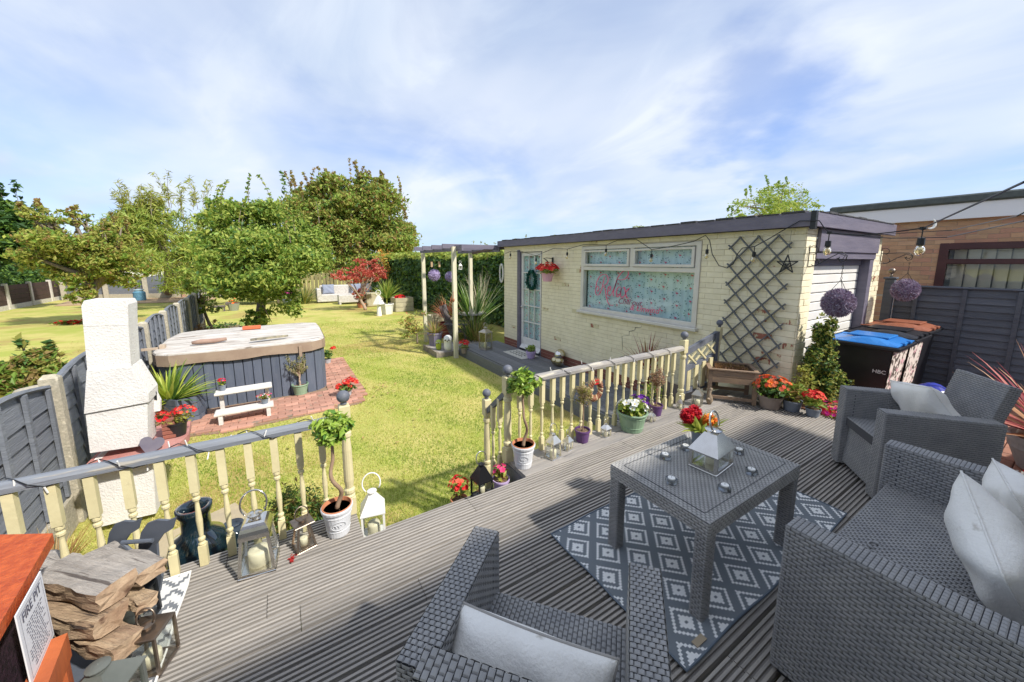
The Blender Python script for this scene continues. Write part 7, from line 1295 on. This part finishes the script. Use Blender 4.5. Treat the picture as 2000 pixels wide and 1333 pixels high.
# ============================================================ LEFT CORNER: firewood, lanterns, fire-pit table, sign
lgm = mat('split_log_wood', (.50, .37, .24), (.27, .18, .12), sc=6, rough=.9, bump=1.3, bs=22, st=(.5, 7, 7), c3=(.07, .05, .04), s3=5, t3=.60); lge = mat('log_end_grain', (.45, .33, .22), (.30, .19, .12), sc=16, rough=.9, bump=.8, bs=50, c3=(.14, .08, .05), s3=12, t3=.62); lgt = mat('weathered_log_face', (.46, .42, .38), (.30, .27, .245), sc=6, rough=.95, bump=1.2, bs=24, st=(.45, 8, 8), c3=(.12, .10, .09), s3=5, t3=.62)
def log(label, c, rz, ry, ln, poly, seed, topm=0):
    t = T('firewood_log', label, 'log', c, rz, 'split logs on the metal log rack'); rs_ = random.Random(seed); g = G(); n = 9; k = len(poly); vs = []; poly = [(a*.80, b*.78) for a, b in poly]; ln *= .92
    P_ = []
    for i in range(k):
        a = Vector(poly[i]); b_ = Vector(poly[(i+1) % k])
        for j in range(3): P_.append(a.lerp(b_, j/3))
    k = len(P_)
    for i in range(n+1):
        x = -ln/2+ln*i/n
        for j, p_ in enumerate(P_): w_ = .0045*math.sin(j*2.3+i*1.1+seed)+rs_.uniform(-.002, .002); vs.append((x+(rs_.uniform(-.006, .006) if i in (0, n) else 0), p_.x*(1+.05*math.sin(i*.8+seed))+w_, p_.y+rs_.uniform(-.003, .003)))
    fs = []; ms_ = []
    for i in range(n):
        for j in range(k): fs.append((i*k+j, i*k+(j+1) % k, (i+1)*k+(j+1) % k, (i+1)*k+j)); 
    g.add(vs, fs, 0); M_ = Matrix.Rotation(ry, 4, 'Y'); 
    for i in (0, n):
        cc_ = Vector((sum(v[0] for v in vs[i*k:(i+1)*k])/k, sum(v[1] for v in vs[i*k:(i+1)*k])/k, sum(v[2] for v in vs[i*k:(i+1)*k])/k)); base_ = len(g.v); g.v += [tuple(v) for v in vs[i*k:(i+1)*k]]+[tuple(cc_)]
        for j in range(k): g.f.append((base_+j, base_+(j+1) % k, base_+k) if i == n else (base_+(j+1) % k, base_+j, base_+k)); g.m.append(1)
    for q_, f_ in enumerate(g.f[:n*k]):
        if (q_ % k)//3 == topm: g.m[q_] = 2
    o = ob('wood', g, [lgm, lge, lgt], t, rot=(0, ry, 0)); return t
def on_(px, py, z): return at(px, py, z)
ln0 = -YAW-.22
log('broad weathered split log on top of the firewood stack', on_(160, 1138, .315), ln0+.02, .0, .34, [(-.065, .045), (-.06, -.04), (.045, -.05), (.075, .04)][::-1], 1, 3)
log('grey split log lying behind the topmost firewood log', on_(240, 1100, .285), ln0-.06, -.02, .34, [(-.06, .03), (-.05, -.035), (.05, -.04), (.06, .025)][::-1], 2, 3)
log('golden-sided split log below the topmost log', on_(152, 1196, .238), ln0+.05, 0, .32, [(-.06, .045), (-.065, -.035), (.02, -.055), (.06, .04)][::-1], 3, 9)
log('lowest split log with pale raw grain resting on the metal tray', on_(192, 1246, .160), ln0, .05, .28, [(-.055, .045), (-.045, -.035), (.05, -.035), (.055, .04)][::-1], 4, 9)
log('small knotty split log end poking out below the stack', on_(262, 1168, .21), ln0-.1, 0, .16, [(-.03, .03), (-.04, -.02), (.03, -.03), (.04, .02)][::-1], 5, 9)
log('split log at the back of the firewood stack', on_(120, 1110, .20), ln0, 0, .30, [(-.05, .04), (-.06, -.04), (.05, -.04), (.05, .03)][::-1], 6, 3)
rk = T('log_rack', 'dark grey metal firewood rack with two bird-head end plates and handle bar', 'log rack', (-.66, 1.80, 0)); rkm = mat('slate_metal', (.085, .10, .13), (.11, .125, .155), sc=6, rough=.5)
head = [(0, .0), (.035, .05), (.055, .12), (.05, .20), (.055, .27), (.085, .31), (.125, .335), (.145, .385), (.115, .372), (.07, .375), (.03, .36), (.0, .32), (-.02, .26), (-.03, .18), (-.045, .10), (-.06, .0)]
def plate(cpx, cpy, z, s_, name='end_plate'):
    g = G(); c = at(cpx, cpy, z); g.M = Matrix.Translation(c) @ Matrix.Rotation(-YAW, 4, 'Z') @ Matrix.Scale(s_, 4); g.prism([(a, b) for a, b in head], 'y', -.005, .005); ob(name, g, rkm, rk, world=True); return c
cA = plate(300, 1175, .035, .98); cB = plate(238, 1165, .035, .92)
g = G(); a = at(298, 1056, .33); b_ = at(238, 1060, .33); g.tube([a, b_], .008, 8); g.tube([b_, b_+Vector((.04, -.03, -.05))], .007, 6); ob('handle_bar', g, rkm, rk, world=True)
g = G(); q = [at(255, 1190, .03), at(300, 1165, .03), at(205, 1345, .03), at(130, 1320, .03), at(120, 1250, .03)]; g.prism([(p_.x, p_.y) for p_ in (at(285, 1180, .03), at(235, 1130, .03), at(60, 1230, .03), at(165, 1400, .03))], 'z', .02, .035); ob('tray', g, rkm, rk, world=True)
g = G(); c = at(125, 1245, .06); g.M = Matrix.Translation(c) @ Matrix.Rotation(-YAW, 4, 'Z'); g.prism([(-.015, 0), (.015, 0), (.016, .06), (.012, .085), (0, .095), (-.012, .08)], 'y', -.004, .004); ob('front_horn', g, rkm, rk, world=True)
lantern('square bronze-framed lantern with tall candle on the zigzag rug', at(300, 1300), .105, .185, bronze, -.35, .0, 'flat', d=.105, body=.80, ring=.16, cw=.26, cth=.03)
lantern('black lantern with ring handle behind the bronze lantern', at(262, 1225), .12, .215, MC['black_metal'], -.3, 0, 'flat', body=.66, ring=.14, candle=True)
lantern('dark grey-green lantern with tiered pyramid roof at the bottom left', at(212, 1408), .135, .215, mat('grey_green_metal', (.10, .11, .10), (.13, .14, .13), sc=9, rough=.5), -.35, .0, 'pyramid', body=.60, ring=.0001, cw=.3)
# orange fire-pit table with the FIRE PIT sign
orm = mat('orange_stained_wood', (.56, .11, .025), (.38, .06, .014), sc=45, rough=.55, bump=.7, bs=90, det=6); rst = mat('rust_orange_wood', (.50, .13, .04), (.40, .10, .035), sc=8, rough=.6, bump=.4, st=(1, 1, .3))
ZT = .50; c0 = at(103, 1042, ZT); c1 = at(-2, 1222, ZT); c3_ = at(-60, 1046, ZT); d_ = c3_-c0; d_ = d_.normalized()*.42; fp_ = T('fire_pit_table', 'bright orange-topped fire pit table with dark mesh sides at the lower left corner', 'table', (c1.x-.1, c1.y, 0)); e_ = (c1-c0); c1 = c0+e_*1.75
g = G(); g.prism([(p_.x, p_.y) for p_ in (c0, c0+d_, c1+d_, c1)], 'z', ZT-.035, ZT); ob('top', g, orm, fp_, world=True)
ed = e_.normalized(); inn = Vector((-ed.y, ed.x, 0)); inn = inn if inn.dot(d_) > 0 else -inn
g = G(); a = c0+inn*.035+ed*.03; b_ = c1+inn*.035; g.prism([(p_.x, p_.y) for p_ in (a, a+d_*.85, b_+d_*.85, b_)], 'z', .06, ZT-.036); ob('mesh_basket', g, mat('dark_mesh', (.02, .014, .018), (.06, .03, .05), sc=60, rough=.6, bump=1, bs=120), fp_, world=True)
g = G(); s0 = at(132, 1236, .27); s1 = s0+ed*.42; s2 = s1+inn*.05; s3 = s0+inn*.05; g.prism([(p_.x, p_.y) for p_ in (s0, s3, s2, s1)], 'z', .19, .27); ob('side_rail', g, rst, fp_, world=True)
g = G(); s0 += ed*.01+inn*.004; g.prism([(p_.x, p_.y) for p_ in (s0, s0+inn*.035, s0+inn*.035+ed*.035, s0+ed*.035)], 'z', 0, .188); ob('leg', g, rst, fp_, world=True)
def atpl(x, y, P0, n): d = ray(x, y); t = (Vector(P0)-Vector((0, 0, H))).dot(n)/d.dot(n); return Vector((0, 0, H))+d*t
P0 = c0-inn*.012; sg = T('paper_sign', 'white printed FIRE PIT notice hanging under the orange table edge', 'sign', (P0.x, P0.y, .2)); TLp, TRp = atpl(27, 1203, P0, inn), atpl(77, 1118, P0, inn); BRp = atpl(98, 1253, P0, inn)
uu = (TRp-TLp); uu = Vector((uu.x, uu.y, 0)); wS = uu.length; uu.normalize(); zt_s = (TLp.z+TRp.z)/2; hS = max(.16, zt_s-BRp.z); O_ = Vector((TLp.x, TLp.y, zt_s)); nn_ = -inn
g = G(); A = [O_, O_+uu*wS, O_+uu*wS-Vector((0, 0, hS)), O_-Vector((0, 0, hS))]; g.add(A+[p_+nn_*.003 for p_ in A], [(0, 1, 2, 3), (7, 6, 5, 4), (0, 4, 5, 1), (1, 5, 6, 2), (2, 6, 7, 3), (3, 7, 4, 0)]); ob('paper', g, mat('white_card', (.74, .74, .77), rough=.7), sg, world=True)
o = ob('lettering', textmesh('FIRE PIT', wS*.21, mat('grey_ink', (.10, .10, .14), rough=.8), 0, .0003), None, sg, world=False); rzs = math.atan2(uu.y, uu.x); o.rotation_euler = (PI/2, 0, rzs); o.location = O_+uu*wS*.12-Vector((0, 0, wS*.24))+nn_*.0045-Vector(sg.location)
g = G(); rs5 = random.Random(9)
for r_ in range(15):
    z_ = zt_s-wS*.36-r_*(hS-wS*.46)/15; x_ = wS*rs5.uniform(.14, .3)
    while x_ < wS*rs5.uniform(.72, .86):
        l_ = wS*rs5.uniform(.03, .1); a = O_+uu*x_+nn_*.0042; g.quad(Vector((a.x, a.y, z_)), Vector((a.x, a.y, z_))+uu*l_, Vector((a.x, a.y, z_+wS*.018))+uu*l_, Vector((a.x, a.y, z_+wS*.018))); x_ += l_+wS*.03
for a_, b_ in (((.06, .05), (.94, .05)), ((.06, None), (.94, None)),):
    pass
def bar_(x0, x1, za, zb): q_ = O_+nn_*.0041; g.quad(Vector((q_.x, q_.y, za))+uu*x0, Vector((q_.x, q_.y, za))+uu*x1, Vector((q_.x, q_.y, zb))+uu*x1, Vector((q_.x, q_.y, zb))+uu*x0)
m_ = wS*.07; bar_(m_, wS-m_, zt_s-m_, zt_s-m_-.0012); bar_(m_, wS-m_, zt_s-hS+m_, zt_s-hS+m_+.0012); bar_(m_, m_+.0012, zt_s-hS+m_, zt_s-m_); bar_(wS-m_-.0012, wS-m_, zt_s-hS+m_, zt_s-m_)
ob('small_print', g, MC['grey_ink'], sg, world=True, kind='stuff')
